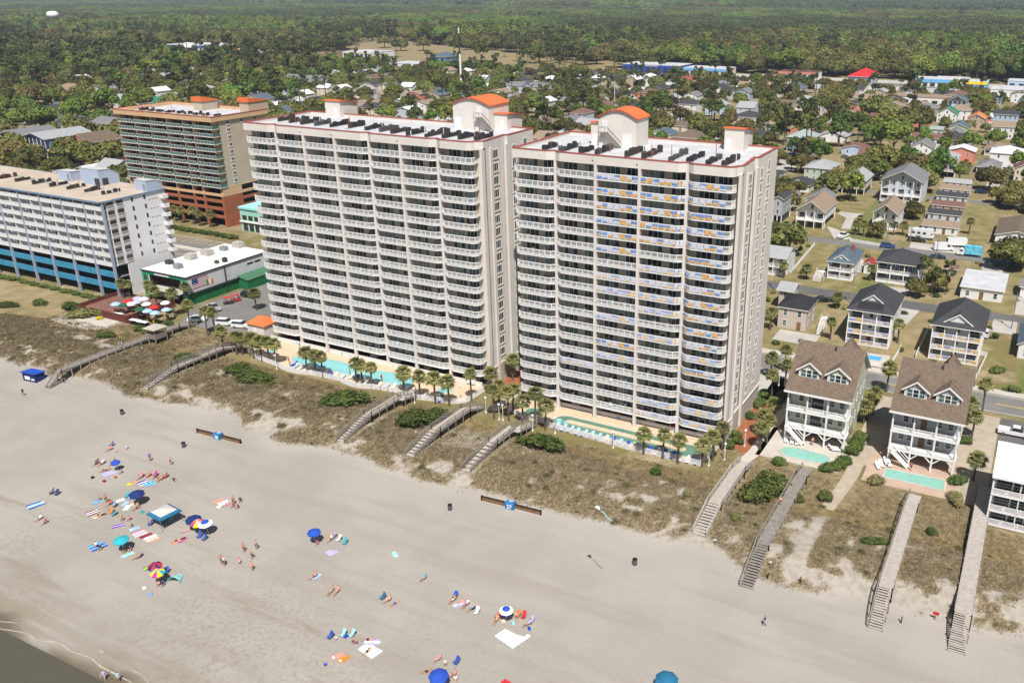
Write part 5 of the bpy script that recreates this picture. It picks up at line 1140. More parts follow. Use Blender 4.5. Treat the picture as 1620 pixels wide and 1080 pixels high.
def pine_crown(seed, h=14, rad=3.4):
    rng = np.random.default_rng(seed); lob = []
    for i in range(13):
        f = rng.random(); z = h * (.52 + .46 * f); q = rad * (1.05 - .55 * f) * (.35 + .65 * rng.random()); a = rng.random() * 6.283
        lob.append((q * math.cos(a), q * math.sin(a), z, .75 + .75 * rng.random()))
    return lobes_cloud(lob, 46, .55, rng, .45)
def trunk_mesh(h, r, m, seed, limbs=5, spread=2.4):
    rr = random.Random(seed); mb = MB(); p = Vector((0, 0, -.1)); q = Vector((rr.uniform(-.3, .3), rr.uniform(-.3, .3), h)); mid = (p + q) / 2 + Vector((rr.uniform(-.2, .2), rr.uniform(-.2, .2), 0))
    mb.tube(p, mid, r, r * .8, 7); mb.tube(mid, q, r * .8, r * .55, 7)
    for i in range(limbs):
        a = 6.283 * i / limbs + rr.random(); mb.tube(mid.lerp(q, .3 + .6 * rr.random()), q + Vector((spread * math.cos(a), spread * math.sin(a), h * .35 * rr.random() + .5)), r * .42, r * .12, 5)
    return mb.mesh('trunk', m)
OAKC = [quad_mesh('crown', oak_crown(i, 4.6 + .5 * (i % 3), 6.4 + .7 * (i % 2), nl=15 + i), C['oak']) for i in range(4)]
BROC = [quad_mesh('crown', oak_crown(20 + i, 3.7 + .4 * i, 8.4 + .7 * i,   .9, 14 + i, 33, .68), C['broad']) for i in range(3)]
PINC = [quad_mesh('crown', pine_crown(40 + i, 15 + 2 * i, 3.2 + .3 * i), C['pine']) for i in range(3)]
OAKT = [trunk_mesh(3.4, .32, C['bark'], i) for i in range(2)]; PINT = [trunk_mesh(12.5, .24, C['bark'], 9 + i, 4, 1.4) for i in range(2)]
KINDS = {'oak': (OAKC, OAKT), 'broad': (BROC, OAKT), 'pine': (PINC, PINT)}
def tree(kind, x, y, s, rz, label, group, i=0, z=Z0):
    cr, tr = KINDS[kind]; t = thing({'oak': 'oak_tree', 'broad': 'leafy_tree', 'pine': 'pine_tree'}[kind], label, 'tree', (x, y, z), rz, group); t.scale = (s, s, s)
    obj('trunk', tr[i % len(tr)], t); obj('crown', cr[i % len(cr)], t); return t
# --- palms
def palm_crown(seed, n=30, L=1.55):
    rr = random.Random(seed); mb = MB()
    for k in range(n):
        az = 6.283 * (k * .382 + rr.random() * .08); el = R(75 - 118 * (k / n) + rr.uniform(-9, 9)); d = Vector((math.cos(az) * math.cos(el), math.sin(az) * math.cos(el), math.sin(el)))
        sd = Vector((-math.sin(az), math.cos(az), 0)); up = sd.cross(d) * -1; stem = .55 * rr.uniform(.8, 1.15); b = d * stem; mb.bar((0, 0, 0), b, .03, .03, 0); Lk = L * rr.uniform(.8, 1.1)
        for j in range(7):
            a = (j - 3) / 3 * 1.05; dr = (d * math.cos(a) + sd * math.sin(a)); w = .11; m1 = b + dr * Lk * .34; tip = b + dr * Lk * .66 * (1 - .16 * abs(a)) + Vector((0, 0, -.34 * Lk * .5)); ws = dr.cross(up).normalized() * w if dr.cross(up).length > .01 else sd * w
            mb.add([b, m1 - ws, tip, m1 + ws], [(0, 1, 2, 3)], 0)
    for k in range(9):
        az = 6.283 * k / 9; p = Vector((.22 * math.cos(az), .22 * math.sin(az), -.1)); mb.add([p, p + Vector((.1, .1, -.55)), p + Vector((.28 * math.cos(az), .28 * math.sin(az), -.95)), p + Vector((-.08, .08, -.5))], [(0, 1, 2, 3)], 1)
    return mb.mesh('crown', C['palm'], C['agave'])
PALMC = [palm_crown(i, 30 + 2 * i) for i in range(4)]
def palm_trunk(h, seed):
    rr = random.Random(seed); mb = MB(); b = Vector((rr.uniform(-.25, .25), rr.uniform(-.25, .25), 0)); n = 6
    P = [b * (f * f) + Vector((0, 0, h * f)) for f in [i / n for i in range(n + 1)]]
    for i in range(n): mb.tube(P[i] if i else (0, 0, -.1), P[i + 1], .2 - .03 * i / n + (.05 if i == 0 else 0), .2 - .03 * (i + 1) / n + (.05 if i == n - 1 else 0), 8, caps=i == n - 1)
    return mb.mesh('trunk', C['trunk']), tuple(P[-1])
PALMT = [palm_trunk(h, 5 + i) for i, h in enumerate((4.2, 5.0, 5.8, 3.2))]
def palm(x, y, h, label, group, z=Z0, i=None):
    rr = random.Random(int(x * 31 + y * 17)); i = i if i is not None else min(range(4), key=lambda k: abs((4.2, 5.0, 5.8, 3.2)[k] - h)); tm, top = PALMT[i]
    t = thing('palm_tree', label, 'palm tree', (x, y, z), rr.random() * 6.28, group); s = h / (4.2, 5.0, 5.8, 3.2)[i]
    obj('trunk', tm, t, sc=(1, 1, s)); obj('crown', rr.choice(PALMC), t, (top[0], top[1], top[2] * s), rr.random() * 6, sc=rr.uniform(1.1, 1.42)); return t
PALMS = [
 ('palmetto in the row along the fence of the turquoise pool', 'palms along the turquoise pool', [((-162.2, 131.8), 4.6), ((-157.1, 131.0), 4.4), ((-155.9, 131.6), 4.2), ((-151.8, 131.1), 4.8), ((-149.1, 130.9), 4.8), ((-147.1, 131.1), 4.8), ((-144.8, 130.7), 5), ((-135.5, 130.7), 4.6), ((-132.6, 130.3), 4.8), ((-130.4, 130.2), 4.8), ((-121.6, 130.7), 5), ((-120.2, 131.0), 4.6), ((-117.2, 130.4), 4.8), ((-109.4, 131.3), 4.8), ((-105.2, 131.0), 5.2), ((-101.2, 130.8), 5.6), ((-98.0, 131.1), 5.4)]),
 ('tall palmetto in the clump between the two towers', 'palms between the towers', [((-95.0, 134.6), 6.2), ((-93.2, 138.9), 5), ((-86.9, 130.4), 6), ((-87.8, 133.7), 5.6), ((-83.9, 131.0), 6.2), ((-84.6, 133.8), 5.4), ((-80.9, 131.3), 4.8), ((-78.0, 131.1), 7), ((-75.6, 130.8), 5.2), ((-93.3, 147.8), 4.6)]),
 ('palmetto standing by the fence of the lazy river', 'palms by the lazy river', [((-55.2, 130.7), 4.2), ((-51.5, 130.8), 4.8), ((-48.4, 130.3), 4.8), ((-44.2, 131.2), 4.2), ((-43.2, 134.0), 4.8), ((-43.0, 138.6), 4.6)]),
 ('palmetto in the red mulch garden beside the five-bay tower', 'palms in the mulch garden', [((-37.7, 152.3), 4.6), ((-41.1, 163.6), 5.5), ((-40.5, 171.6), 5), ((-37.0, 141.9), 4.4), ((-36.6, 145.1), 4.6), ((-37.9, 147.2), 4.2)]),
 ('palmetto at the seaward kerb of the boulevard', 'palms along the boulevard', [((-44.4, 174.4), 4.6), ((-42.6, 178.7), 5.2), ((-20.8, 178.1), 5.4), ((-2.2, 177.0), 6)]),
 ('palmetto growing around the pub terrace', 'palms around the pub', [((-212.9, 144.0), 5.2), ((-211.9, 145.2), 4.8), ((-205.4, 146.2), 5.2), ((-197.9, 142.7), 5.6), ((-190.5, 141.7), 6.4), ((-194.1, 148.6), 5.6), ((-180.7, 138.1), 6.2), ((-172.7, 136.4), 6.4), ((-170.2, 136.7), 6.4), ((-176.0, 155.1), 4.6)]),
 ('palmetto beside the stilted beach houses', 'palms beside the beach houses', [((-21.9, 163.7), 4.2), ((-21.4, 166.2), 4.6), ((-22.2, 161.2), 3.6), ((-4.3, 169.8), 4.6), ((-3.0, 164.3), 4.4), ((-4.9, 167.1), 4.2), ((-1.3, 147.9), 4.2)]),
 ('palmetto in a back garden across the boulevard', 'palms in gardens', [((-52.6, 202.3), 4.6), ((-38.0, 202.7), 4.6), ((-41.5, 225.2), 3.4), ((-23.2, 207.6), 4.8), ((-54.9, 247.0), 3.4), ((-61.0, 245.2), 3.8), ((-38.2, 253.6), 3.8), ((-52.6, 303.7), 4), ((-49.7, 303.3), 4.2), ((-52.1, 307.7), 3.8), ((-40.9, 309.7), 3.6), ((-38.2, 311.1), 3.4), ((-18.1, 322.3), 4.6), ((-66.6, 358.8), 3.6), ((-66.7, 362.6), 3.8), ((-45.3, 404.3), 4), ((-44.6, 410.8), 4.2), ((-31.6, 433.3), 4.6), ((-30.4, 437.2), 5), ((-28.4, 433.3), 4.4), ((-12.3, 416.8), 5.4), ((-11.6, 421.6), 5.8), ((-97.5, 401.1), 4.6), ((-97.4, 406.2), 5), ((-95.0, 402.4), 4.4)]),
 ('palmetto along the parking base of the tan block', 'palms at the tan block', [((-288 + 4.6 * i, 210.6 + (i % 2) * .8), 4.4 + .3 * (i % 3)) for i in range(8)]),
 ('palm in the planted median of the avenue', 'avenue palms', [((-197.6, 466.5), 4.2), ((-197.5, 471.7), 4.2), ((-199.6, 481.2), 4.2), ((-200.7, 488.7), 4.2), ((-202.9, 498.8), 4.2), ((-204.2, 506.8), 4.2), ((-206.4, 517.5), 4.2)]),
]
for lab, grp, l_ in PALMS:
    for (x, y), h in l_: palm(x, y, h, lab, grp)
# --- shrubs
SHR = []
for i in range(4):
    rng = np.random.default_rng(70 + i); lob = [(.62 * math.cos(a) * q, .62 * math.sin(a) * q, .38 + .35 * (1 - q) + .1 * rng.normal(), .30 + .14 * rng.random()) for a, q in zip(rng.random(13) * 6.283, rng.random(13) ** .5)]
    SHR.append(lobes_cloud(lob, 620, .12, rng, .6))
SHRM = {(k, i): quad_mesh('foliage', SHR[i], C[k]) for k in ('shrub', 'hedge', 'palm', 'agave', 'yellow_flower') for i in range(4)}
def shrub(px, sx, sy, sz, label, kind='shrub', group=None, name='shrub', z=None):
    x, y = px; rr = random.Random(int(x * 77 + y * 13)); sx, sy, sz = (sx * 1.25, sy * 1.25, sz * 1.15) if kind == 'shrub' else (sx, sy, sz); o = obj(name, SHRM[(kind, rr.randint(0, 3))], None, (x, y, (terrain(x, y) if y < 128.5 else Z0) - .1 if z is None else z), rr.random() * .6, (sx, sy, sz))
    return tag(o, label, 'shrub', group)
for a, lab in ((((-142.4, 121.4), 6.2, 3.2, 1.9), 'wide dark wax myrtle thicket below the turquoise pool'), (((-147.6, 122.8), 3.5, 2.6, 2), 'round dark shrub at the end of the wide thicket'), (((-162.7, 121.7), 4.4, 3, 2.0), 'dark thicket beside the boardwalk landing'), (((-116.6, 121.7), 5, 3, 2.4), 'dark windswept thicket on the dune below the curved fence'), (((-98.0, 120.1), 3.6, 2.8, 2.9), 'lush green thicket between two boardwalks'), (((-95.8, 123.6), 3, 2.4, 2.4), 'smaller green mound next to the lush thicket'), (((-72.6, 123.0), 4.5, 3, 2.2), 'green thicket beside the third boardwalk'), (((-32.2, 123.8), 2.8, 2.6, 3), 'tall dark thicket between the ramp and the long boardwalk'), (((-31.5, 128.6), 3.2, 3, 3.2), 'large dark thicket behind the ramp boardwalk'), (((-22.6, 130.2), 1.4, 1.3, 1.6), 'small round shrub beside the sandy trail'), (((-26.2, 127.5), 1.1, 1.1, 1.5), 'little bright shrub hugging the long boardwalk'), (((-5.6, 127.7), 1.1, 1, 1.2), 'lone dark shrub on the open dune'), (((-13.0, 120.3), 2.6, .9, .9), 'low creeping green patch on the bare dune'), (((-50.2, 124.3), 1.1, 1, 1.4), 'lone round shrub on the dune below the lazy river'), (((-33.5, 116.9), 1.2, 1.1, 1.4), 'spiky palmetto scrub below the ramp'), (((-42.8, 119.9), 1.0, 1, 1.2), 'scrubby tuft at the dune front'), (((-211.6, 131.3), 5.5, 3.2, 2.4), 'large scrub thicket on the hotel dune'), (((-218.9, 133.0), 3, 2.5, 2.2), 'dark clump beside the hotel thicket'), (((-230.3, 131.6), 2.6, 1.8, 1.6), 'small dark bush below the hotel lawn'), (((-236.8, 126.6), 4, 2, 1.4), 'low bush at the frame edge below the hotel'), (((-193.3, 124.3), 2.2, 1.6, 1.4), 'dark round bush beside the pub sand yard')):
    shrub(*a, lab, kind='palm' if 'scrub' in lab else 'shrub')
for i, p in enumerate(((-42.4, 153.2), (-42.5, 160.2), (-42.7, 164.5), (-39.5, 162.7), (-39.6, 164.7), (-42.6, 144.2), (-41.6, 142.0), (-42.5, 139.9), (-42.5, 158.6), (-39.1, 165.9))): shrub(p, 1.7, 1.6, 1.7, 'clipped round bush in the red mulch garden', 'hedge', 'clipped bushes')
for p in ((-21.6, 154.5), (-21.6, 151.7), (-22.0, 147.7), (-22.3, 143.7), (-21.7, 149.5), (-22.8, 141.2)): shrub(p, 1.9, 1.7, 1.7, 'green hedge shrub beside the pale yellow beach house', 'hedge', 'hedge shrubs')
for x in np.arange(-285, -219, 4.6): shrub((x, 141.6), 2.8, 1.3, 1.3, 'long yellow-green shrub in the hedge at the hotel foot', 'hedge', 'hotel hedge')
for x in np.arange(-268, -236, 3.4): shrub((x, 203.2), 2.3, 1.1, 1.6, 'dark shrub of the hedge at the tan block', 'shrub', 'tan block hedge')
for p, lab in (((-186.7, 135.0), 'yellow flowering bush by the pub boardwalk'), ((-191.7, 137.0), 'second yellow flowering bush at the deck corner'), ((-206.5, 131.9), 'yellow flowering bush at the terrace edge')): shrub(p, 1.2, 1, 1, lab, 'yellow_flower')
for p, lab in (((-187.1, 136.8), 'round green bush beside the yellow blossoms'), ((-190.5, 131.1), 'grey-green bush in front of the pub'), ((-187.6, 130.6), 'low bush next to the boardwalk pavilion')): shrub(p, 1.8, 1.6, 1.6, lab, 'hedge')
for p, lab in (((-15.8, 139.3), 'pale pampas clump at the corner of the grey house pool'), ((-3.6, 139.9), 'pale pampas clump by the last boardwalk'), ((-3.0, 138.1), 'second pale grass clump by the motel walk')): shrub(p, 1.8, 1.8, 1.6, lab, 'agave')
for p, lab in (((-3.4, 145.7), 'round dark bush by the grey beach house'), ((-4.4, 161.7), 'small clipped bush under the motel car park'), ((-32.5, 138.0), 'low hedge at the pool of the yellow house'), ((-23.9, 139.9), 'hedge at the far end of the yellow house pool'), ((2.4, 190.0), 'dark shrub on the corner lawn'), ((-0.8, 199.4), 'large dark shrub by the bungalow'), ((-73.8, 346.4), 'olive garden shrub beside the stilted house'), ((-51.1, 209.6), 'clipped hedge before the beige cottage')): shrub(p, 2.2, 1.6, 1.7, lab, 'hedge')
# --- dune grass and sea oats: far too many blades to count
def dune_grass():
    rng = np.random.default_rng(3); N = 190000
    x = rng.uniform(-232, 22, N); y = rng.uniform(103, 139, N); y = np.where((y > 128.6) & ~(((x > -42.8) & (x < 22)) | ((x > -200) & (x < -159))), 300, y); keep = np.array([veg(a, c) > rng.random() * 1.05 for a, c in zip(x, y)])
    for wx, w0, w1, ww in WALKX: keep &= ~((abs(x - wx) < ww / 2 + .2) & (y > w0) & (y < w1))
    keep &= ~((y > 124) & (rng.random(N) < .4)); keep &= (y < 200) & ~((y > 128.5) & (((x > -37.4) & (x < -22) & (y > 137)) | ((x > -40) & (x < -36) & (y > 133)) | ((x > 1) & (y > 133)) | ((x < -150) & (y > 137.5)) | ((x > -22.6) & (x < -18.6))))
    x, y = x[keep], y[keep]; z = np.array([terrain(a, min(c, 128.5)) for a, c in zip(x, y)]); n = len(x); B = 5
    X = np.repeat(x, B) + rng.normal(0, .16, n * B); Y = np.repeat(y, B) + rng.normal(0, .16, n * B); Zb = np.repeat(z, B) - .04
    h = rng.uniform(.16, .5, n * B) * np.repeat(rng.uniform(.55, 1.25, n), B); a = rng.random(n * B) * 6.283; w_ = .045
    lean = np.stack([.35 + .3 * rng.normal(size=n * B), .15 + .3 * rng.normal(size=n * B)], 1) * h[:, None]
    p0 = np.stack([X - w_ * np.cos(a), Y - w_ * np.sin(a), Zb], 1); p1 = np.stack([X + w_ * np.cos(a), Y + w_ * np.sin(a), Zb], 1); p2 = np.stack([X + lean[:, 0], Y + lean[:, 1], Zb + h], 1)
    v = np.stack([p0, p1, p2], 1).reshape(-1, 3); me = bpy.data.meshes.new('dune_grass'); me.vertices.add(len(v)); me.vertices.foreach_set('co', v.astype(np.float32).ravel()); k = len(v) // 3
    me.loops.add(len(v)); me.loops.foreach_set('vertex_index', np.arange(len(v), dtype=np.int32)); me.polygons.add(k); me.polygons.foreach_set('loop_start', np.arange(0, len(v), 3, dtype=np.int32)); me.polygons.foreach_set('loop_total', np.full(k, 3, np.int32))
    me.materials.append(mat('dune_grass', (.145, .112, .058), .9, .3, .6, col2=(.295, .235, .145))); me.update(calc_edges=True); return tag(obj('dune_grass', me), 'dry brown dune grass and sea oats covering the dunes', 'grass', kind='stuff')
dune_grass()
def dune_scrub():
    rng = np.random.default_rng(9); vs = []
    while len(vs) < 190:
        x, y = rng.uniform(-230, 20), rng.uniform(106, 128)
        if veg(x, y) < .3 or any(abs(x - a) < c / 2 + .8 and b_ < y < d for a, b_, d, c in WALKX): continue
        q = SHR[len(vs) % 4].reshape(-1, 4, 3)[::6]; s = rng.uniform(.3, 1.0) ** 1.5; cen = q.mean(1, keepdims=True); v = ((cen * s + (q - cen) * (.5 + s * .5)) * (1.3, 1.1, .75)).reshape(-1, 3); vs.append(v + (x, y, terrain(x, y) - .08))
    return tag(obj('dune_scrub', quad_mesh('dune_scrub', np.concatenate(vs), leafmat('scrub_leaves', (.10, .085, .035), (.12, .125, .04), .1))), 'low dark scrub tufts scattered through the dune grass', 'scrub', kind='stuff')
dune_scrub()
# --- scattered masses by geometry nodes
def scatter(name, pts, variants, label, cat='forest'):
    """pts: rows x, y, z, rotation, scale, variant; one object that instances the variants"""
    pts = np.array(pts, np.float32); me = bpy.data.meshes.new(name); me.vertices.add(len(pts)); me.vertices.foreach_set('co', pts[:, :3].ravel())
    for nm, ty, col in (('rz', 'FLOAT', 3), ('sc', 'FLOAT', 4)): at = me.attributes.new(nm, ty, 'POINT'); at.data.foreach_set('value', pts[:, col])
    at = me.attributes.new('kind_index', 'INT', 'POINT'); at.data.foreach_set('value', pts[:, 5].astype(np.int32))
    cl = bpy.data.collections.new(name + '_kinds')
    for i, m in enumerate(variants): cl.objects.link(bpy.data.objects.new('%s_kind_%02d' % (name, i), m))
    o = tag(obj(name, me), label, cat, kind='stuff'); g = bpy.data.node_groups.new(name, 'GeometryNodeTree')
    g.interface.new_socket('Geometry', in_out='INPUT', socket_type='NodeSocketGeometry'); g.interface.new_socket('Geometry', in_out='OUTPUT', socket_type='NodeSocketGeometry')
    N, L = g.nodes, g.links; gi, go = N.new('NodeGroupInput'), N.new('NodeGroupOutput'); ip = N.new('GeometryNodeInstanceOnPoints'); ci = N.new('GeometryNodeCollectionInfo')
    ci.inputs['Collection'].default_value = cl; ci.inputs['Separate Children'].default_value = True; ci.inputs['Reset Children'].default_value = True
    def attr(n_, dt): a = N.new('GeometryNodeInputNamedAttribute'); a.data_type = dt; a.inputs['Name'].default_value = n_; return a.outputs[0]
    cx = N.new('ShaderNodeCombineXYZ'); L.new(attr('rz', 'FLOAT'), cx.inputs[2]); er = N.new('FunctionNodeEulerToRotation'); L.new(cx.outputs[0], er.inputs[0])
    L.new(gi.outputs[0], ip.inputs['Points']); L.new(ci.outputs[0], ip.inputs['Instance']); ip.inputs['Pick Instance'].default_value = True; L.new(attr('kind_index', 'INT'), ip.inputs['Instance Index']); L.new(er.outputs[0], ip.inputs['Rotation']); L.new(attr('sc', 'FLOAT'), ip.inputs['Scale']); L.new(ip.outputs[0], go.inputs[0])
    md = o.modifiers.new('scatter', 'NODES'); md.node_group = g; return o
def whole(cr, tr, cm):
    """crown and trunk as one mesh, for the instanced masses"""
    a = cr; v = np.empty(len(a.vertices) * 3, np.float32); a.vertices.foreach_get('co', v); v = v.reshape(-1, 3); tv = [tuple(p.co) for p in tr.vertices]; tf = [tuple(p.vertices) for p in tr.polygons]; n = len(v)
    me = bpy.data.meshes.new('tree'); me.from_pydata([tuple(p) for p in v] + tv, [], [tuple(range(i, i + 4)) for i in range(0, n, 4)] + [tuple(n + i for i in f) for f in tf])
    me.materials.append(cm); me.materials.append(C['bark']); me.polygons.foreach_set('material_index', [0] * (n // 4) + [1] * len(tf)); return me
TREES = [whole(c, OAKT[0], C['oak']) for c in OAKC] + [whole(c, OAKT[1], C['broad']) for c in BROC] + [whole(c, PINT[0], C['pine']) for c in PINC]

# ------------------------------------------------------------------ town further inland
BLOCK = [(-320, -205, 140, 245), (-160, -20, 120, 176), (-245, -190, 120, 200), (-40, 40, 100, 180)]
STREETS = [(174, 190.5), (233, 242), (287.5, 296), (373, 380.5), (449, 457), (529, 537), (611, 619), (699, 707), (778, 876)]
GOLF = [[(-934.3, 1052.1), (-981.7, 1220.2), (-765.0, 1089.1), (-652.1, 1042.3), (-530.4, 944.3), (-539.3, 848.4), (-606.2, 814.1), (-753.8, 863.4)], [(-474.7, 972.9), (-417.1, 1036.1), (-390.1, 915.6), (-440.8, 880.5)]]
CLEAR = [[(-89.3, 400.4), (-75.6, 412.4), (-85.4, 460.5), (-102.2, 464.4)], [(-73.6, 470.6), (-63.4, 475.9), (-69.9, 527.0), (-81.7, 516.0)], [(-24.4, 400.6), (-9.4, 408.3), (-11.3, 443.7), (-27.6, 435.4)], [(-19.4, 300.4), (-8.5, 306.0), (-14.2, 389.6), (-26.6, 383.2)], [(-109.0, 400.3), (-97.9, 402.6), (-108.2, 444.7), (-118.2, 443.6)]]
def inpoly(x, y, P):
    c = False
    for (x0, y0), (x1, y1) in zip(P, P[1:] + P[:1]):
        if (y0 > y) != (y1 > y) and x < (x1 - x0) * (y - y0) / (y1 - y0) + x0: c = not c
    return c
def free(x, y, r=0, streets=True):
    if any(a - r < x < b + r and c - r < y < d + r for a, b, c, d in OCC) or any(a < x < b and c < y < d for a, b, c, d in BLOCK): return False
    if streets and any(a - r < y < b + r for a, b in STREETS): return False
    if 374 < y < 818:
        cx = -172 + (y - 374) * (22 / 266) if y < 640 else -150 + (y - 640) * (37 / 178)
        if abs(x - cx) < 7 + r: return False
    return not any(inpoly(x, y, P) for P in GOLF + CLEAR)
def hidden(x, y):
    """nothing of a house or tree here shows past the towers"""
    u = x / y; return (y < 425 and (-.955 < u < -.59 or -.525 < u < -.275)) or (y < 400 and -1.25 < u < -1.06)
def inview(x, y, pad=60): return -1.82 * y - pad < x < .06 * y + pad
wl = ['w_white', 'w_white', 'w_white', 'w_cream', 'w_greyblue', 'w_grey', 'w_tan', 'w_ltblue', 'w_sage', 'w_coral']
rl = ['r_grey', 'r_dark', 'r_tan', 'r_brown', 'r_ltgrey', 'r_ltgrey', 'r_white', 'r_white', 'r_redbrown', 'r_blue', 'r_ltgrey', 'r_tan']
RN = {'r_grey': 'grey', 'r_dark': 'charcoal', 'r_tan': 'tan', 'r_brown': 'brown', 'r_ltgrey': 'pale grey', 'r_white': 'white', 'r_redbrown': 'red-brown', 'r_blue': 'slate blue'}
WN = {'w_white': 'white', 'w_cream': 'cream', 'w_greyblue': 'pale blue-grey', 'w_grey': 'grey', 'w_tan': 'tan', 'w_ltblue': 'light blue', 'w_sage': 'sage', 'w_coral': 'coral'}
def zone(x, y):
    u = x / y; d = 'by back streets' if y < 340 else 'mid-town' if y < 560 else 'toward the highway'
    return d + (' beyond the hotel' if u < -1.0 else ' behind the tan block' if u < -.82 else ' behind seven-bay tower' if u < -.5 else ' behind five-bay tower' if u < -.27 else ' inland of beach houses')
rr = random.Random(8); nh = 0
for y in list(range(250, 286, 30)) + [305, 336, 352, 386, 418, 462, 496, 542, 576, 624, 660, 712, 744]:
    x = .05 * y; row = 0
    while x > -1.55 * y - 20 and nh < 262 and row < 30:
        L = rr.uniform(9, 15); D = rr.uniform(10, 15); yy = y + rr.uniform(-3, 3); x -= L + rr.uniform(3, 15)
        dens = .95 if x > -520 else .5
        if (x > -70 and y < 420) or hidden(x + L / 2, yy): continue
        if rr.random() > dens or not free(x + L / 2, yy + D / 2, 5, False) or not free(x, yy, 1) or not free(x + L, yy + D, 1): continue
        rk = rr.choice(rl); wk = rr.choice(wl); st_ = rr.choice((1, 1, 2, 2)); lab = '%s-storey %s house with %s roof %s' % (('', 'one', 'two')[st_], WN[wk], RN[rk], zone(x, yy)); house(lab, (x, yy), (x + L, yy), D, st_, 2.9, rr.choice(('hip', 'gable_x', 'gable_y', 'gable_y')), rr.uniform(1.8, 3.2), wk, rk, detail=1 if yy < 440 else .5, group=lab); nh += 1; row += 1
        if x > -560: sheet('pavement_driveway', rect(x + L * .2, x + L * .2 + 3.4, yy - 7.5, yy - .3), C[rr.choice(('drive', 'sidewalk'))], Z0 + .045)
# commercial strip along the highway
def shop(label, p, q, D, h, wm, roofm='membrane', band=None, bandh=1.5, arch=False, text=None, pitched=0, name='store'):
    x0, x1 = sorted((p[0], q[0])); yf = (p[1] + q[1]) / 2; t = thing(name, label, 'store', ((x0 + x1) / 2, yf, Z0)); hw = (x1 - x0) / 2; OCC.append((x0 - 4, x1 + 4, yf - 12, yf + D + 4))
    m = MB(); m.box(-hw, hw, 0, D, 0, h); obj('wall', m.mesh('wall', C[wm]), t)
    if pitched: obj('roof', hip_roof(-hw, hw, 0, D, h, pitched, 1, 'hip').mesh('roof', C[roofm], C['white']), t)
    else: m = MB(); m.box(-hw - .2, hw + .2, -.2, D + .2, h, h + .5); obj('roof', m.mesh('roof', C[roofm]), t)
    if band: m = MB(); m.box(-hw - .1, hw + .1, -.35, -.05, h - bandh, h + .35); obj('sign_band', m.mesh('sign_band', C[band]), t)
    n = max(2, int(2 * hw / 6))
    for i in range(n): m = MB(); x = -hw + (i + .5) * 2 * hw / n; m.box(x - 1.9, x + 1.9, -.06, -.01, .3, h - bandh - .4); obj('shop_window', m.mesh('shop_window', C['glass_dark']), t)
    if arch: m = MB(); m.prof([(a * 9, b * 6.5 + h - 2) for a, b in [(-1, 0), (1, 0)] + [(math.cos(math.pi * i / 10), .35 + math.sin(math.pi * i / 10) * .65) for i in range(11)]], -1.2, -.4, 'y'); obj('entrance_arch', m.mesh('entrance_arch', C['white']), t)
    if text: m = MB(); m.box(-7, 7, -.45, -.36, h - bandh + .5, h - .5); obj('sign_panel', m.mesh('sign_panel', C['c_white']), t)
    return t
shop('long store with bright blue front and white roof beyond the town', (-388.2, 839.0), (-327.3, 838.9), 34, 7.5, 'c_blue', text=True)
shop('beige-roofed store with blue base next to the long blue store', (-324.0, 840.6), (-281.0, 840.4), 30, 6, 'w_cream', band='c_sky', bandh=2)
shop('pink and white shop strip by the highway', (-231.4, 844.5), (-196.2, 842.2), 22, 6, 'w_white', 'r_redbrown', band='w_coral')
shop('red pyramid-roofed restaurant by the highway', (-166.3, 837.8), (-144.6, 836.3), 34, 5, 'w_grey', 'c_red', pitched=6)
shop('white shop with a long blue awning by the highway', (-108.7, 830.4), (-72.6, 825.8), 24, 6, 'w_white', 'membrane', band='c_sky', bandh=2.4)
shop('yellow and blue shop next to the blue awning', (-67.0, 823.1), (-50.7, 820.4), 22, 6, 'c_sky', 'membrane', band='c_yellow', bandh=2)
shop('white flat-roofed warehouse by the highway', (-45.1, 777.0), (-11.7, 775.1), 34, 5, 'w_white', 'membrane')
shop('white attraction building with a blue entrance arch', (-1061.9, 832.1), (-962.7, 855.6), 60, 8, 'w_white', 'membrane', band='c_blue', bandh=2, arch=True)
shop('low pink-roofed restaurant beside the attraction', (-918.7, 802.2), (-892.6, 803.8), 40, 5, 'w_cream', 'c_coral', pitched=5)
shop('white gabled shopping centre near the golf course', (-744.8, 834.2), (-701.5, 835.0), 40, 9, 'w_white', 'membrane', band='w_cream')
shop('white row of shops beyond the oaks', (-615.1, 755.7), (-577.0, 758.4), 30, 6, 'w_white', 'membrane')
shop('blue beachwear shop near the golf course', (-628.2, 841.7), (-606.1, 843.1), 30, 7, 'w_blue', 'r_blue', pitched=4)
shop('pale terracotta building far left of the woods', (-1590.7, 952.1), (-1535.3, 958.1), 60, 8, 'w_cream', 'c_coral', pitched=6)
shop('white hall in the far woods', (-2527.7, 1689.6), (-2491.3, 1708.2), 90, 14, 'w_white', 'membrane')
shop('brown long-roofed diner beside the highway', (-295.0, 734.8), (-272.0, 734.9), 24, 5, 'w_cream', 'w_brick', pitched=3)
r9 = random.Random(17)
for i in range(34):
    px = r9.uniform(-430, 60) if i < 24 else r9.uniform(-1250, -860); y_ = r9.choice((700, 722, 748, 786, 850, 858)); L = r9.uniform(16, 42); x_ = px
    if not free(x_ + L / 2, y_ + 6, 4, False) or not free(x_, y_, 0, False) or not free(x_ + L, y_ + 10, 0, False): continue
    wk, rk = r9.choice(('w_white', 'w_white', 'w_cream', 'w_grey', 'w_ltblue')), r9.choice(('membrane', 'membrane', 'r_ltgrey', 'r_tan', 'r_white')); lab = '%s-walled low store with %s flat roof along the highway strip %s' % (WN[wk], {'membrane': 'white', 'r_ltgrey': 'pale grey', 'r_tan': 'tan', 'r_white': 'off-white'}[rk], 'beyond the hotel' if x_ < -800 else 'inland of the towers')
    o = shop(lab, (x_, y_), (x_ + L, y_), r9.uniform(12, 22), r9.uniform(3.6, 5.5), wk, rk); o['group'] = lab
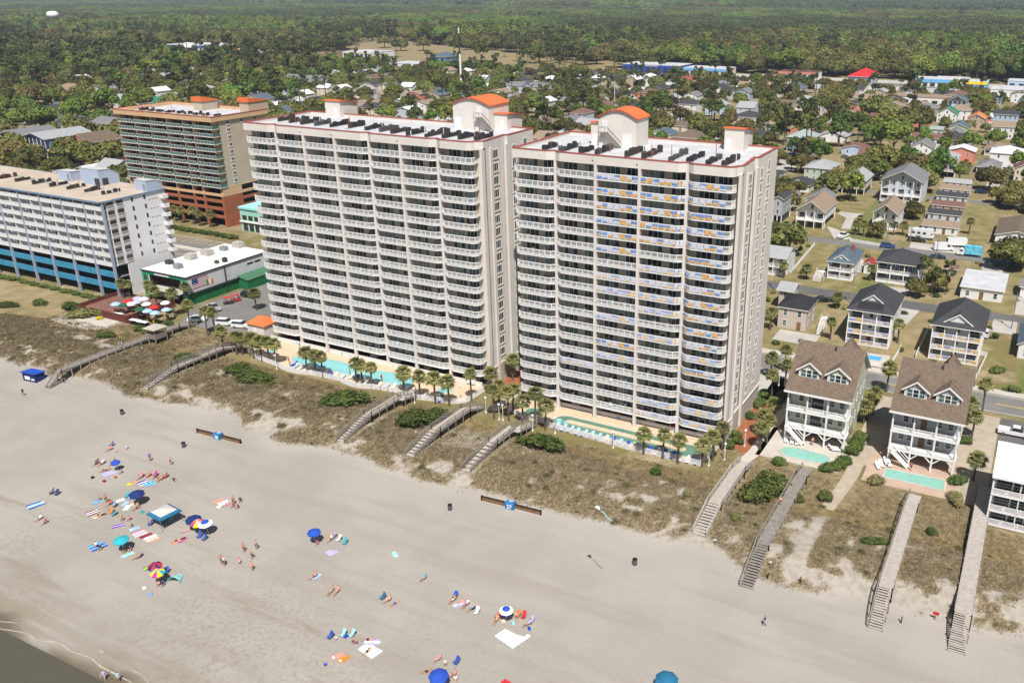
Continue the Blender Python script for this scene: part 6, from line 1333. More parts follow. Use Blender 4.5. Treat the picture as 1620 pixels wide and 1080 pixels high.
# water tower, masts, poles
t = thing('water_tower', 'white bulb-topped water tower rising from the distant woods', 'water tower', (-1676, 1107, Z0))
m = MB(); m.lathe([(1, 23.5), (6, 25), (9.8, 28.2), (10.8, 31.4), (9.8, 34.8), (6, 37.4), (.6, 38)], 24); obj('tank', m.mesh('tank', C['white']), t)
m = MB(); m.lathe([(5, 0), (2.6, 5), (2.4, 20), (4, 25)], 16); obj('stem', m.mesh('stem', C['white']), t)
t = thing('radio_mast', 'tall white and black radio mast standing in the oak wood', 'mast', (-436.8, 627.8, Z0))
m = MB(); m.tube((0, 0, 0), (0, 0, 28), .85, .8, 10, 0); m.tube((0, 0, 28), (0, 0, 44), .62, .5, 8, 1); m.tube((0, 0, 44), (0, 0, 48.5), .5, .4, 8, 0); obj('shaft', m.mesh('shaft', C['white'], C['dark']), t)
m = MB()
for i in range(3): a = 2.1 * i; m.box(.9 * math.cos(a) - .2, .9 * math.cos(a) + .2, .9 * math.sin(a) - .2, .9 * math.sin(a) + .2, 46, 48.4)
obj('antenna', m.mesh('antenna', C['grey']), t)
def pole(p, h, label, r=.14, arm=True, mm='wood_grey', group=None):
    t = thing('utility_pole' if arm else 'flagpole', label, 'pole', (p[0], p[1], Z0), 0, group); m = MB(); m.tube((0, 0, 0), (0, 0, h), r, r * .7, 7); obj('pole_shaft', m.mesh('pole_shaft', C[mm]), t)
    if arm: m = MB(); m.box(-1.1, 1.1, -.06, .06, h - 1.1, h - .95); m.tube((.4, 0, h - 2.4), (.4, 0, h - 1.7), .2, n=8); obj('crossarm', m.mesh('crossarm', C['grey']), t)
    return t
for p, h in (((-262.6, 555.4), 20),): pole(p, h, 'thin white pole behind the five-bay tower', .22, False, 'white')
pole((-355.6, 530.4), 10, 'white pole inland of the seven-bay tower', .2, False, 'white')
for i, (p, h) in enumerate((((-60.6, 233.7), 9), ((-39.0, 231.5), 9.5), ((-40.5, 293.8), 9), ((-33.1, 290.9), 9), ((0.2, 230.4), 9.5), ((-24.3, 285.8), 8), ((-100.0, 429.6), 10), ((-11.6, 412.8), 10), ((-101.2, 758.1), 13), ((-87.6, 755.2), 12), ((-153.3, 684.3), 11), ((-243.6, 450.7), 10), ((-269.2, 544.7), 10))): pole(p, h, 'weathered wooden utility pole beside an inland street', group='utility poles')
# overhead cable along the back street
m = MB(); a, b = (-39.0, 231.5), (0.2, 230.4)
for k in range(2):
    P = [(a[0] + (b[0] - a[0]) * f, a[1] + (b[1] - a[1]) * f + k * .6, Z0 + 8.6 - 3.2 * f * (1 - f)) for f in [i / 12 for i in range(13)]]
    for u, v in zip(P, P[1:]): m.tube(u, v, .03, n=4, caps=False)
tag(obj('power_cable', m.mesh('power_cable', C['dark'])), 'pair of thin power cables strung above the back street', 'cable')
# ------------------------------------------------------------------ trees
SPEC = [('pine', (-24.0, 249.9), .62), ('pine', (-22.2, 246.0), .62), ('pine', (-20.9, 247.9), .66), ('oak', (-19.8, 252.1), .8), ('oak', (-24.6, 244.8), .7), ('pine', (-17.5, 250.8), .56), ('oak', (-4.0, 282.8), 1.15), ('oak', (-2.4, 289.4), 1.2), ('oak', (0.3, 287.2), 1.15), ('broad', (-13.1, 510.0), .95), ('broad', (-9.1, 499.6), .9), ('oak', (-7.8, 370.6), 1.1), ('oak', (-13.4, 377.4), .9), ('oak', (-44.7, 502.5), 1.15), ('oak', (-38.0, 497.3), 1.0), ('oak', (-59.2, 443.2), .9), ('oak', (-77.5, 373.3), .85), ('oak', (-77.5, 387.8), .9), ('oak', (-75.8, 396.3), .6), ('broad', (-130.2, 483.9), 1.1), ('broad', (-119.0, 435.2), .9), ('oak', (-94.8, 410.9), .8), ('oak', (-102.8, 410.2), .8), ('broad', (-179.2, 491.6), 1.2), ('broad', (-210.6, 494.8), .9), ('oak', (-160.9, 468.1), 1.3), ('oak', (-148.3, 462.8), 1.3), ('oak', (-134.6, 452.0), 1.3), ('oak', (-130.6, 467.3), 1.1), ('oak', (-143.4, 432.8), 1.2), ('oak', (-120.4, 424.8), 1.2), ('oak', (-111.2, 416.6), 1.0), ('oak', (-151.5, 490.2), 1.2), ('broad', (-148.1, 526.9), 1.0), ('oak', (-117.2, 515.5), 1.2)]
for i in range(34):
    px = RND.uniform(1285, 1415); SPEC.append(('oak' if RND.random() < .75 else 'broad', None, RND.uniform(1.0, 1.4)))
r5 = random.Random(21); pts = []; cell = {}
def ok_dist(x, y, d):
    i, j = int(x // 12), int(y // 12)
    for a in (-1, 0, 1):
        for b in (-1, 0, 1):
            for px, py, pd in cell.get((i + a, j + b), ()):
                if (px - x) ** 2 + (py - y) ** 2 < ((d + pd) / 2) ** 2: return False
    cell.setdefault((i, j), []).append((x, y, d)); return True
for k, p, s in SPEC:
    if p: pts.append((p[0], p[1], k, s)); ok_dist(p[0], p[1], 7)
def density(x, y):
    if y < 200: return 0
    if x < -225: return (.92 if y < 480 else .6) if x / y < -.95 else .6
    if y < 245: return .0
    u = x / y                      # bearing from the viewpoint
    if x > -64 and y < 385: return .006
    if y < 385: return .75
    if -.27 < u < -.105 and 400 < y < 640: return 1.0 if u > -.24 else .8     # dark oak grove behind the vacant lot
    if u < -.95: return .85
    if u < -.5: return .42
    if u < -.27: return .28
    return .27
for _ in range(52000):
    y = 196 + (800 - 196) * math.sqrt(r5.random()) if r5.random() < .8 else r5.uniform(200, 420); x = r5.uniform(-1.82 * y - 40, .06 * y + 40)
    if r5.random() > density(x, y) or not free(x, y, 2.6): continue
    if any(a_ - 4 < x * (y + 9) / y < b_ + 4 and c_ < y + 9 < d_ + 4 for a_, b_, c_, d_ in OCC) and r5.random() < (.8 if x / y > -.95 else .45): continue      # keep the sea-side gardens in front of houses open
    v = vnoise(x * .012, y * .012); k = 'oak' if v < .6 else 'broad'
    if r5.random() < .10: k = 'broad' if k == 'oak' else 'oak'
    if r5.random() < .10 and y > 420: k = 'pine'
    s = r5.uniform(.75, 1.5) * (.85 if x > -64 else 1) * (1.12 if y > 380 else 1.0) * (1.25 if x / y < -.95 or (-.24 < x / y < -.105 and 400 < y < 640) else 1)
    if not ok_dist(x, y, 7.4 * s if k != 'pine' else 5): continue
    pts.append((x, y, k, s))
pts.sort(key=lambda p: math.hypot(p[0], p[1]) / p[3])
pts2 = [p for p in pts if inview(p[0], p[1], 5) and not hidden(p[0], p[1])]; single = set()
LAB = {'oak': 'olive-brown live oak', 'broad': 'fresh green leafy tree', 'pine': 'dark bare-trunked pine'}
for i, p in enumerate(pts2[:290]): lab = '%s %s %s' % ('broad' if p[3] > 1.15 else 'small' if p[3] < .9 else 'middling', LAB[p[2]], zone(p[0], p[1])); tree(p[2], p[0], p[1], p[3], (i * 2.399) % 6.28, lab, lab, i); single.add(p)
KI = {'oak': (0, 4), 'broad': (4, 3), 'pine': (7, 3)}
mass = [(p[0], p[1], Z0, (i * 2.399) % 6.28, p[3], KI[p[2]][0] + i % KI[p[2]][1]) for i, p in enumerate(pts) if p not in single and not hidden(p[0], p[1])]
# beyond the highway: pine and hardwood forest
r6 = random.Random(5); far = []
y = 884
while y < 1420:
    x = -1.84 * y - 60
    while x < .06 * y + 60:
        xx, yy = x + r6.uniform(-5, 5), y + r6.uniform(-5, 5); x += 15.5
        g_ = any(inpoly(xx, yy, P) for P in GOLF)
        if (g_ and r6.random() > .05) or any(a < xx < b and c < yy < d for a, b, c, d in OCC): continue
        v = vnoise(xx * .006 + 3, yy * .009); k = 'pine' if v < .22 else ('broad' if v > .6 else 'oak')
        if r6.random() < .2: k = r6.choice(('pine', 'oak', 'broad'))
        far.append((xx, yy, Z0, r6.random() * 6.28, r6.uniform(1.0, 1.6) * (1.1 if k == 'pine' else 1.75), KI[k][0] + r6.randrange(KI[k][1])))
    y += 13.5
scatter('woodland', mass + far, TREES, 'dense woodland of oaks and pines spreading behind the town')
def patch(seed, mm, kinds=(0,)):
    rng = np.random.default_rng(seed); vs = []
    for i in range(6):
        for j in range(6):
            x, y = i * 13 - 33 + rng.uniform(-4, 4), j * 8 - 40 + rng.uniform(-4, 4); h = rng.uniform(8, 18); r = rng.uniform(5, 9)
            lob = [(x + rng.normal() * r * .45, y + rng.normal() * r * .45, h - rng.random() * 3, r * .62) for _ in range(4)]; vs.append(lobes_cloud(lob, 6, 1.9, rng, .6))
    return quad_mesh('forest_patch', np.concatenate(vs), mm)
PM = [patch(i, C[k]) for i, k in enumerate(('pine', 'broad', 'pine', 'oak', 'broad', 'pine'))]
r7 = random.Random(6); fp = []; y = 1440; step = 76
while y < 9500:
    x = -1.86 * y - 100
    while x < .07 * y + 150:
        v = vnoise(x * .0016, y * .0022) + .25 * (vnoise(x * .006, y * .008) - .5); k = r7.choice((0, 2, 5)) if v < .5 else r7.choice((1, 4, 3, 1))
        if not (vnoise(x * .0031 + 7, y * .005) > .86): fp.append((x + r7.uniform(-8, 8), y + r7.uniform(-8, 8), Z0, r7.choice((0, 1.5708, 3.1416, 4.7124)), step / 78 * r7.uniform(1, 1.12), k))
        x += step
    y += step
    if y > 3000: step = 120
    if y > 5500: step = 190
scatter('far_forest', fp, PM, 'distant forest fading into blue haze below the horizon')
# small planting in the yards
r8 = random.Random(31); ns = 0
while ns < 64:
    y = r8.choice((r8.uniform(192, 232), r8.uniform(243, 287), r8.uniform(297, 370))); x = r8.uniform(-.30 * y, .04 * y)
    if not free(x, y, -.5): continue
    shrub((x, y), r8.uniform(.7, 1.6), r8.uniform(.7, 1.4), r8.uniform(.7, 1.6), 'small garden shrub %s' % zone(x, y), r8.choice(('hedge', 'hedge', 'shrub', 'palm')), 'garden shrubs ' + zone(x, y)); ns += 1
# ------------------------------------------------------------------ haze
def haze():
    mb = MB(); mb.box(-14000, 9000, -400, 11000, -6, 82.5); o = obj('haze', mb.mesh('haze')); o.data.materials.clear()
    m = bpy.data.materials.new('haze'); m.use_nodes = True; n = m.node_tree.nodes; n.clear(); out = n.new('ShaderNodeOutputMaterial'); v = n.new('ShaderNodeVolumePrincipled')
    v.inputs['Color'].default_value = (.72, .84, 1, 1); v.inputs['Density'].default_value = HAZE; v.inputs['Anisotropy'].default_value = 0; m.node_tree.links.new(v.outputs[0], out.inputs['Volume'])
    o.data.materials.append(m); tag(o, 'pale blue haze over the distant woods', 'haze', kind='stuff')
HAZE = 8e-5
haze()

# ------------------------------------------------------------------ pools, decks, fences
def poolwater(name, col):
    m, n, l, b = nodes(name); g = n.new('ShaderNodeNewGeometry'); t = n.new('ShaderNodeTexVoronoi'); t.feature = 'SMOOTH_F1'; t.inputs['Scale'].default_value = 1.3; l.new(g.outputs['Position'], t.inputs[0])
    mx = n.new('ShaderNodeMix'); mx.data_type = 'RGBA'; mx.inputs[6].default_value = rgb(tuple(min(1, c * 1.12) for c in col)); mx.inputs[7].default_value = rgb(tuple(c * .9 for c in col)); l.new(t.outputs[0], mx.inputs[0]); l.new(mx.outputs[2], b.inputs['Base Color'])
    tn = n.new('ShaderNodeTexNoise'); tn.inputs['Scale'].default_value = 2.5; l.new(g.outputs['Position'], tn.inputs[0]); bp = n.new('ShaderNodeBump'); bp.inputs['Strength'].default_value = .15; bp.inputs['Distance'].default_value = .05; l.new(tn.outputs[0], bp.inputs['Height']); l.new(bp.outputs[0], b.inputs['Normal'])
    b.inputs['Roughness'].default_value = .08; b.inputs['Specular IOR Level'].default_value = .4; return m
C['pool'] = poolwater('turquoise_pool_water', (.20, .50, .50)); C['lazy'] = poolwater('green_pool_water', (.10, .215, .155)); C['poolb'] = poolwater('blue_pool_water', (.03, .34, .72)); C['poolp'] = poolwater('pale_green_pool_water', (.22, .46, .38))
def offset_poly(poly, d):
    n = len(poly); a = sum(poly[i][0] * poly[(i + 1) % n][1] - poly[(i + 1) % n][0] * poly[i][1] for i in range(n)); P = poly if a > 0 else poly[::-1]; out = []
    for i in range(n):
        p, q, r = Vector(P[i - 1]), Vector(P[i]), Vector(P[(i + 1) % n]); e1, e2 = (q - p).normalized(), (r - q).normalized(); m = Vector((e1.y, -e1.x)) + Vector((e2.y, -e2.x)); out.append(tuple(q + m / max(.6, m.length_squared) * 2 * d))
    return P, out
def smooth(poly, k=2):
    for _ in range(k): poly = [p for i in range(len(poly)) for a, b in [(poly[i], poly[(i + 1) % len(poly)])] for p in ((a[0] * .75 + b[0] * .25, a[1] * .75 + b[1] * .25), (a[0] * .25 + b[0] * .75, a[1] * .25 + b[1] * .75))]
    return poly
def pool(label, poly, wm, z=Z0 + .1, rim=.35, name='swimming_pool'):
    P, O = offset_poly(poly, rim); n = len(P); t = thing(name, label, 'pool'); m = MB(); m.add([(x, y, z + .03) for x, y in P], [tuple(range(n))]); obj('water', m.mesh('water', C[wm]), t)
    m = MB(); m.add([(x, y, z + .02) for x, y in P] + [(x, y, z + .1) for x, y in P] + [(x, y, z + .1) for x, y in O] + [(x, y, z - .05) for x, y in O], [f for i in range(n) for j in [(i + 1) % n] for f in ((i, n + i, n + j, j), (n + i, 2 * n + i, 2 * n + j, n + j), (2 * n + i, 3 * n + i, 3 * n + j, 2 * n + j))]); obj('coping', m.mesh('coping', C['sidewalk']), t); return t
PANEL = fence_mesh(2.0, 1.15, .12)
def fence(label, pts, mesh=None, L0=2.0, z=None, group=None, name='pool_fence'):
    t = thing(name, label, 'fence', (0, 0, 0), 0, group); mesh = mesh or PANEL
    for (xa, ya), (xb, yb) in zip(pts, pts[1:]):
        s = math.hypot(xb - xa, yb - ya); n = max(1, round(s / L0)); a = math.atan2(yb - ya, xb - xa)
        for i in range(n): f = i / n; obj('fence_panel', mesh, t, (xa + (xb - xa) * f, ya + (yb - ya) * f, Z0 + .08 if z is None else z), a, (s / n / L0, 1, 1))
    return t
def bulge(x0, x1, y, d, n=6): return [(x0 + (x1 - x0) * i / n, y - d * math.sin(math.pi * (.12 + .76 * i / n))) for i in range(n + 1)]
f1 = [(-157.5, 137.6), (-156, 133.2), (-152, 131.4), (-147.6, 130.6)] + bulge(-143.4, -133.4, 130.5, 1.6) + bulge(-126.2, -116.8, 131, 1.8) + bulge(-111.6, -102.8, 131.6, 1.3) + [(-98.4, 131.9), (-95.6, 133.5), (-95.4, 139.6)]
sheet('pool_deck_turquoise', [(-157.5, 141.7)] + f1 + [(-95.4, 141.7)], C['deck_beige'], Z0 + .08, .5)
fence('white picket fence scalloped around the turquoise pool', f1)
pool('long freeform turquoise pool below the seven-bay tower', smooth([(-144.1, 134.8), (-144, 136.4), (-141.8, 136.2), (-136.4, 138.2), (-131.3, 138.5), (-127.8, 136.7), (-125.4, 136.2), (-122.2, 138.4), (-117.2, 138.9), (-112.6, 138.7), (-109.8, 134.1), (-112.9, 134.4), (-117.1, 134.2), (-121.3, 133.6), (-125.7, 133.6), (-131.5, 133.8), (-135.8, 133.1), (-141.5, 133.4)]), 'pool')
def disc(cx, cy, r, n=14, ry=None): return [(cx + r * math.cos(6.2832 * i / n), cy + (ry or r) * math.sin(6.2832 * i / n)) for i in range(n)]
pool('small round wading pool at the end of the turquoise pool deck', disc(-103, 136.6, 1.4), 'pool'); pool('round hot tub at the car-park end of the deck', disc(-151.2, 135.8, 1.0), 'pool')
f2 = [(-86.6, 139.6), (-86.2, 134.6), (-83, 133.2), (-77, 132.8), (-75.9, 132.1), (-58.6, 130.8), (-44.4, 131.2), (-43.9, 138.6)]
sheet('pool_deck_lazy_river', [(-86.6, 141.3)] + f2 + [(-43.9, 141.3)], C['deck_beige'], Z0 + .08, .5)
fence('straight white fence along the lazy river', f2)
ring = disc(-48.6, 135.3, 2.3, 20, 2.2)[-5:] + disc(-48.6, 135.3, 2.3, 20, 2.2)[:6] + disc(-74, 135.6, 2.2, 20, 2.1)[5:16]
lz = pool('long oval green lazy river below the five-bay tower', ring, 'lazy')
isl = disc(-49.4, 135.3, .62, 12)[-3:] + disc(-49.4, 135.3, .62, 12)[:4] + disc(-73, 135.6, .62, 12)[3:10]
m = MB(); m.prism(isl, Z0 + .06, Z0 + .32); obj('island', m.mesh('island', C['deck_beige']), lz)
m = MB(); m.prof([(-73.4, Z0 + .3), (-72.4, Z0 + .3), (-72.4, Z0 + 1.0), (-73.4, Z0 + 1.0)], 134.0, 134.12, 'y'); m.box(-75.0, -74.0, 134.1, 134.6, Z0 + .1, Z0 + .9); obj('waterfall_block', m.mesh('waterfall_block', C['c_aqua']), lz)
pool('round hot tub in front of the five-bay tower', disc(-81.6, 136.3, 1.5), 'lazy')
def long_wall(label, x0, x1, y, h=.8):
    t = thing('garage_front_wall', label, 'wall'); m = MB(); m.box(x0, x1, y, y + .25, Z0, Z0 + h); obj('wall_face', m.mesh('wall_face', C['white']), t); m = MB(); m.box(x0 - .05, x1 + .05, y - .06, y + .31, Z0 + h, Z0 + h + .1); obj('wall_cap', m.mesh('wall_cap', C['stucco']), t)
    rr = random.Random(int(x0)); 
    for i in range(7): m = MB(); x = rr.uniform(x0 + 2, x1 - 2); w = rr.uniform(.5, 1.2); m.box(x, x + w, y - .02, y - .003, Z0 + .15, Z0 + .15 + rr.uniform(.2, .5)); obj('painted_patch', m.mesh('painted_patch', C['c_lblue']), t)
long_wall('low white wall between turquoise pool deck and garage', -157.4, -97.2, 141.8); long_wall('low white wall between lazy river deck and garage', -86.4, -45.2, 141.3)
sheet('pool_patio_yellow_house', rect(-37.2, -22.4, 139.8, 152), C['sidewalk'], Z0 + .06); sheet('pool_patio_grey_house', rect(-18.4, -3.4, 139.4, 153), mat('pink_patio', (.46, .33, .25), .9, .1, .5), Z0 + .06)
pool('pale green kidney pool before the pale yellow beach house', smooth([(-33.8, 144), (-32.4, 145.4), (-28, 145.2), (-25.2, 144.9), (-24.5, 143.2), (-25.4, 141.8), (-29, 141.7), (-32.5, 141.5)]), 'poolp', Z0 + .08)
pool('pale green rectangular pool before the grey beach house', [(-15.1, 145.2), (-5.6, 145.5), (-5.4, 142.1), (-15.1, 142.2)], 'poolp', Z0 + .08)
pool('bright blue garden pool before the three-deck house', [(-28.3, 196.6), (-24.8, 196.7), (-24.9, 194.2), (-27.6, 194.0)], 'poolb', Z0 + .12)
sheet('pavement_pool_terrace', [(-31.2, 197.7), (-23.4, 198.7), (-22.6, 191.0), (-30.0, 191.6)], C['sidewalk'], Z0 + .1)
for lab, pts in (('white fence around the bright blue garden pool', [(-29.8, 190.5), (-22.4, 190.2), (-21.9, 203.8)]), ('white fence of the vacant corridor beside the hip-roofed house', [(-18.1, 200.1), (-17.9, 219.6)]), ('white garden fence at the hip-roofed house', [(-4.8, 193.5), (-3.8, 207.9), (-5.5, 208.3)]), ('white picket fence on the lawn beside the utility pole', [(-60.3, 249.7), (-61.5, 283.9)]), ('low white fence along the third street', [(-52.0, 293.9), (-40.6, 292.1)]), ('white board fence behind the tan-roofed houses', [(-41.9, 353.1), (-35.8, 351.6), (-34.0, 332.9)])): fence(lab, pts, name='garden_fence')
# white outdoor stairs of the cottages
def stair_run(label, p, rz, n=12, rise=.2, w=1.3, m_='white', name='outdoor_stair'):
    t = thing(name, label, 'stairs', (p[0], p[1], Z0), rz); sm = MB().box(0, .3, -w / 2, w / 2, 0, .06).mesh('step', C[m_])
    for i in range(n): obj('step', sm, t, (i * .27, 0, rise * (i + 1)))
    for s in (-1, 1): m = MB(); m.bar((0, s * w / 2, .1), (n * .27, s * w / 2, n * rise + .1), .06, .25); m.bar((0, s * w / 2, 1.1), (n * .27, s * w / 2, n * rise + 1.1), .06, .08); [m.box(i * .27, i * .27 + .05, s * w / 2 - .03, s * w / 2 + .03, rise * i, rise * i + 1.1) for i in range(0, n + 1, 2)]; obj('stair_rail', m.mesh('stair_rail', C[m_]), t)
    m = MB(); m.box(n * .27, n * .27 + 1.4, -w / 2, w / 2, n * rise - .1, n * rise); [m.box(n * .27 + a, n * .27 + a + .1, b, b + .1, 0, n * rise - .1) for a in (.1, 1.2) for b in (-w / 2, w / 2 - .1)]; obj('landing', m.mesh('landing', C[m_]), t)
stair_run('long white stair along the beige cottage', (-41.0, 204.4), R(90), 15); stair_run('white stair block left of the slate-blue cottage', (-51.8, 245.9), R(80), 10, .24, 2.0); stair_run('white stair behind the slate-blue cottage porch', (-42.9, 260.1), R(95), 11, .24, 1.8); stair_run('new orange timber steps in front of the tan-roofed house', (-48.7, 306.6), R(60), 9, .2, 1.5, 'wood_new')
# solar panels on the three-deck house are bolted to it, so they belong to it
# ------------------------------------------------------------------ boardwalks over the dunes
PLANK = MB().box(0, .22, -.5, .5, -.05, 0).mesh('plank', C['wood_pale'])
def boardwalk(label, x, y0, y1, w, ytop, zt, dm='wood_pale', rm='wood_grey', jog=0, rail=True, steps=True, yend=None, rail_side=(-1, 1), infill=True):
    """y0: foot on the beach, ytop: where the stair meets the deck, y1: landward end"""
    t = thing('boardwalk', label, 'boardwalk', (x, 0, 0)); zf = terrain(x, y0) + .05; yj = y1 - 6 if jog else y1
    zend = Z0 + .35; pts = [(0, y0, zf), (0, ytop, zt), (0, yj, zt)] + ([(jog, yj, zt), (jog, y1, zend)] if jog else [(0, y1 + .01, zend if steps else zt)]) if jog else [(0, y0, zf), (0, ytop, zt), (0, y1 - 5, zt), (0, y1, zend)]
    pl = MB()
    for (xa, ya, za), (xb, yb, zb) in zip(pts[1:], pts[2:]):
        L = abs(yb - ya)
        if L < .1: pl.box(min(xa, xb) - w / 2, max(xa, xb) + w / 2, ya - .8, ya + .8, za - .05, za + .005); continue
        n = int(L / .24)
        for i in range(n):
            f = i / n; y = ya + (yb - ya) * f; z = za + (zb - za) * f; pl.box(xa - w / 2, xa + w / 2, y, y + .215, z - .05, z + .004 * (i % 3))
    if not steps:
        n = int((ytop - y0) / .24)
        for i in range(n): f = i / n; y = y0 + (ytop - y0) * f; z = zf + (zt - zf) * f; pl.box(-w / 2, w / 2, y, y + .215, z - .05, z)
    o = obj('plank_deck', pl.mesh('plank_deck', C[dm]), t); o['kind'] = 'stuff'
    if steps:
        n = max(6, round((zt - zf) / .17)); sm = MB().box(-w / 2 + .06, w / 2 - .06, 0, (ytop - y0) / n * .86, -.05, 0).mesh('step', C[dm])
        for i in range(n): obj('step', sm, t, (0, y0 + (ytop - y0) * i / n, zf + (zt - zf) * (i + .5) / n))
    st = MB(); ps = MB()
    for s in (-1, 1):
        for (xa, ya, za), (xb, yb, zb) in zip(pts, pts[1:]):
            if abs(yb - ya) < .1: continue
            st.bar((xa + s * (w / 2 - .1), ya, za - .17), (xb + s * (w / 2 - .1), yb, zb - .17), .08, .22)
    obj('stringer', st.mesh('stringer', C['wood_grey']), t)
    for s in (-1, 1):
        r = MB()
        for (xa, ya, za), (xb, yb, zb) in zip(pts, pts[1:]):
            if abs(yb - ya) < .1: continue
            n = max(1, round(abs(yb - ya) / 2.2))
            for i in range(n + 1):
                f = i / n; px, py, pz = xa + s * w / 2, ya + (yb - ya) * f, za + (zb - za) * f; g = (terrain(x + px, py) if py < 128.5 else Z0) - .3
                if rail and s in rail_side: r.box(px - .06, px + .06, py - .06, py + .06, min(g, pz), pz + 1.05)
                else: q_ = MB(); q_.box(px - .08, px + .08, py - .08, py + .08, min(g, pz - .3), pz + .12); obj('pile', q_.mesh('pile', C[rm]), t)
            if rail and s in rail_side:
                r.bar((xa + s * w / 2, ya, za + 1.05), (xb + s * w / 2, yb, zb + 1.05), .13, .07); r.bar((xa + s * w / 2, ya, za + .55), (xb + s * w / 2, yb, zb + .55), .04, .1)
                if infill:
                    r.bar((xa + s * w / 2, ya, za + .25), (xb + s * w / 2, yb, zb + .25), .04, .1); r.bar((xa + s * w / 2, ya, za + .8), (xb + s * w / 2, yb, zb + .8), .04, .1)
        if r.v: obj('railing', r.mesh('railing', C[rm]), t)
    return t
boardwalk('long dark boardwalk from the pub past a small pavilion', -181.5, 101.2, 140, 1.9, 104.5, 4.6, 'wood_grey', 'wood_pale', rail_side=(1,), infill=False)
boardwalk('grey boardwalk with stair rising from the open beach below the car park', -159.8, 108.8, 134, 1.9, 116.6, 5.0, 'wood_pale', 'wood_grey')
boardwalk('boardwalk with a jog leading to the turquoise pool gate', -107.4, 109.6, 132.6, 1.9, 117.6, 5.0, 'wood_pale', 'wood_grey', jog=1.0)
boardwalk('boardwalk with steep stair just before the tower passage', -91.8, 110.2, 133, 2.1, 118.2, 5.2, 'wood_pale', 'wood_grey')
boardwalk('short jogged boardwalk beside the green thicket', -79.9, 110.4, 131.4, 2.0, 119.2, 5.0, 'wood_pale', 'wood_grey', jog=1.2)
boardwalk('wide ramped boardwalk with rails at the garden lawn', -37.4, 111.6, 135.6, 2.3, 118.4, 4.75, 'wood_pale', 'wood_pale')
boardwalk('long brown boardwalk to the yellow beach house with dark sides', -27.3, 103.6, 138.5, 1.9, 111, 4.75, 'wood_grey', 'wood_grey', rail_side=(-1,), infill=False)
boardwalk('narrow pale boardwalk to the grey beach house', -9.3, 103, 138, 1.9, 108.8, 4.75, 'wood_pale', 'wood_grey', rail=True, rail_side=(-1,), infill=False)
boardwalk('broad pinkish boardwalk beside the motel', .8, 103.2, 146, 2.2, 107.8, 4.75, 'wood_pale', 'wood_grey', rail=False)
# small pavilion on the pub boardwalk
t = thing('pavilion', 'small weathered pavilion standing beside the pub boardwalk', 'pavilion', (-180.2, 128.2, 4.6))
for i, (a, b) in enumerate(((-1.6, -1.6), (1.6, -1.6), (1.6, 1.6), (-1.6, 1.6))): m = MB(); m.box(a - .08, a + .08, b - .08, b + .08, -1.3, 2.3); obj('post', m.mesh('post', C['wood_grey']), t)
m = MB(); m.box(-1.7, 1.7, -1.7, 1.7, -.1, 0); obj('floor_deck', m.mesh('floor_deck', C['wood_grey']), t); m = MB()
for k in range(5): m.box(-1.62, 1.62, -1.64, -1.58, .1 + k * .2, .25 + k * .2); m.box(1.58, 1.64, -1.56, 1.6, .1 + k * .2, .25 + k * .2); m.box(-1.64, -1.58, -1.56, 1.6, .1 + k * .2, .25 + k * .2)
obj('side_board', m.mesh('side_board', C['wood_grey']), t); obj('roof', hip_roof(-1.6, 1.6, -1.6, 1.6, 2.2, .9, .4, 'hip', .08).mesh('roof', C['wood_pale'], C['wood_grey']), t)
# ------------------------------------------------------------------ lamp posts
lm = MB(); lm.tube((0, 0, 0), (0, 0, 3.1), .07, .05, 8); lm.box(-.14, .14, -.14, .14, 0, .3); lpm = lm.mesh('lamp_post_shaft', C['white']); lg = MB(); lg.lathe([(.06, 3.05), (.2, 3.15), (.25, 3.32), (.2, 3.5), (.05, 3.58)], 10); lgm = lg.mesh('globe', C['lamp'])
for p in ((-142.7, 128.9), (-118.6, 130.1), (-104.9, 128.8), (-97.4, 134.0), (-89.7, 131.8), (-85.7, 130.4), (-84.9, 130.5), (-77.5, 129.3), (-73.2, 130.3), (-61.0, 130.2), (-50.3, 131.1), (-43.2, 132.0), (-41.4, 135.2), (-39.8, 141.8), (-40.0, 151.7), (-42.5, 138.6), (-41.6, 171.0), (-41.9, 182.2)):
    t = thing('lamp_post', 'white globe lamp post beside a pool fence or garden path', 'lamp post', (p[0], p[1], Z0), 0, 'globe lamp posts'); obj('shaft', lpm, t); obj('globe', lgm, t)
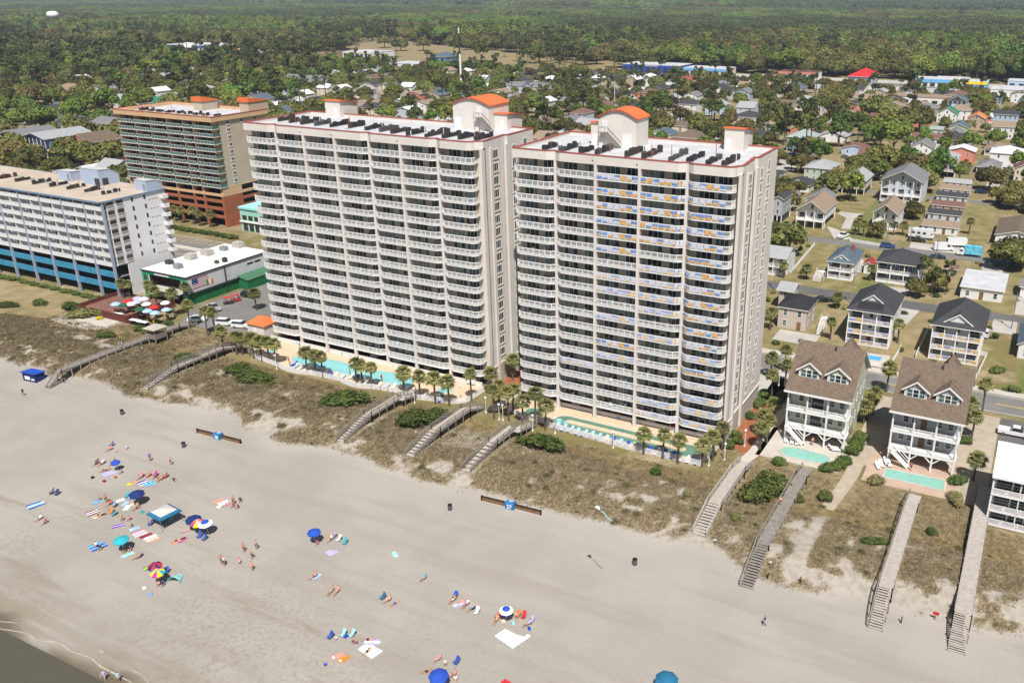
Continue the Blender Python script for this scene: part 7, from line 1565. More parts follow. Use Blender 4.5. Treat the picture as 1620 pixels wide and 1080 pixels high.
# ------------------------------------------------------------------ vehicles
WH = MB(); WH.tube((0, -.11, 0), (0, .11, 0), .34, n=14); whm = WH.mesh('tyre', C['tyre']); RM = MB(); RM.tube((0, -.12, 0), (0, .12, 0), .2, n=10); rmm = RM.mesh('rim', C['chrome'])
def taper(mb, x0, x1, x2, x3, w0, w1, z0, z1, mi=0):
    """cabin: bottom from x0 to x3 (half width w0), top from x1 to x2 (half width w1)"""
    return mb.add([(x0, -w0, z0), (x3, -w0, z0), (x3, w0, z0), (x0, w0, z0), (x1, -w1, z1), (x2, -w1, z1), (x2, w1, z1), (x1, w1, z1)], [(4, 5, 6, 7), (0, 1, 5, 4), (1, 2, 6, 5), (2, 3, 7, 6), (3, 0, 4, 7)], mi)
VM = {}
def vehicle_meshes(kind, col):
    key = (kind, col)
    if key in VM: return VM[key]
    P = {}; L, Wd = dict(sedan=(4.7, 1.84), suv=(4.7, 1.92), pickup=(5.7, 2.0), van=(6.2, 2.1), boxtruck=(7.2, 2.3), rv=(8.0, 2.5), cart=(2.5, 1.25), trailer=(6.0, 2.4))[kind]; h = L / 2; w = Wd / 2; b = MB(); g = MB(); r = MB(); wx = (-h + .95, h - .95)
    if kind in ('sedan', 'suv'):
        t = .05 if kind == 'sedan' else .2
        b.prof([(-h, .35), (h, .35), (h, .75 + t), (h - .15, .82 + t), (.9, .98 + t), (-1.6 if kind == 'sedan' else -h + .1, 1.02 + t), (-h + .03, .95 + t)], -w, w, 'y'); top = 1.45 if kind == 'sedan' else 1.75
        a0 = -1.75 if kind == 'sedan' else -h + .12; taper(g, a0, a0 + (.6 if kind == 'sedan' else .25), .35, 1.05, w - .06, w - .26, .97 + t, top); taper(r, a0 + (.56 if kind == 'sedan' else .22), a0 + (.66 if kind == 'sedan' else .3), .3, .4, w - .25, w - .3, top - .02, top + .05)
    elif kind == 'pickup':
        b.prof([(-h, .45), (h, .45), (h, .95), (h - .15, 1.08), (1.35, 1.16), (-.55, 1.2), (-.55, .75), (-h + .1, .75), (-h + .1, 1.12), (-h, 1.12)], -w + .08, w - .08, 'y'); b.box(-h, -.55, -w, -w + .1, .45, 1.14); b.box(-h, -.55, w - .1, w, .45, 1.14); b.box(-.55, h - .1, -w, -w + .085, .45, 1.08); b.box(-.55, h - .1, w - .085, w, .45, 1.08)
        taper(g, -.6, -.4, .85, 1.5, w - .08, w - .28, 1.17, 1.85); taper(r, -.44, -.36, .8, .9, w - .27, w - .32, 1.83, 1.9)
    elif kind == 'van':
        b.prof([(-h, .4), (h, .4), (h, 1.0), (h - .25, 1.15), (h - .9, 1.35), (h - 1.7, 2.35), (h - 2.2, 2.55), (-h, 2.55)], -w, w, 'y'); g.prof([(h - .98, 1.42), (h - .9, 1.42), (h - 1.62, 2.32), (h - 1.7, 2.32)], -w + .15, w - .15, 'y'); [g.prof([(h - 2.3, 1.4), (h - 1.15, 1.4), (h - 1.75, 2.2), (h - 2.3, 2.2)], s * (w + .006) - .006, s * (w + .006) + .006, 'y') for s in (-1, 1)]
    elif kind == 'boxtruck':
        b.box(-h, h - 2.0, -w, w, .8, 3.3); r.prof([(h - 1.95, .45), (h, .45), (h, 1.2), (h - .4, 1.4), (h - .9, 2.2), (h - 1.95, 2.3)], -w + .12, w - .12, 'y'); g.prof([(h - .46, 1.45), (h - .36, 1.45), (h - .84, 2.15), (h - .94, 2.15)], -w + .25, w - .25, 'y'); [g.prof([(h - 1.6, 1.4), (h - .65, 1.4), (h - .98, 2.1), (h - 1.6, 2.1)], s * (w - .11) - .006, s * (w - .11) + .006, 'y') for s in (-1, 1)]
    elif kind == 'rv':
        b.prof([(-h, .6), (h - 1.2, .6), (h, .7), (h, 1.2), (h - .7, 1.5), (h - .9, 2.1), (h - .2, 2.3), (h - .4, 3.2), (-h, 3.3)], -w, w, 'y'); g.prof([(h - .72, 1.52), (h - .62, 1.52), (h - .82, 2.08), (h - .92, 2.08)], -w + .2, w - .2, 'y'); [g.box(x, x + 1.0, s * w - .01, s * w + .01, 1.7, 2.4) for x in (-3, -1.2, .6) for s in (-1, 1)]; r.box(-2.5, -1.5, -.4, .4, 3.28, 3.5)
    elif kind == 'trailer':
        b.box(-h, h, -w, w, .7, 2.9); g.box(-h - .01, -h + .01, -w + .2, w - .2, .9, 2.7); r.box(h, h + 1.1, -.08, .08, .6, .75); wx = (-.45, .45)
    elif kind == 'cart':
        b.box(-h, h, -w, w, .35, .6); b.box(h - .4, h, -w, w, .6, .95); b.box(-.4, .1, -w + .1, w - .1, .6, .85); b.box(-.5, -.38, -w + .1, w - .1, .85, 1.25); [r.tube((x, s * (w - .06), .6), (x * .8, s * (w - .06), 1.8), .03, n=5) for x in (-.9, .95) for s in (-1, 1)]; r.box(-1.0, 1.0, -w, w, 1.8, 1.88); g.box(h - .5, h - .47, -w + .1, w - .1, .95, 1.6); wx = (-.8, .8)
    P['body'] = b.mesh('body', C[col]); P['window'] = g.mesh('window', C['glass_dark']); P['roof'] = r.mesh('roof', C[col if kind not in ('boxtruck', 'cart', 'rv', 'trailer') else ('white' if kind != 'cart' else 'c_red')])
    VM[key] = (P, wx, h, w); return VM[key]
HL = MB().box(-.05, .02, -.2, .2, -.08, .08).mesh('headlight', C['lamp']); TL = MB().box(-.02, .05, -.15, .15, -.1, .1).mesh('tail_light', C['tail'])
def vehicle(kind, col, p, rz, label, group=None, z=Z0 + .03):
    P, wx, h, w = vehicle_meshes(kind, col); nm = dict(sedan='car', suv='suv', pickup='pickup_truck', van='van', boxtruck='box_truck', rv='camper', cart='golf_cart', trailer='cargo_trailer')[kind]
    t = thing(nm, label, dict(sedan='car', suv='car', pickup='pickup truck', van='van', boxtruck='truck', rv='camper', cart='golf cart', trailer='trailer')[kind], (p[0], p[1], z), rz, group)
    for k, m in P.items(): obj(k, m, t)
    s = {'cart': .62, 'van': 1.0, 'boxtruck': 1.15, 'rv': 1.15}.get(kind, 1)
    for x in wx:
        for y in (-1, 1): o = obj('wheel', whm, t, (x, y * (w - .1), .34 * s), sc=s); obj('rim', rmm, o, sc=(1, 1.02, 1))
    if kind not in ('cart', 'trailer'):
        for y in (-1, 1): obj('headlight', HL, t, (h, y * (w - .35), .78)); obj('tail_light', TL, t, (-h, y * (w - .3), .9))
    return t
C['truck_wrap'] = mat('turquoise_truck_wrap', (.03, .36, .55), .4, .3, 1.0, col2=(.25, .62, .72))
vehicle('pickup', 'car_white', (4.0, 169.2), 0, 'white pickup with black bed parked above the motel roof')
for k, c, p, rz, lab in (('pickup', 'car_silver', (-186.5, 150.2), -.25, 'silver pickup beside the green pub wall'), ('suv', 'car_white', (-174.5, 143.7), .35, 'white suv in the middle of the pub car park'), ('suv', 'car_white', (-169.7, 144.2), .3, 'white suv nearest the orange-roofed shed'), ('sedan', 'car_white', (-183.1, 142.4), .5, 'white car under the palms at the pub corner'), ('suv', 'car_black', (-185.8, 162.1), .15, 'black suv under the pub side porch'), ('cart', 'car_red', (-186.3, 157.7), 1.2, 'red golf cart beside the pub porch'), ('cart', 'car_black', (-186.5, 155.3), .9, 'dark golf cart with teal seat by the pub'), ('sedan', 'car_black', (-46.0, 229.7), .5, 'black car behind the beige cottage'), ('suv', 'car_white', (-5.1, 222.4), 1.5, 'white car parked nose-in beside the hip-roofed house'), ('pickup', 'car_white', (-55.5, 298.5), 1.3, 'white pickup on the drive of the stilted tan-roofed house'), ('suv', 'car_blue', (-39.8, 292.4), .1, 'blue suv parked on the third street'), ('pickup', 'car_black', (-32.6, 304.8), .1, 'black pickup beside the white camper'), ('rv', 'car_white', (-31.9, 309.7), -.05, 'white camper in front of the low cottages'), ('van', 'car_white', (-23.4, 297.5), .35, 'white panel van in the truck yard'), ('trailer', 'car_white', (-20.3, 304.1), .35, 'white cargo trailer hitched behind the van'), ('boxtruck', 'truck_wrap', (-15.4, 294.3), 3.2, 'turquoise wrapped box truck on the third street'), ('sedan', 'car_navy', (-23.7, 286.9), 0, 'dark blue car behind the turquoise truck'), ('suv', 'car_navy', (-20.2, 394.4), 0, 'dark suv parked by the white gate'), ('sedan', 'car_blue', (-14.2, 396.2), .1, 'blue car next to the white gate'), ('pickup', 'car_white', (-64.0, 407.0), .1, 'white pickup far up between two gabled houses'), ('sedan', 'car_silver', (-33.2, 540.9), .3, 'silver car before the tan-roofed block')): vehicle(k, c, p, rz, lab)
r4 = random.Random(9)
for i in range(30):
    y = r4.choice((375.4, 378.4, 451.5, 454.6, 531.5, 613.5, 790, 796, 804, 850)); x = r4.uniform(-.42 * y, .03 * y); c = r4.choice(('car_white', 'car_white', 'car_silver', 'car_black', 'car_grey', 'car_red', 'car_blue')); lab = '%s car parked %s' % (c[4:], 'along the fourth street' if y < 400 else 'on an inner street of the town' if y < 700 else 'on the lots by the highway'); vehicle(r4.choice(('sedan', 'suv')), c, (x, y), 0 if y < 700 else 1.57, lab, lab + 's')
for i, (x, y, c, lab) in enumerate(((-127.5, 145.6, 'car_white', 'white car in the garage below the third bay of the seven-bay tower'), (-121, 145.6, 'car_white', 'white suv in the garage behind the turquoise pool'), (-112.5, 145.5, 'car_silver', 'silver car in the garage by a column'), (-99.8, 143.6, 'car_white', 'white pickup-sized car at the garage corner near the palms'), (-75, 144, 'car_white', 'white car in the garage at the lazy river'), (-70, 144, 'car_silver', 'silver car in the garage beside the red one'), (-66, 144.2, 'car_red', 'red car in the five-bay tower garage'), (-58.6, 144, 'car_white', 'white car in the dark garage behind the life ring'), (-54, 144.2, 'car_red', 'second red car deep in the garage'), (-48, 143.4, 'car_white', 'white car at the garage end of the five-bay tower'))): vehicle('suv' if i % 2 else 'sedan', c, (x, y), R(-90), lab, z=Z0 + .07)
# ------------------------------------------------------------------ umbrellas, loungers
def umbrella_mesh(cols, r=1.15, n=8, h=2.1, rise=.5, band=None):
    mb = MB()
    ring = [(r * math.cos(6.2832 * i / n), r * math.sin(6.2832 * i / n)) for i in range(n)]; mid = .55
    for i in range(n):
        a, b = ring[i], ring[(i + 1) % n]; k = i % len(cols) if band is None else 0
        mb.add([(a[0] * mid, a[1] * mid, h + rise * .68), (b[0] * mid, b[1] * mid, h + rise * .68), (0, 0, h + rise)], [(0, 1, 2)], k)
        mb.add([(a[0], a[1], h), (b[0], b[1], h), (b[0] * mid, b[1] * mid, h + rise * .68), (a[0] * mid, a[1] * mid, h + rise * .68)], [(0, 1, 2, 3)], k if band is None else 1)
        mb.add([(a[0], a[1], h - .14), (b[0], b[1], h - .14), (b[0], b[1], h), (a[0], a[1], h)], [(0, 1, 2, 3)], k if band is None else 0)
    mb.tube((0, 0, h + rise), (0, 0, h + rise + .1), .025, n=5)
    return mb.mesh('canopy', *[C[c] for c in cols])
PM_ = MB().tube((0, 0, 0), (0, 0, 2.55), .03, n=6).mesh('pole', C['white'])
def umbrella(cols, p, z, label, r=1.15, h=2.1, tilt=0, rz=0, band=None, group=None, name='beach_umbrella'):
    t = thing(name, label, 'umbrella', (p[0], p[1], z), rz, group); obj('pole', PM_, t, sc=(1, 1, h / 2.1), rot=(tilt, 0, 0)); obj('canopy', umbrella_mesh(cols, r, 8, h, .5 * r / 1.15, band), t, rot=(tilt, 0, 0)); return t
ZD = Z0 + 1.0
t = thing('terrace_deck', 'dark red raised timber terrace in front of the pub', 'deck'); m = MB(); m.box(-216.5, -197.5, 133.4, 147.5, Z0, ZD); obj('deck_floor', m.mesh('deck_floor', mat('terrace_boards', (.20, .10, .075), .85, .2, .9)), t)
for a in ((-216.6, -208.9, 133.2, 133.4), (-207, -197.4, 133.2, 133.4)): m = MB(); m.box(*a, Z0, ZD + 1.0); obj('deck_wall', m.mesh('deck_wall', C['wood_red']), t)
for a in ((-197.5, -197.3, 133.4, 147.5), (-216.7, -216.5, 133.4, 147.5)): m = MB(); m.box(*a, Z0, ZD + 1.0); obj('deck_wall', m.mesh('deck_wall', C['wood_red']), t)
rr = random.Random(2)
for c, p, lab in (('c_lblue', (-204.6, 135.8), 'pale blue parasol at the far corner of the pub terrace'), ('c_red', (-203.5, 138.6), 'red parasol next to the pub palms'), ('c_dgreen', (-202.0, 136.1), 'green parasol between pale blue and red ones'), ('c_white', (-201.2, 137.6), 'white parasol beside the red one'), ('c_lav', (-201.2, 139.3), 'lavender-white parasol in the middle of the terrace'), ('c_white', (-197.6, 139.4), 'white parasol in front of the pub stage'), ('c_red', (-193.8, 138.7), 'red parasol near the terrace centre'), ('c_dgreen', (-195.8, 136.0), 'green parasol at the terrace front'), ('c_lblue', (-192.9, 136.0), 'pale blue parasol at the terrace front edge'), ('c_lblue', (-190.0, 135.9), 'pale blue parasol at the terrace front corner'), ('c_lblue', (-189.5, 138.8), 'pale blue parasol nearest the car park'), ('c_white', (-194.1, 142.3), 'white parasol beside the boardwalk palms'), ('c_white', (-201.6, 141.8), 'white parasol at the foot of the pub'), ('c_lav', (-203.5, 141.4), 'pale parasol closest to the hotel wall')):
    umbrella([c], p, ZD, lab, 1.25, 2.2, name='parasol', group='pub parasols')
    t = thing('terrace_table', 'small wooden table under a pub parasol', 'table', (p[0], p[1], ZD), 0, 'terrace tables'); m = MB(); m.box(-.7, .7, -.4, .4, .7, .76); obj('table_top', m.mesh('table_top', C['wood_brown']), t); m = MB(); m.box(-.6, .6, -.04, .04, 0, .7); obj('table_base', m.mesh('table_base', C['wood_dark']), t)
for i, (p, lab) in enumerate((((-205.3, 134.1), 'white-topped cabana bench nearest the yellow bush'), ((-202.9, 134.8), 'second white-topped cabana bench below the terrace'), ((-195.0, 133.7), 'white-topped cabana bench before the terrace gap'), ((-192.2, 133.7), 'white-topped cabana bench at the terrace corner'))):
    t = thing('cabana_bench', lab, 'bench', (p[0], p[1], Z0), .1); m = MB(); m.box(-1.5, 1.5, -.6, .6, 1.15, 1.25); obj('top', m.mesh('top', C['white']), t); m = MB(); m.box(-1.4, 1.4, -.5, .5, .1, .5); m.box(-1.4, 1.4, .35, .5, .5, 1.1); [m.box(a, a + .1, b, b + .1, 0, 1.15) for a in (-1.4, 1.3) for b in (-.5, .4)]; obj('frame', m.mesh('frame', C['black']), t)
def lounger_mesh(col):
    mb = MB(); mb.box(-.32, .32, -.95, .35, .28, .36); mb.add([(-.32, .35, .28), (.32, .35, .28), (.32, .95, .75), (-.32, .95, .75), (-.32, .35, .36), (.32, .35, .36), (.32, .92, .83), (-.32, .92, .83)], [(3, 2, 1, 0), (4, 5, 6, 7), (0, 1, 5, 4), (1, 2, 6, 5), (2, 3, 7, 6), (3, 0, 4, 7)])
    return mb.mesh('bed', C[col])
LGM = {c: lounger_mesh(c) for c in ('c_white', 'c_blue', 'c_lblue')}; lf = MB(); [lf.box(a, a + .05, b, b + .05, 0, .3) for a in (-.3, .25) for b in (-.85, .3)]; lfm = lf.mesh('frame', C['white'])
def lounger(p, rz, c, label, group=None):
    t = thing('sun_lounger', label, 'sun lounger', (p[0], p[1], Z0 + .1), rz, group); obj('bed', LGM[c], t); obj('frame', lfm, t)
for i in range(26): lounger((-141 + i * 1.62 + rr.uniform(-.3, .3), 132.0 + rr.uniform(-.2, .2) - .6 * math.sin(i)), rr.uniform(-.3, .3), rr.choice(('c_blue', 'c_lblue', 'c_white')), 'sun lounger along the fence of the turquoise pool', 'loungers at the turquoise pool')
for i in range(20): lounger((-74 + i * 1.5, 132.55 + rr.uniform(-.1, .1) - .07 * min(i, 11)), rr.uniform(-.2, .2), rr.choice(('c_lblue', 'c_white', 'c_blue')), 'sun lounger on the fence side of the lazy river', 'loungers at the lazy river')
for p, rz, lab in (((-33.6, 147.2), .3, 'white lounger under the yellow house stair'), ((-32.5, 147.2), .3, 'second white lounger below the yellow house stair'), ((-31.6, 147.2), .3, 'third white lounger below the yellow house stair'), ((-25.1, 148.3), 1.8, 'white lounger at the right posts of the yellow house'), ((-24.6, 147.5), 1.8, 'outer white lounger at the right posts of the yellow house'), ((-16.6, 144.9), .4, 'white lounger beside the grey house pool'), ((-16.2, 145.9), .4, 'second white lounger beside the grey house pool'), ((-15.6, 147.2), .4, 'third white lounger beside the grey house pool'), ((-15.0, 146.7), .4, 'fourth white lounger beside the grey house pool')): lounger(p, rz, 'c_white', lab)

# ------------------------------------------------------------------ beach: people
SK = [mat('skin_%d' % i, c, .6, .06, 3) for i, c in enumerate(((.52, .30, .20), (.42, .22, .14), (.58, .36, .26), (.22, .11, .065)))]
HAIR = [mat('hair_%d' % i, c, .7, .2, 6) for i, c in enumerate(((.03, .02, .015), (.10, .055, .03), (.32, .22, .10)))]
def skin_mesh(name, J, E, rad, region):
    """J joints, E edges, rad radius per joint; one continuous surface grown along the skeleton"""
    ks = list(J); me = bpy.data.meshes.new(name); me.from_pydata([J[k] for k in ks], [(ks.index(a), ks.index(b)) for a, b in E], []); o = link(bpy.data.objects.new(name, me)); o.modifiers.new('skin', 'SKIN'); 
    for i, k in enumerate(ks): me.skin_vertices[0].data[i].radius = (rad[k], rad[k]); me.skin_vertices[0].data[i].use_root = k == 'pelvis'
    o.modifiers.new('sub', 'SUBSURF').levels = 1; dg = bpy.context.evaluated_depsgraph_get(); out = bpy.data.meshes.new_from_object(o.evaluated_get(dg)); bpy.data.objects.remove(o); out.name = name; out.materials.clear()
    for m_ in (SK[0], C['c_blue'], C['c_blue'], HAIR[0]): out.materials.append(m_)
    mi = []
    for p in out.polygons:
        c = p.center; k = min(ks, key=lambda q: (Vector(J[q]) - c).length); mi.append(region.get(k, 0))
    out.polygons.foreach_set('material_index', mi); out.polygons.foreach_set('use_smooth', [True] * len(mi)); return out
def body(pose):
    J = {}; hip, kn, an, to = [], [], [], []
    if pose in ('stand', 'walk'):
        P = dict(pelvis=(0, 0, .95), waist=(0, .01, 1.1), chest=(0, .0, 1.32), neck=(0, .01, 1.5), head=(0, .0, 1.6), crown=(0, .01, 1.74)); s = .22 if pose == 'walk' else .03
        L = dict(hip=(.1, 0, .9), knee=(.12, -s * .8, .5), ankle=(.12, -s * .6 + (.0), .09), toe=(.14, -s * .6 - .16, .03)); Rr = dict(hip=(-.1, 0, .9), knee=(-.12, s * .2, .5), ankle=(-.12, s * 1.5, .1), toe=(-.14, s * 1.5 - .16, .03))
        AL = dict(sho=(.19, .01, 1.42), elb=(.27, .03 + s * .6, 1.14), wri=(.28, -.06 + s, .92)); AR = dict(sho=(-.19, .01, 1.42), elb=(-.27, .03 - s * .5, 1.14), wri=(-.27, -.12 - s, .93)); hd = (0, -.3, -1)
    elif pose == 'chair':      # reclined in a low beach chair, facing -y
        P = dict(pelvis=(0, 0, .32), waist=(0, .12, .42), chest=(0, .3, .58), neck=(0, .42, .74), head=(0, .44, .84), crown=(0, .48, .97)); L = dict(hip=(.1, -.03, .31), knee=(.14, -.44, .42), ankle=(.13, -.8, .1), toe=(.15, -.96, .12)); Rr = dict(hip=(-.1, -.03, .31), knee=(-.14, -.46, .36), ankle=(-.13, -.84, .09), toe=(-.16, -.98, .14))
        AL = dict(sho=(.19, .36, .68), elb=(.3, .2, .5), wri=(.24, -.04, .5)); AR = dict(sho=(-.19, .36, .68), elb=(-.3, .2, .5), wri=(-.24, -.06, .5)); hd = (0, -1, -.2)
    elif pose == 'lie':        # lying flat, head towards +y
        P = dict(pelvis=(0, 0, .12), waist=(0, .16, .11), chest=(0, .38, .13), neck=(0, .56, .13), head=(0, .66, .13), crown=(0, .82, .13)); L = dict(hip=(.1, -.04, .11), knee=(.13, -.46, .11), ankle=(.14, -.86, .07), toe=(.2, -.98, .1)); Rr = dict(hip=(-.1, -.04, .11), knee=(-.13, -.46, .13), ankle=(-.15, -.86, .07), toe=(-.22, -.97, .1))
        AL = dict(sho=(.19, .48, .12), elb=(.34, .36, .07), wri=(.3, .12, .06)); AR = dict(sho=(-.19, .48, .12), elb=(-.36, .58, .07), wri=(-.2, .76, .06)); hd = (0, -.8, -.1)
    else:                      # sitting on the sand, knees up
        P = dict(pelvis=(0, 0, .13), waist=(0, .02, .28), chest=(0, -.02, .5), neck=(0, -.05, .68), head=(0, -.08, .78), crown=(0, -.07, .92)); L = dict(hip=(.1, -.04, .13), knee=(.16, -.34, .42), ankle=(.14, -.52, .08), toe=(.15, -.68, .04)); Rr = dict(hip=(-.1, -.04, .13), knee=(-.18, -.32, .4), ankle=(-.14, -.54, .08), toe=(-.16, -.7, .04))
        AL = dict(sho=(.19, -.02, .6), elb=(.27, -.2, .4), wri=(.17, -.38, .38)); AR = dict(sho=(-.19, -.02, .6), elb=(-.3, .06, .36), wri=(-.28, .2, .1)); hd = (.1, -.7, -.4)
    J.update(P)
    for n_, D in (('l', L), ('r', Rr)): J.update({k + n_: v for k, v in D.items()})
    for n_, D in (('l', AL), ('r', AR)):
        J.update({k + n_: v for k, v in D.items()}); w_ = Vector(D['wri']); h_ = Vector(hd).normalized(); sd = Vector((1 if n_ == 'l' else -1, .2, 0)); J['palm' + n_] = tuple(w_ + h_ * .07)
        for i in range(4): J['f%d%s' % (i, n_)] = tuple(w_ + h_ * (.15 + .012 * (1.5 - abs(i - 1.2))) + Vector((0, 1, .3)) * (i - 1.5) * .02)
        J['thumb' + n_] = tuple(w_ + h_ * .09 - sd * .05)
    E = [('pelvis', 'waist'), ('waist', 'chest'), ('chest', 'neck'), ('neck', 'head'), ('head', 'crown')]
    for s in 'lr': E += [('pelvis', 'hip' + s), ('hip' + s, 'knee' + s), ('knee' + s, 'ankle' + s), ('ankle' + s, 'toe' + s), ('chest', 'sho' + s), ('sho' + s, 'elb' + s), ('elb' + s, 'wri' + s), ('wri' + s, 'palm' + s), ('palm' + s, 'thumb' + s)] + [('palm' + s, 'f%d%s' % (i, s)) for i in range(4)]
    R0 = dict(pelvis=.15, waist=.125, chest=.15, neck=.06, head=.095, crown=.075, hip=.095, knee=.062, ankle=.042, toe=.035, sho=.07, elb=.045, wri=.032, palm=.034, thumb=.012)
    rad = {k: R0.get(k, R0.get(k[:-1], .01)) for k in J}; reg = dict(crown=3, chest=1, shol=1, shor=1, waist=1, pelvis=2, hipl=2, hipr=2); return skin_mesh('person_' + pose, J, E, rad, reg)
BODY = {p: body(p) for p in ('stand', 'walk', 'chair', 'lie', 'sit')}
rp = random.Random(12)
def person(pose, p, rz, top, bot, label, z=None, s=None, group=None):
    o = obj('person', BODY[pose], None, (p[0], p[1], terrain(*p) + .01 if z is None else z), rz, s or rp.uniform(.95, 1.03)); sk = rp.choice(SK[:3] + SK[:2]); hr = rp.choice(HAIR)
    for i, m_ in enumerate((sk, C[top] if top else sk, C[bot], hr)): o.material_slots[i].link = 'OBJECT'; o.material_slots[i].material = m_
    return tag(o, label, 'person', group)
# ------------------------------------------------------------------ beach: furniture and toys
def chair_parts(c):
    b = MB(); b.box(-.28, .28, -.25, .25, .22, .26); b.add([(-.28, .22, .24), (.28, .22, .24), (.28, .6, .92), (-.28, .6, .92), (-.28, .18, .27), (.28, .18, .27), (.28, .55, .94), (-.28, .55, .94)], [(3, 2, 1, 0), (4, 5, 6, 7), (0, 1, 5, 4), (1, 2, 6, 5), (2, 3, 7, 6), (3, 0, 4, 7)])
    return b.mesh('sling', C[c])
CHM = {}; cf = MB()
for s in (-.3, .3): cf.tube((s, -.3, 0), (s, .6, .94), .016, n=5); cf.tube((s, .35, 0), (s, -.22, .5), .016, n=5); cf.tube((s, -.25, .5), (s, .35, .52), .022, n=5)
CFM = cf.mesh('frame', C['chrome'])
def chair(p, rz, c, label, group=None):
    if c not in CHM: CHM[c] = chair_parts(c)
    t = thing('beach_chair', label, 'beach chair', (*p, terrain(*p)), rz, group); obj('sling', CHM[c], t); obj('frame', CFM, t); return t
def towel(p, rz, w, l, cols, label, cat='towel', name='beach_towel', along=True):
    t = tag(empty(name, (*p, terrain(*p) + .03), rz), label, cat); n = len(cols) * (1 if len(cols) < 3 else 1)
    for i, c in enumerate(cols):
        m_ = MB(); a, b = -w / 2 + w * i / n, -w / 2 + w * (i + 1) / n; k = 6
        m_.add([(x, -l / 2 + l * j / k, .015 * math.sin(j * 1.9 + x * 5)) for x in (a, b) for j in range(k + 1)] + [(x, -l / 2 + l * j / k, .015 * math.sin(j * 1.9 + x * 5) - .03) for x in (a, b) for j in range(k + 1)], [(j, k + 1 + j, k + 2 + j, j + 1) for j in range(k)] + [(2 * k + 2, 3 * k + 3, k + 1, 0), (k, 2 * k + 1, 4 * k + 3, 3 * k + 2)])
        obj('stripe' if n > 1 else 'cloth', m_.mesh('stripe', C[c]), t)
    return t
RAZ = R(27)
def facing(): return rp.uniform(-.5, .2)
# towels: position, turn, width, length, colours, label
for a in (((-138.3, 84.2), -.32, 1.6, 2.2, ['c_lav'], 'lavender blanket beside the seated group at the top'), ((-130.0, 84.8), -.32, 1.5, 1.9, ['c_blue', 'c_white', 'c_blue', 'c_white'], 'navy and white striped towel'), ((-128.7, 85.0), -.32, 1.3, 1.8, ['c_teal', 'c_sky'], 'teal towel next to the navy striped one'), ((-131.8, 83.6), -.32, .8, 1.4, ['c_yellow'], 'small yellow towel below a sunbather'), ((-132.1, 77.2), -.32, .9, 1.5, ['c_sky'], 'sky blue towel beside a sitter'), ((-129.0, 79.0), -.32, .9, 1.8, ['c_white'], 'white towel behind the navy umbrella group'), ((-127.3, 78.9), .4, .8, 1.4, ['c_lblue'], 'pale blue towel near the navy umbrella'), ((-126.0, 78.3), .5, .9, 1.6, ['c_white'], 'white towel in front of the navy umbrella'), ((-129.9, 74.8), -.32, 1.5, 1.9, ['c_maroon', 'c_white', 'c_navy', 'c_white', 'c_maroon'], 'red, white and navy striped towel'), ((-128.1, 74.6), -.32, .9, 1.8, ['c_cream'], 'cream towel under a sunbather'), ((-122.7, 74.2), -.6, .9, 2.0, ['c_purple', 'c_lav', 'c_purple'], 'purple patterned towel beside the kneeling child'), ((-117.8, 74.3), -.32, 1.5, 1.9, ['c_pink', 'c_white', 'c_pink', 'c_white'], 'pink and white towel in the row of towels'), ((-116.3, 74.3), -.32, .7, 1.9, ['c_maroon'], 'maroon towel in the row of towels'), ((-115.3, 74.3), -.32, .8, 1.9, ['c_white'], 'white towel in the row of towels'), ((-114.3, 74.1), -.32, .8, 2.0, ['c_cream', 'c_coral'], 'cream and coral towel ending the row of towels'), ((-110.7, 75.5), -.2, .9, 1.7, ['c_coral'], 'coral towel beside the magenta one'), ((-110.2, 76.1), -.2, .9, 1.7, ['c_magenta', 'c_pink', 'c_magenta'], 'magenta bordered towel next to the coral one'), ((-120.8, 69.2), -.32, 2.2, 2.4, ['c_teal', 'c_sky', 'c_blue', 'c_sky', 'c_blue'], 'wide turquoise and blue striped blanket'), ((-114.6, 69.7), -.32, .8, 1.8, ['c_aqua'], 'pale aqua towel below the aqua umbrella'), ((-140.6, 72.4), -.32, 1.7, 3.2, ['c_blue', 'c_sky', 'c_white', 'c_sky', 'c_blue'], 'large blue and white towel lying alone'), ((-108.9, 69.4), -.32, 1.0, 2.1, ['c_green', 'c_yellow', 'c_green'], 'green and yellow striped towel'), ((-113.7, 86.4), -.32, .7, 1.8, ['c_coral'], 'coral towel of the inland group'), ((-112.5, 86.5), -.32, .9, 2.0, ['c_white', 'c_lblue', 'c_white'], 'white and pale blue towel of the inland group'), ((-112.0, 85.5), -.32, .9, 1.4, ['c_white'], 'white towel under a pink sunbather'), ((-86.7, 84.0), -.3, 1.6, 1.5, ['c_lav'], 'pale lavender blanket below the chairs'), ((-84.8, 78.6), -.2, .7, 1.5, ['c_lblue'], 'pale blue towel of a lone sunbather'), ((-52.2, 80.6), -.28, 3.6, 3.3, ['c_white'], 'big square white sheet spread on the sand'), ((-67.6, 70.3), -.2, 2.9, 2.3, ['c_white'], 'crumpled white sheet with a sunbather'), ((-68.4, 71.4), -1.1, 1.0, 2.2, ['c_lav', 'c_white', 'c_lav'], 'lavender patterned towel above the white sheet'), ((-62.2, 82.8), -.5, .8, 1.9, ['c_white', 'c_lav'], 'pale towel beneath a reddish sunbather'), ((-48.5, 73.1), -.2, 1.4, .9, ['c_red'], 'red towel cut by the frame bottom')): towel(*a)
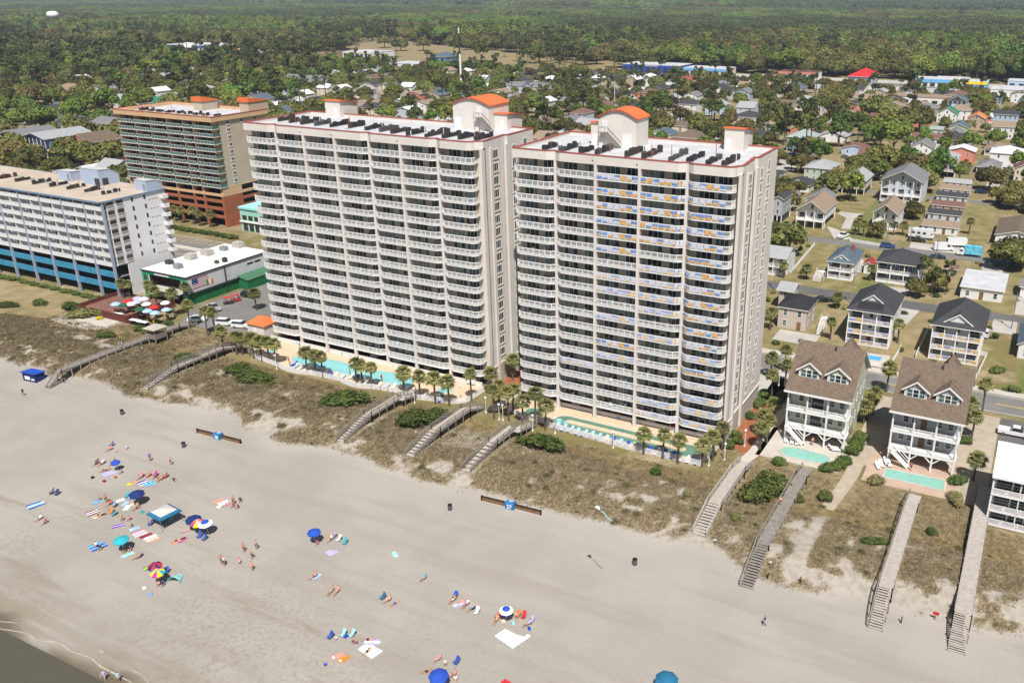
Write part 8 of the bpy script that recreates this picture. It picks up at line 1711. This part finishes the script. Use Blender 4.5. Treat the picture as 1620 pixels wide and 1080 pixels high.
for p, rz, c, lab in (((-119.5, 74.7), -.4, 'c_lblue', 'blue bodyboard beside a kneeling child'), ((-70.8, 67.3), -.5, 'c_coral', 'coral bodyboard on the sand'), ((-69.7, 67.3), -.32, 'c_orange', 'orange bodyboard on the sand'), ((-77.5, 87.7), 1.0, 'c_aqua', 'white and aqua kite lying on the sand')): t = tag(empty('bodyboard', (*p, terrain(*p) + .06), rz), lab, 'bodyboard'); m = MB(); m.prism([(-.28, -.6), (.28, -.6), (.3, .3), (.2, .62), (0, .7), (-.2, .62), (-.3, .3)], -.03, .03); obj('deck_skin', m.mesh('deck_skin', C[c]), t, sc=1.25); m = MB(); m.prism([(-.2, -.5), (.2, -.5), (.2, -.3), (-.2, -.3)], .031, .04); obj('stripe', m.mesh('stripe', C['c_white']), t, sc=1.25)
# umbrellas
for a, kw in (((['c_blue'], (-137.9, 85.5), 'blue umbrella beside the top group of sunbathers'), dict(r=0.84, h=1.7)), ((['c_navy'], (-125.0, 79.9), 'large navy umbrella behind the canopy tent'), dict(r=1.28)), ((['c_navy'], (-110.4, 78.9), 'dark navy umbrella in the trio of umbrellas'), dict(r=1.28)), ((['c_orange', 'c_magenta', 'c_yellow', 'c_lav'], (-108.9, 78.6), 'rainbow striped umbrella in the middle of the trio'), dict(r=1.10)), ((['c_blue', 'c_white'], (-107.6, 79.0), 'blue umbrella with white band ending the trio'), dict(r=1.19, band=True)), ((['c_teal'], (-116.0, 70.2), 'aqua umbrella with yellow rim'), dict(r=1.19)), ((['c_red', 'c_navy'], (-105.9, 68.2), 'red and navy panelled umbrella'), dict(r=1.06)), ((['c_yellow', 'c_magenta', 'c_yellow', 'c_teal'], (-104.4, 67.3), 'yellow and pink panelled umbrella'), dict(r=1.06)), ((['c_blue'], (-90.6, 84.7), 'royal blue umbrella beside folding chairs'), dict(r=1.06)), ((['c_blue', 'c_white'], (-54.6, 82.9), 'blue and white ringed umbrella near the big sheet'), dict(r=1.01, h=1.8, band=True)), ((['c_blue'], (-55.6, 68.8), 'royal blue umbrella cut by the frame bottom'), dict(r=1.28)), ((['c_petrol'], (-30.2, 80.6), 'petrol blue umbrella alone at the frame bottom'), dict(r=1.50))): umbrella(*a[:2], terrain(*a[1]), a[2], rz=rp.random(), tilt=.12, **kw)
# canopy tent and pop-up tent
p = (-116.3, 78.1); t = thing('canopy_tent', 'square canopy tent with pale top and blue valance', 'canopy tent', (*p, terrain(*p)), R(-7)); e = 1.9
for sx in (-1, 1):
    for sy in (-1, 1): m = MB(); m.tube((sx * e * .97, sy * e * .97, -.1), (sx * e * .97, sy * e * .97, 2.15), .035, n=6); obj('leg', m.mesh('leg', C['chrome']), t)
m = MB(); q = e * .76; c4 = [(-q, -q), (q, -q), (q, q), (-q, q)]; [m.add([(*c4[i], 2.36), (*c4[(i + 1) % 4], 2.36), (0, 0, 2.85)], [(0, 1, 2)]) for i in range(4)]; obj('top', m.mesh('top', mat('canopy_fabric', (.56, .53, .50), .8, .05, 1)), t)
m = MB(); o4 = [(-e, -e), (e, -e), (e, e), (-e, e)]
for i in range(4): j = (i + 1) % 4; m.add([(*o4[i], 2.12), (*o4[j], 2.12), (*c4[j], 2.36), (*c4[i], 2.36), (*o4[i], 1.9), (*o4[j], 1.9)], [(0, 1, 2, 3), (4, 5, 1, 0)])
obj('valance', m.mesh('valance', C['c_petrol']), t)
for dx, dy, c in ((-.6, .2, 'c_navy'), (.5, .3, 'c_teal')): chair((p[0] + dx, p[1] + dy), .2, c, 'folding chair in the shade of the canopy tent', 'chairs under the canopy')
p = (-102.8, 68.8); t = thing('beach_tent', 'small aqua half-dome beach tent', 'tent', (*p, terrain(*p)), .3); m = MB(); a_ = [(math.cos(math.pi * i / 8), math.sin(math.pi * i / 8)) for i in range(9)]
for k in range(3):
    f0, f1 = 1 - .18 * k, 1 - .18 * (k + 1); y0, y1 = -.7 + .55 * k, -.7 + .55 * (k + 1)
    for i in range(8): m.add([(1.1 * a_[i][0] * f0, y0, 1.15 * a_[i][1] * f0), (1.1 * a_[i + 1][0] * f0, y0, 1.15 * a_[i + 1][1] * f0), (1.1 * a_[i + 1][0] * f1, y1, 1.15 * a_[i + 1][1] * f1), (1.1 * a_[i][0] * f1, y1, 1.15 * a_[i][1] * f1)], [(0, 1, 2, 3)])
m.add([(1.1 * x * .46, .95, 1.15 * z_ * .46) for x, z_ in a_], [tuple(range(9))]); obj('shell', m.mesh('shell', C['c_aqua']), t); m = MB(); m.box(-.45, .45, .1, .14, .75, .95); obj('mesh_window', m.mesh('mesh_window', C['c_grey']), t)
# chairs
for p, c, lab in (((-143.4, 85.2), 'c_black', 'black and white chair of the top group'), ((-142.4, 85.6), 'c_white', 'white chair of the top group'), ((-140.6, 86.5), 'c_maroon', 'dark red chair of the top group'), ((-131.9, 85.6), 'c_pink', 'pink chair with a sunbather'), ((-131.1, 86.3), 'c_orange', 'bright orange chair of the middle group'), ((-129.9, 86.9), 'c_magenta', 'magenta chair of the middle group'), ((-128.0, 87.4), 'c_red', 'red chair ending the middle group'), ((-128.7, 80.3), 'c_teal', 'teal chair left of the navy umbrella'), ((-127.8, 80.3), 'c_aqua', 'aqua chair touching the navy umbrella'), ((-128.1, 77.3), 'c_sky', 'blue chair with woven back'), ((-126.9, 75.9), 'c_orange', 'orange chair near the striped towel'), ((-126.0, 75.7), 'c_teal', 'teal chair next to the orange one'), ((-118.2, 76.5), 'c_blue', 'low blue lounger beside the canopy tent'), ((-108.2, 77.6), 'c_blue', 'blue striped chair below the trio of umbrellas'), ((-107.0, 77.5), 'c_blue', 'outer blue striped chair below the trio'), ((-141.5, 75.3), 'c_navy', 'dark chair behind the lone blue towel'), ((-140.3, 75.5), 'c_navy', 'second dark chair behind the lone blue towel'), ((-105.5, 69.2), 'c_blue', 'royal blue chair behind the panelled umbrellas'), ((-112.5, 69.9), 'c_lav', 'lavender chair of a lone sunbather'), ((-89.2, 86.3), 'c_coral', 'striped chair right of the royal blue umbrella'), ((-89.0, 86.8), 'c_lav', 'lavender chair in the row by the royal blue umbrella'), ((-87.7, 86.6), 'c_white', 'white-pink chair in the row'), ((-86.3, 86.4), 'c_teal', 'teal chair ending the row'), ((-72.8, 78.8), 'c_petrol', 'empty blue-white chair beside two sunbathers'), ((-63.6, 83.5), 'c_blue', 'blue chair of the first sunbather in a line'), ((-56.0, 82.6), 'c_orange', 'orange chair left of the ringed umbrella'), ((-53.6, 84.0), 'c_orange', 'orange chair right of the ringed umbrella'), ((-52.7, 84.2), 'c_red', 'red chair facing away'), ((-51.3, 83.8), 'c_lav', 'pale chair above the big sheet corner'), ((-74.0, 69.4), 'c_blue', 'blue chair alone at the left of a family'), ((-72.7, 70.5), 'c_aqua', 'aqua chair of a family'), ((-71.6, 71.0), 'c_aqua', 'second aqua chair of a family'), ((-56.1, 73.0), 'c_blue', 'blue scooped chair above the royal blue umbrella'), ((-146.8, 90.7), 'c_blue', 'blue chair near the dune group'), ((-59.0, 82.1), 'c_white', 'white bag chair ending a line of sunbathers')): chair(p, facing(), c, lab)
# people
for pose, p, rz, top, bot, lab in (('chair', (-143.3, 85.1), -.2, 'c_black', 'c_black', 'person in black sitting in the top group'), ('chair', (-142.3, 85.5), -.2, 'c_white', 'c_navy', 'person in white shirt sitting in the top group'), ('sit', (-140.6, 86.3), -.2, 'c_maroon', 'c_navy', 'person in dark red sitting with the top group'), ('lie', (-140.2, 84.4), -.55, None, 'c_navy', 'tanned person lying below the top group'), ('lie', (-139.7, 84.6), -.55, None, 'c_black', 'second person lying beside the lavender blanket'), ('sit', (-136.5, 85.3), 0, 'c_grey', 'c_black', 'person sitting in the blue umbrella shade'), ('walk', (-135.2, 90.2), .6, 'c_purple', 'c_purple', 'person in purple walking away from the dunes'), ('stand', (-130.6, 90.9), .4, None, 'c_navy', 'bare-chested person standing alone'), ('chair', (-131.8, 85.5), -.3, 'c_pink', 'c_pink', 'sunbather in pink in a chair'), ('lie', (-131.4, 84.2), -1.0, 'c_coral', 'c_coral', 'sunbather in coral lying left of the striped towels'), ('sit', (-129.7, 86.8), 0, 'c_magenta', 'c_navy', 'person in magenta of the middle group'), ('sit', (-128.5, 86.7), .3, None, 'c_black', 'tanned person of the middle group'), ('chair', (-128.0, 86.7), -.2, None, 'c_tan', 'person reclining beside the red chair'), ('sit', (-125.6, 87.4), .8, 'c_black', 'c_black', 'person sitting alone right of the middle group'), ('sit', (-132.3, 77.9), .2, 'c_grey', 'c_navy', 'person sitting behind the sky blue towel'), ('stand', (-130.3, 77.7), .3, None, 'c_black', 'slim person standing near the seated pair'), ('chair', (-129.3, 77.6), -.4, 'c_red', 'c_navy', 'person in red reclining near the blue chair'), ('chair', (-128.0, 77.2), -.4, 'c_sky', 'c_tan', 'person with blue hat in the woven chair'), ('lie', (-128.2, 74.7), -.55, None, 'c_black', 'sunbather lying on the cream towel'), ('lie', (-127.7, 75.0), -.55, 'c_black', 'c_black', 'sunbather in black beside the cream towel'), ('sit', (-123.5, 75.7), .2, None, 'c_maroon', 'tanned person kneeling above the purple towel'), ('sit', (-122.4, 76.2), -.3, 'c_pink', 'c_pink', 'person in pink beside the purple towel'), ('sit', (-120.5, 75.1), -.6, 'c_navy', 'c_navy', 'child kneeling at the blue bodyboard'), ('sit', (-124.6, 79.3), .1, None, 'c_navy', 'person under the navy umbrella'), ('lie', (-124.2, 78.9), -.3, None, 'c_navy', 'person with legs out of the navy umbrella shade'), ('lie', (-111.5, 78.0), -.55, None, 'c_pink', 'sunbather left of the trio of umbrellas'), ('lie', (-110.7, 75.5), -.6, None, 'c_black', 'sunbather on the coral towel'), ('lie', (-110.3, 76.2), -.6, 'c_black', 'c_black', 'sunbather on the magenta towel'), ('sit', (-121.0, 69.0), .2, 'c_white', 'c_navy', 'person sitting on the wide striped blanket'), ('sit', (-119.7, 68.8), .6, 'c_black', 'c_aqua', 'second person on the wide striped blanket'), ('sit', (-115.7, 70.2), 0, 'c_black', 'c_black', 'person under the aqua umbrella'), ('sit', (-115.3, 70.7), .4, 'c_navy', 'c_grey', 'second person under the aqua umbrella'), ('chair', (-112.4, 69.8), -.8, None, 'c_tan', 'sunbather in the lavender chair'), ('sit', (-104.3, 67.0), .1, None, 'c_black', 'person under the yellow umbrella'), ('sit', (-103.7, 67.3), .4, 'c_navy', 'c_navy', 'person in navy beside the aqua tent'), ('chair', (-135.9, 69.6), -.3, 'c_white', 'c_grey', 'person in white beside the lone blue towel'), ('chair', (-134.1, 69.3), -.3, 'c_maroon', 'c_navy', 'person in dark red beside the one in white'), ('stand', (-99.7, 74.5), .3, None, 'c_navy', 'bare-chested person of the standing group, left side'), ('stand', (-99.1, 74.4), -.4, 'c_white', 'c_black', 'person in a white cap of the standing group'), ('walk', (-97.3, 75.7), .6, 'c_pink', 'c_white', 'child in pink with a white hat'), ('walk', (-96.5, 77.4), -.5, None, 'c_black', 'person bending with a ring of the standing group'), ('walk', (-98.9, 78.1), .4, None, 'c_maroon', 'person walking at the back of the standing group'), ('stand', (-97.6, 79.4), .2, None, 'c_navy', 'tall person standing furthest inland of the group'), ('stand', (-94.4, 75.4), -.2, 'c_coral', 'c_coral', 'person in coral nearest the water of the group'), ('stand', (-110.4, 86.7), .3, None, 'c_navy', 'person standing in the inland towel group'), ('sit', (-110.2, 88.0), .5, 'c_black', 'c_black', 'person in black sitting with the inland towel group'), ('sit', (-110.0, 86.3), 0, 'c_red', 'c_navy', 'person in red sitting with the inland towel group'), ('sit', (-109.0, 86.4), -.4, 'c_navy', 'c_black', 'dark-clothed person nearest the water in the inland group'), ('lie', (-111.5, 86.0), -.55, 'c_pink', 'c_pink', 'sunbather in pink of the inland group'), ('sit', (-90.1, 84.6), 0, 'c_magenta', 'c_magenta', 'person in the royal blue umbrella shade'), ('chair', (-88.9, 86.2), -.2, 'c_cream', 'c_black', 'person in a chair right of the royal blue umbrella'), ('chair', (-84.9, 78.2), -.6, None, 'c_black', 'tanned lone sunbather with pale blue towel'), ('chair', (-80.3, 76.8), -.1, None, 'c_lav', 'sunbather in lavender shorts of a couple'), ('chair', (-79.5, 77.1), -.1, None, 'c_pink', 'sunbather in pink of a couple'), ('chair', (-70.0, 85.0), -.4, 'c_teal', 'c_lav', 'lone sunbather in teal on the open sand'), ('chair', (-71.7, 78.8), -.7, None, 'c_pink', 'sunbather beside the empty blue-white chair'), ('lie', (-70.5, 78.9), -.5, None, 'c_blue', 'person in blue trunks lying face down'), ('chair', (-63.4, 82.9), -.4, None, 'c_white', 'first sunbather in a line with blue sunhat'), ('lie', (-62.3, 83.2), -.7, 'c_coral', 'c_coral', 'reddish sunbather with magenta hat'), ('chair', (-61.2, 83.0), -.4, 'c_white', 'c_purple', 'sunbather in a white shirt in the line'), ('lie', (-60.0, 82.7), -.7, 'c_navy', 'c_navy', 'clothed person lying at the end of the line'), ('chair', (-55.7, 82.1), -.1, 'c_coral', 'c_coral', 'sunbather in the orange chair left of the umbrella'), ('chair', (-53.5, 83.8), .5, None, 'c_black', 'sunbather in the orange chair right of the umbrella'), ('chair', (-51.4, 83.3), -.7, 'c_lav', 'c_lav', 'sunbather in lavender above the big sheet'), ('lie', (-69.1, 71.5), -1.2, None, 'c_black', 'sunbather on the lavender towel'), ('lie', (-67.8, 69.7), -.15, None, 'c_black', 'sunbather on the crumpled white sheet'), ('sit', (-70.6, 70.2), .5, 'c_red', 'c_navy', 'child in red below the aqua chairs'), ('sit', (-70.0, 70.2), .8, 'c_blue', 'c_blue', 'child in blue below the aqua chairs'), ('sit', (-73.1, 69.7), .2, 'c_white', 'c_grey', 'child between the blue and aqua chairs'), ('chair', (-58.5, 72.5), -.6, 'c_pink', 'c_pink', 'sunbather in pink above the royal blue umbrella'), ('stand', (-57.0, 72.0), .3, 'c_white', 'c_lime', 'child in white and lime standing'), ('lie', (-58.6, 70.3), -1.05, None, 'c_black', 'person in black trunks lying face down'), ('chair', (-55.2, 71.1), -.6, None, 'c_maroon', 'sunbather right of the royal blue umbrella'), ('sit', (-54.6, 70.7), .2, 'c_white', 'c_tan', 'person in white beside the royal blue umbrella'), ('walk', (-22.7, 97.1), .9, 'c_navy', 'c_lblue', 'lone person in navy walking on the empty sand'), ('walk', (-182.7, 96.8), .8, 'c_black', 'c_maroon', 'lone person walking below the hotel dunes'), ('walk', (-94.5, 51.0), .3, 'c_lav', 'c_lav', 'wader at the water edge cut by the frame'), ('stand', (-92.7, 51.6), .3, 'c_aqua', 'c_aqua', 'person in aqua at the water edge'), ('chair', (-145.6, 89.7), -.3, 'c_coral', 'c_coral', 'person in the blue chair near the dune'), ('lie', (-144.2, 90.1), .2, 'c_coral', 'c_coral', 'child crawling beside the blue chair'), ('walk', (-142.9, 91.2), .5, 'c_lblue', 'c_white', 'child in pale blue walking from the blue chair')): person(pose, p, rz + .25, top, bot, lab, s=.72 if 'child' in lab else None)
for p, z, lab, top in (((-117.7, 134.2), Z0 + .12, 'person in red on the turquoise pool edge', 'c_red'), ((-126.0, 133.7), Z0 + .12, 'swimmer standing at the turquoise pool edge', None), ((-125.5, 135.4), Z0 + .12, 'person in black at the turquoise pool', 'c_black'), ((-142.3, 132.3), Z0 + .12, 'person standing on the deck near the pool steps', 'c_navy'), ((-146.3, 139.9), Z0 + .12, 'person by the garage wall chairs', 'c_maroon'), ((-105.7, 142.5), Z0 + .12, 'person in pink at the garage wall', 'c_pink'), ((-104.5, 142.4), Z0 + .12, 'person in black at the garage wall', 'c_black'), ((-181.1, 119.1), 4.63, 'person in white on the pub boardwalk', 'c_white'), ((-180.9, 119.6), 4.63, 'person in pale blue on the pub boardwalk', 'c_lblue'), ((-27.9, 122.7), 4.77, 'person in coral on the long brown boardwalk', 'c_coral'), ((-79.2, 128.5), 4.6, 'person at the top of the jogged boardwalk', 'c_navy'), ((-28.8, 147.8), Z0 + .1, 'person under the yellow beach house', 'c_coral'), ((-11.3, 146.4), Z0 + .1, 'person on the patio of the grey house', 'c_red'), ((-183.8, 144.6), Z0 + .05, 'person crossing the pub car park', 'c_grey')): person('stand', p, rp.random() * 3, top, 'c_navy', lab, z)
# ------------------------------------------------------------------ beach: bins, signs, hut, kite, posts
bm_ = MB(); bm_.lathe([(.3, 0), (.34, .05), (.34, .85), (.3, .9)], 14); bb = bm_.mesh('barrel', C['c_black']); bh = MB(); bh.lathe([(.35, .28), (.36, .32), (.35, .36)], 14); bh.lathe([(.35, .6), (.36, .64), (.35, .68)], 14); bhm = bh.mesh('hoop', C['c_grey']); bl_ = MB(); bl_.lathe([(.36, .88), (.37, .94), (.2, 1.02)], 14); blm = bl_.mesh('lid', C['c_black'])
for p, lab in (((-156.0, 100.2), 'black barrel bin below the hotel dunes'), ((-133.9, 96.5), 'brown-black barrel bin with wind-blown lid near the sign 28'), ((-76.9, 101.3), 'black barrel bin left of the sign 27'), ((-43.8, 101.6), 'black barrel bin alone on the right sand')): t = thing('litter_bin', lab, 'bin', (*p, terrain(*p))); obj('barrel', bb, t, sc=1.05); obj('hoop', bhm, t, sc=1.05); obj('lid', blm, t, sc=1.05)
def sign(p0, p1, num, label):
    c = ((p0[0] + p1[0]) / 2, (p0[1] + p1[1]) / 2); L = math.hypot(p1[0] - p0[0], p1[1] - p0[1]); t = thing('beach_marker', label, 'sign', (*c, terrain(*c) - .05), math.atan2(p1[1] - p0[1], p1[0] - p0[0])); h = L / 2
    for s in (-1, 1):
        n = 9
        for i in range(n):
            xa = s * (.75 + (h - .75) * i / n); xb = s * (.75 + (h - .75) * (i + .94) / n); m = MB(); m.prof([(min(xa, xb), 0), (max(xa, xb), 0), (max(xa, xb), .78), (min(xa, xb), .8)], -.06, .06, 'y'); obj('board', m.mesh('board', C['wood_brown']), t)
        m = MB(); m.bar((s * .75, .0, .84), (s * h, 0, .82), .3, .09); obj('top_rail', m.mesh('top_rail', C['wood_dark']), t); m = MB(); m.box(s * h - .1, s * h + .1, -.16, .16, 0, .95); obj('end_post', m.mesh('end_post', C['wood_dark']), t)
    m = MB(); m.prof([(-.62, .0), (.5, .0), (.5, 1.05), (-.42, 1.25), (-.62, 1.05)], -.8, .8, 'x'); bx = obj('number_box', m.mesh('number_box', mat('sign_blue', (.02, .17, .42), .5, .08, 1)), t)
    for k, (loc, rot, sz) in enumerate((((0, -.63, .2), (R(90), 0, 0), .95), ((0, -.1, 1.21), (R(-13), 0, 0), .7))):
        cu = bpy.data.curves.new('number_%s' % num, 'FONT'); cu.body = num; cu.size = sz; cu.align_x = 'CENTER'; cu.extrude = .012; cu.offset = .022; cu.materials.append(C['c_white']); q = link(bpy.data.objects.new('number_text', cu)); me = bpy.data.meshes.new_from_object(q.evaluated_get(bpy.context.evaluated_depsgraph_get())); bpy.data.objects.remove(q); obj('number_lettering', me, bx, loc, rot=rot)
    return t
sign((-136.0, 101.5), (-125.2, 102.1), '28', 'low wooden barrier with blue box numbered 28 on the sand below the turquoise pool'); sign((-73.7, 105.9), (-62.7, 106.5), '27', 'low wooden barrier with blue box numbered 27 on the sand below the lazy river')
p = (-188.1, 102.8); t = thing('rental_hut', 'small blue beach rental hut at the boardwalk foot', 'hut', (*p, terrain(*p)), .1); t.scale = (1.3,) * 3; m = MB(); m.box(-1.5, 1.5, -.9, .9, 0, 1.3); obj('cabin', m.mesh('cabin', C['c_navy']), t); m = MB(); m.prof([(-1.1, 1.5), (1.1, 1.3), (1.1, 1.38), (-1.1, 1.6)], -1.7, 1.7, 'x'); obj('roof', m.mesh('roof', C['c_blue']), t); m = MB(); m.box(-1.0, .2, -.94, -.905, .3, .9); m.box(.5, 1.2, -.94, -.905, .3, .6); obj('notice_panel', m.mesh('notice_panel', C['c_white']), t)
k = (-44.7, 91.7); t = thing('kite', 'white and aqua kite with a long tail flying over the dune edge', 'kite', (*k, 16.5), R(-30)); m = MB(); m.add([(-.1, 0, 0), (-.9, .35, .15), (-1.15, 0, .12), (-.9, -.35, .15), (-.1, 0, .04)], [(0, 1, 2, 3), (3, 2, 1, 4)]); m.prof([(-1.1, .08), (-.1, .0), (-.1, .03), (-1.1, .13)], -.02, .02, 'y'); obj('sail', m.mesh('sail', C['c_white']), t); m = MB(); P = [(.1 + .32 * i, .1 * math.sin(i * .9), -.02 * i) for i in range(9)]; [m.bar(a, b, .1, .015) for a, b in zip(P, P[1:])]; obj('tail', m.mesh('tail', C['c_aqua']), t)
for p, lab in (((-25.0, 106.4), 'short dark post at the dune foot beside the long boardwalk'), ((-20.5, 107.2), 'thin post at the end of the sandy trail'), ((-6.4, 105.8), 'dark post right of the narrow boardwalk foot')): t = thing('dune_post', lab, 'post', (*p, terrain(*p))); m = MB(); m.box(-.07, .07, -.07, .07, -.3, 1.1); obj('post_shaft', m.mesh('post_shaft', C['wood_dark']), t); m = MB(); m.box(-.09, .09, -.09, .09, 1.1, 1.16); obj('cap', m.mesh('cap', C['wood_grey']), t)
for p, c, w_, lab in (((-2.4, 108.1), 'c_red', .8, 'red and white warning sign on the dune'), ((-34.5, 110.7), 'c_white', .4, 'small white dune sign below the ramp'), ((-25.2, 108.2), 'c_white', .4, 'small white dune sign beside the long boardwalk'), ((-176.4, 121.3), 'c_white', .35, 'small white dune sign near the pub boardwalk'), ((-170.1, 110.5), 'c_white', .35, 'small white dune sign on the grassy slope'), ((-95.1, 116.5), 'c_white', .35, 'small white dune sign below the lush thicket')): t = thing('dune_sign', lab, 'sign', (*p, terrain(*p))); m = MB(); m.box(-.04, .04, -.03, .03, -.2, 1.2); obj('post', m.mesh('post', C['wood_grey']), t); m = MB(); m.box(-w_ / 2, w_ / 2, -.05, -.031, .9, .9 + w_ * .62); obj('plate', m.mesh('plate', C[c]), t)
for p, c, lab in (((-54.8, 82.5), 'c_cream', 'small cooler under the ringed umbrella'), ((-53.5, 82.7), 'c_aqua', 'aqua beach bag near the orange chair'), ((-50.9, 82.7), 'c_blue', 'blue beach bag above the big sheet'), ((-72.2, 70.6), 'c_blue', 'blue bag between the aqua chairs'), ((-125.8, 79.2), 'c_cream', 'pale cooler beside the navy umbrella'), ((-139.6, 81.8), 'c_black', 'dark bag lying alone'), ((-136.6, 81.9), 'c_maroon', 'dark red bag lying alone'), ((-103.5, 64.9), 'c_sky', 'sky blue toy lying alone'), ((-105.5, 65.5), 'c_white', 'white bag near the panelled umbrellas'), ((-115.7, 76.9), 'c_grey', 'grey bag at the canopy tent leg'), ((-122.3, 78.4), 'c_teal', 'teal bag left of the canopy tent')):
    t = thing('beach_bag', lab, 'bag', (*p, terrain(*p)), rp.random() * 3); m = MB(); m.prof([(-.28, 0), (.28, 0), (.24, .32), (-.22, .34)], -.17, .17, 'y'); obj('pouch', m.mesh('pouch', C[c]), t); m = MB(); m.tube((-.2, 0, .32), (0, 0, .45), .02, n=5); m.tube((0, 0, .45), (.2, 0, .31), .02, n=5); obj('handle', m.mesh('handle', C['c_black']), t)
for p, c, lab in (((-71.1, 65.4), 'c_blue', 'dark blue ball on the sand'), ((-135.9, 83.6), 'c_red', 'small red ball near the top group')): t = thing('beach_ball', lab, 'ball', (*p, terrain(*p) + .22)); [obj('gore', MB().lathe([(.02, -.22), (.13, -.18), (.2, -.09), (.22, 0), (.2, .09), (.13, .18), (.02, .22)], 12).mesh('gore', C[c]), t)]; obj('valve_cap', MB().lathe([(.05, .21), (.02, .23)], 8).mesh('valve_cap', C['c_white']), t)
# solar panels lie on the roof of the three-deck house
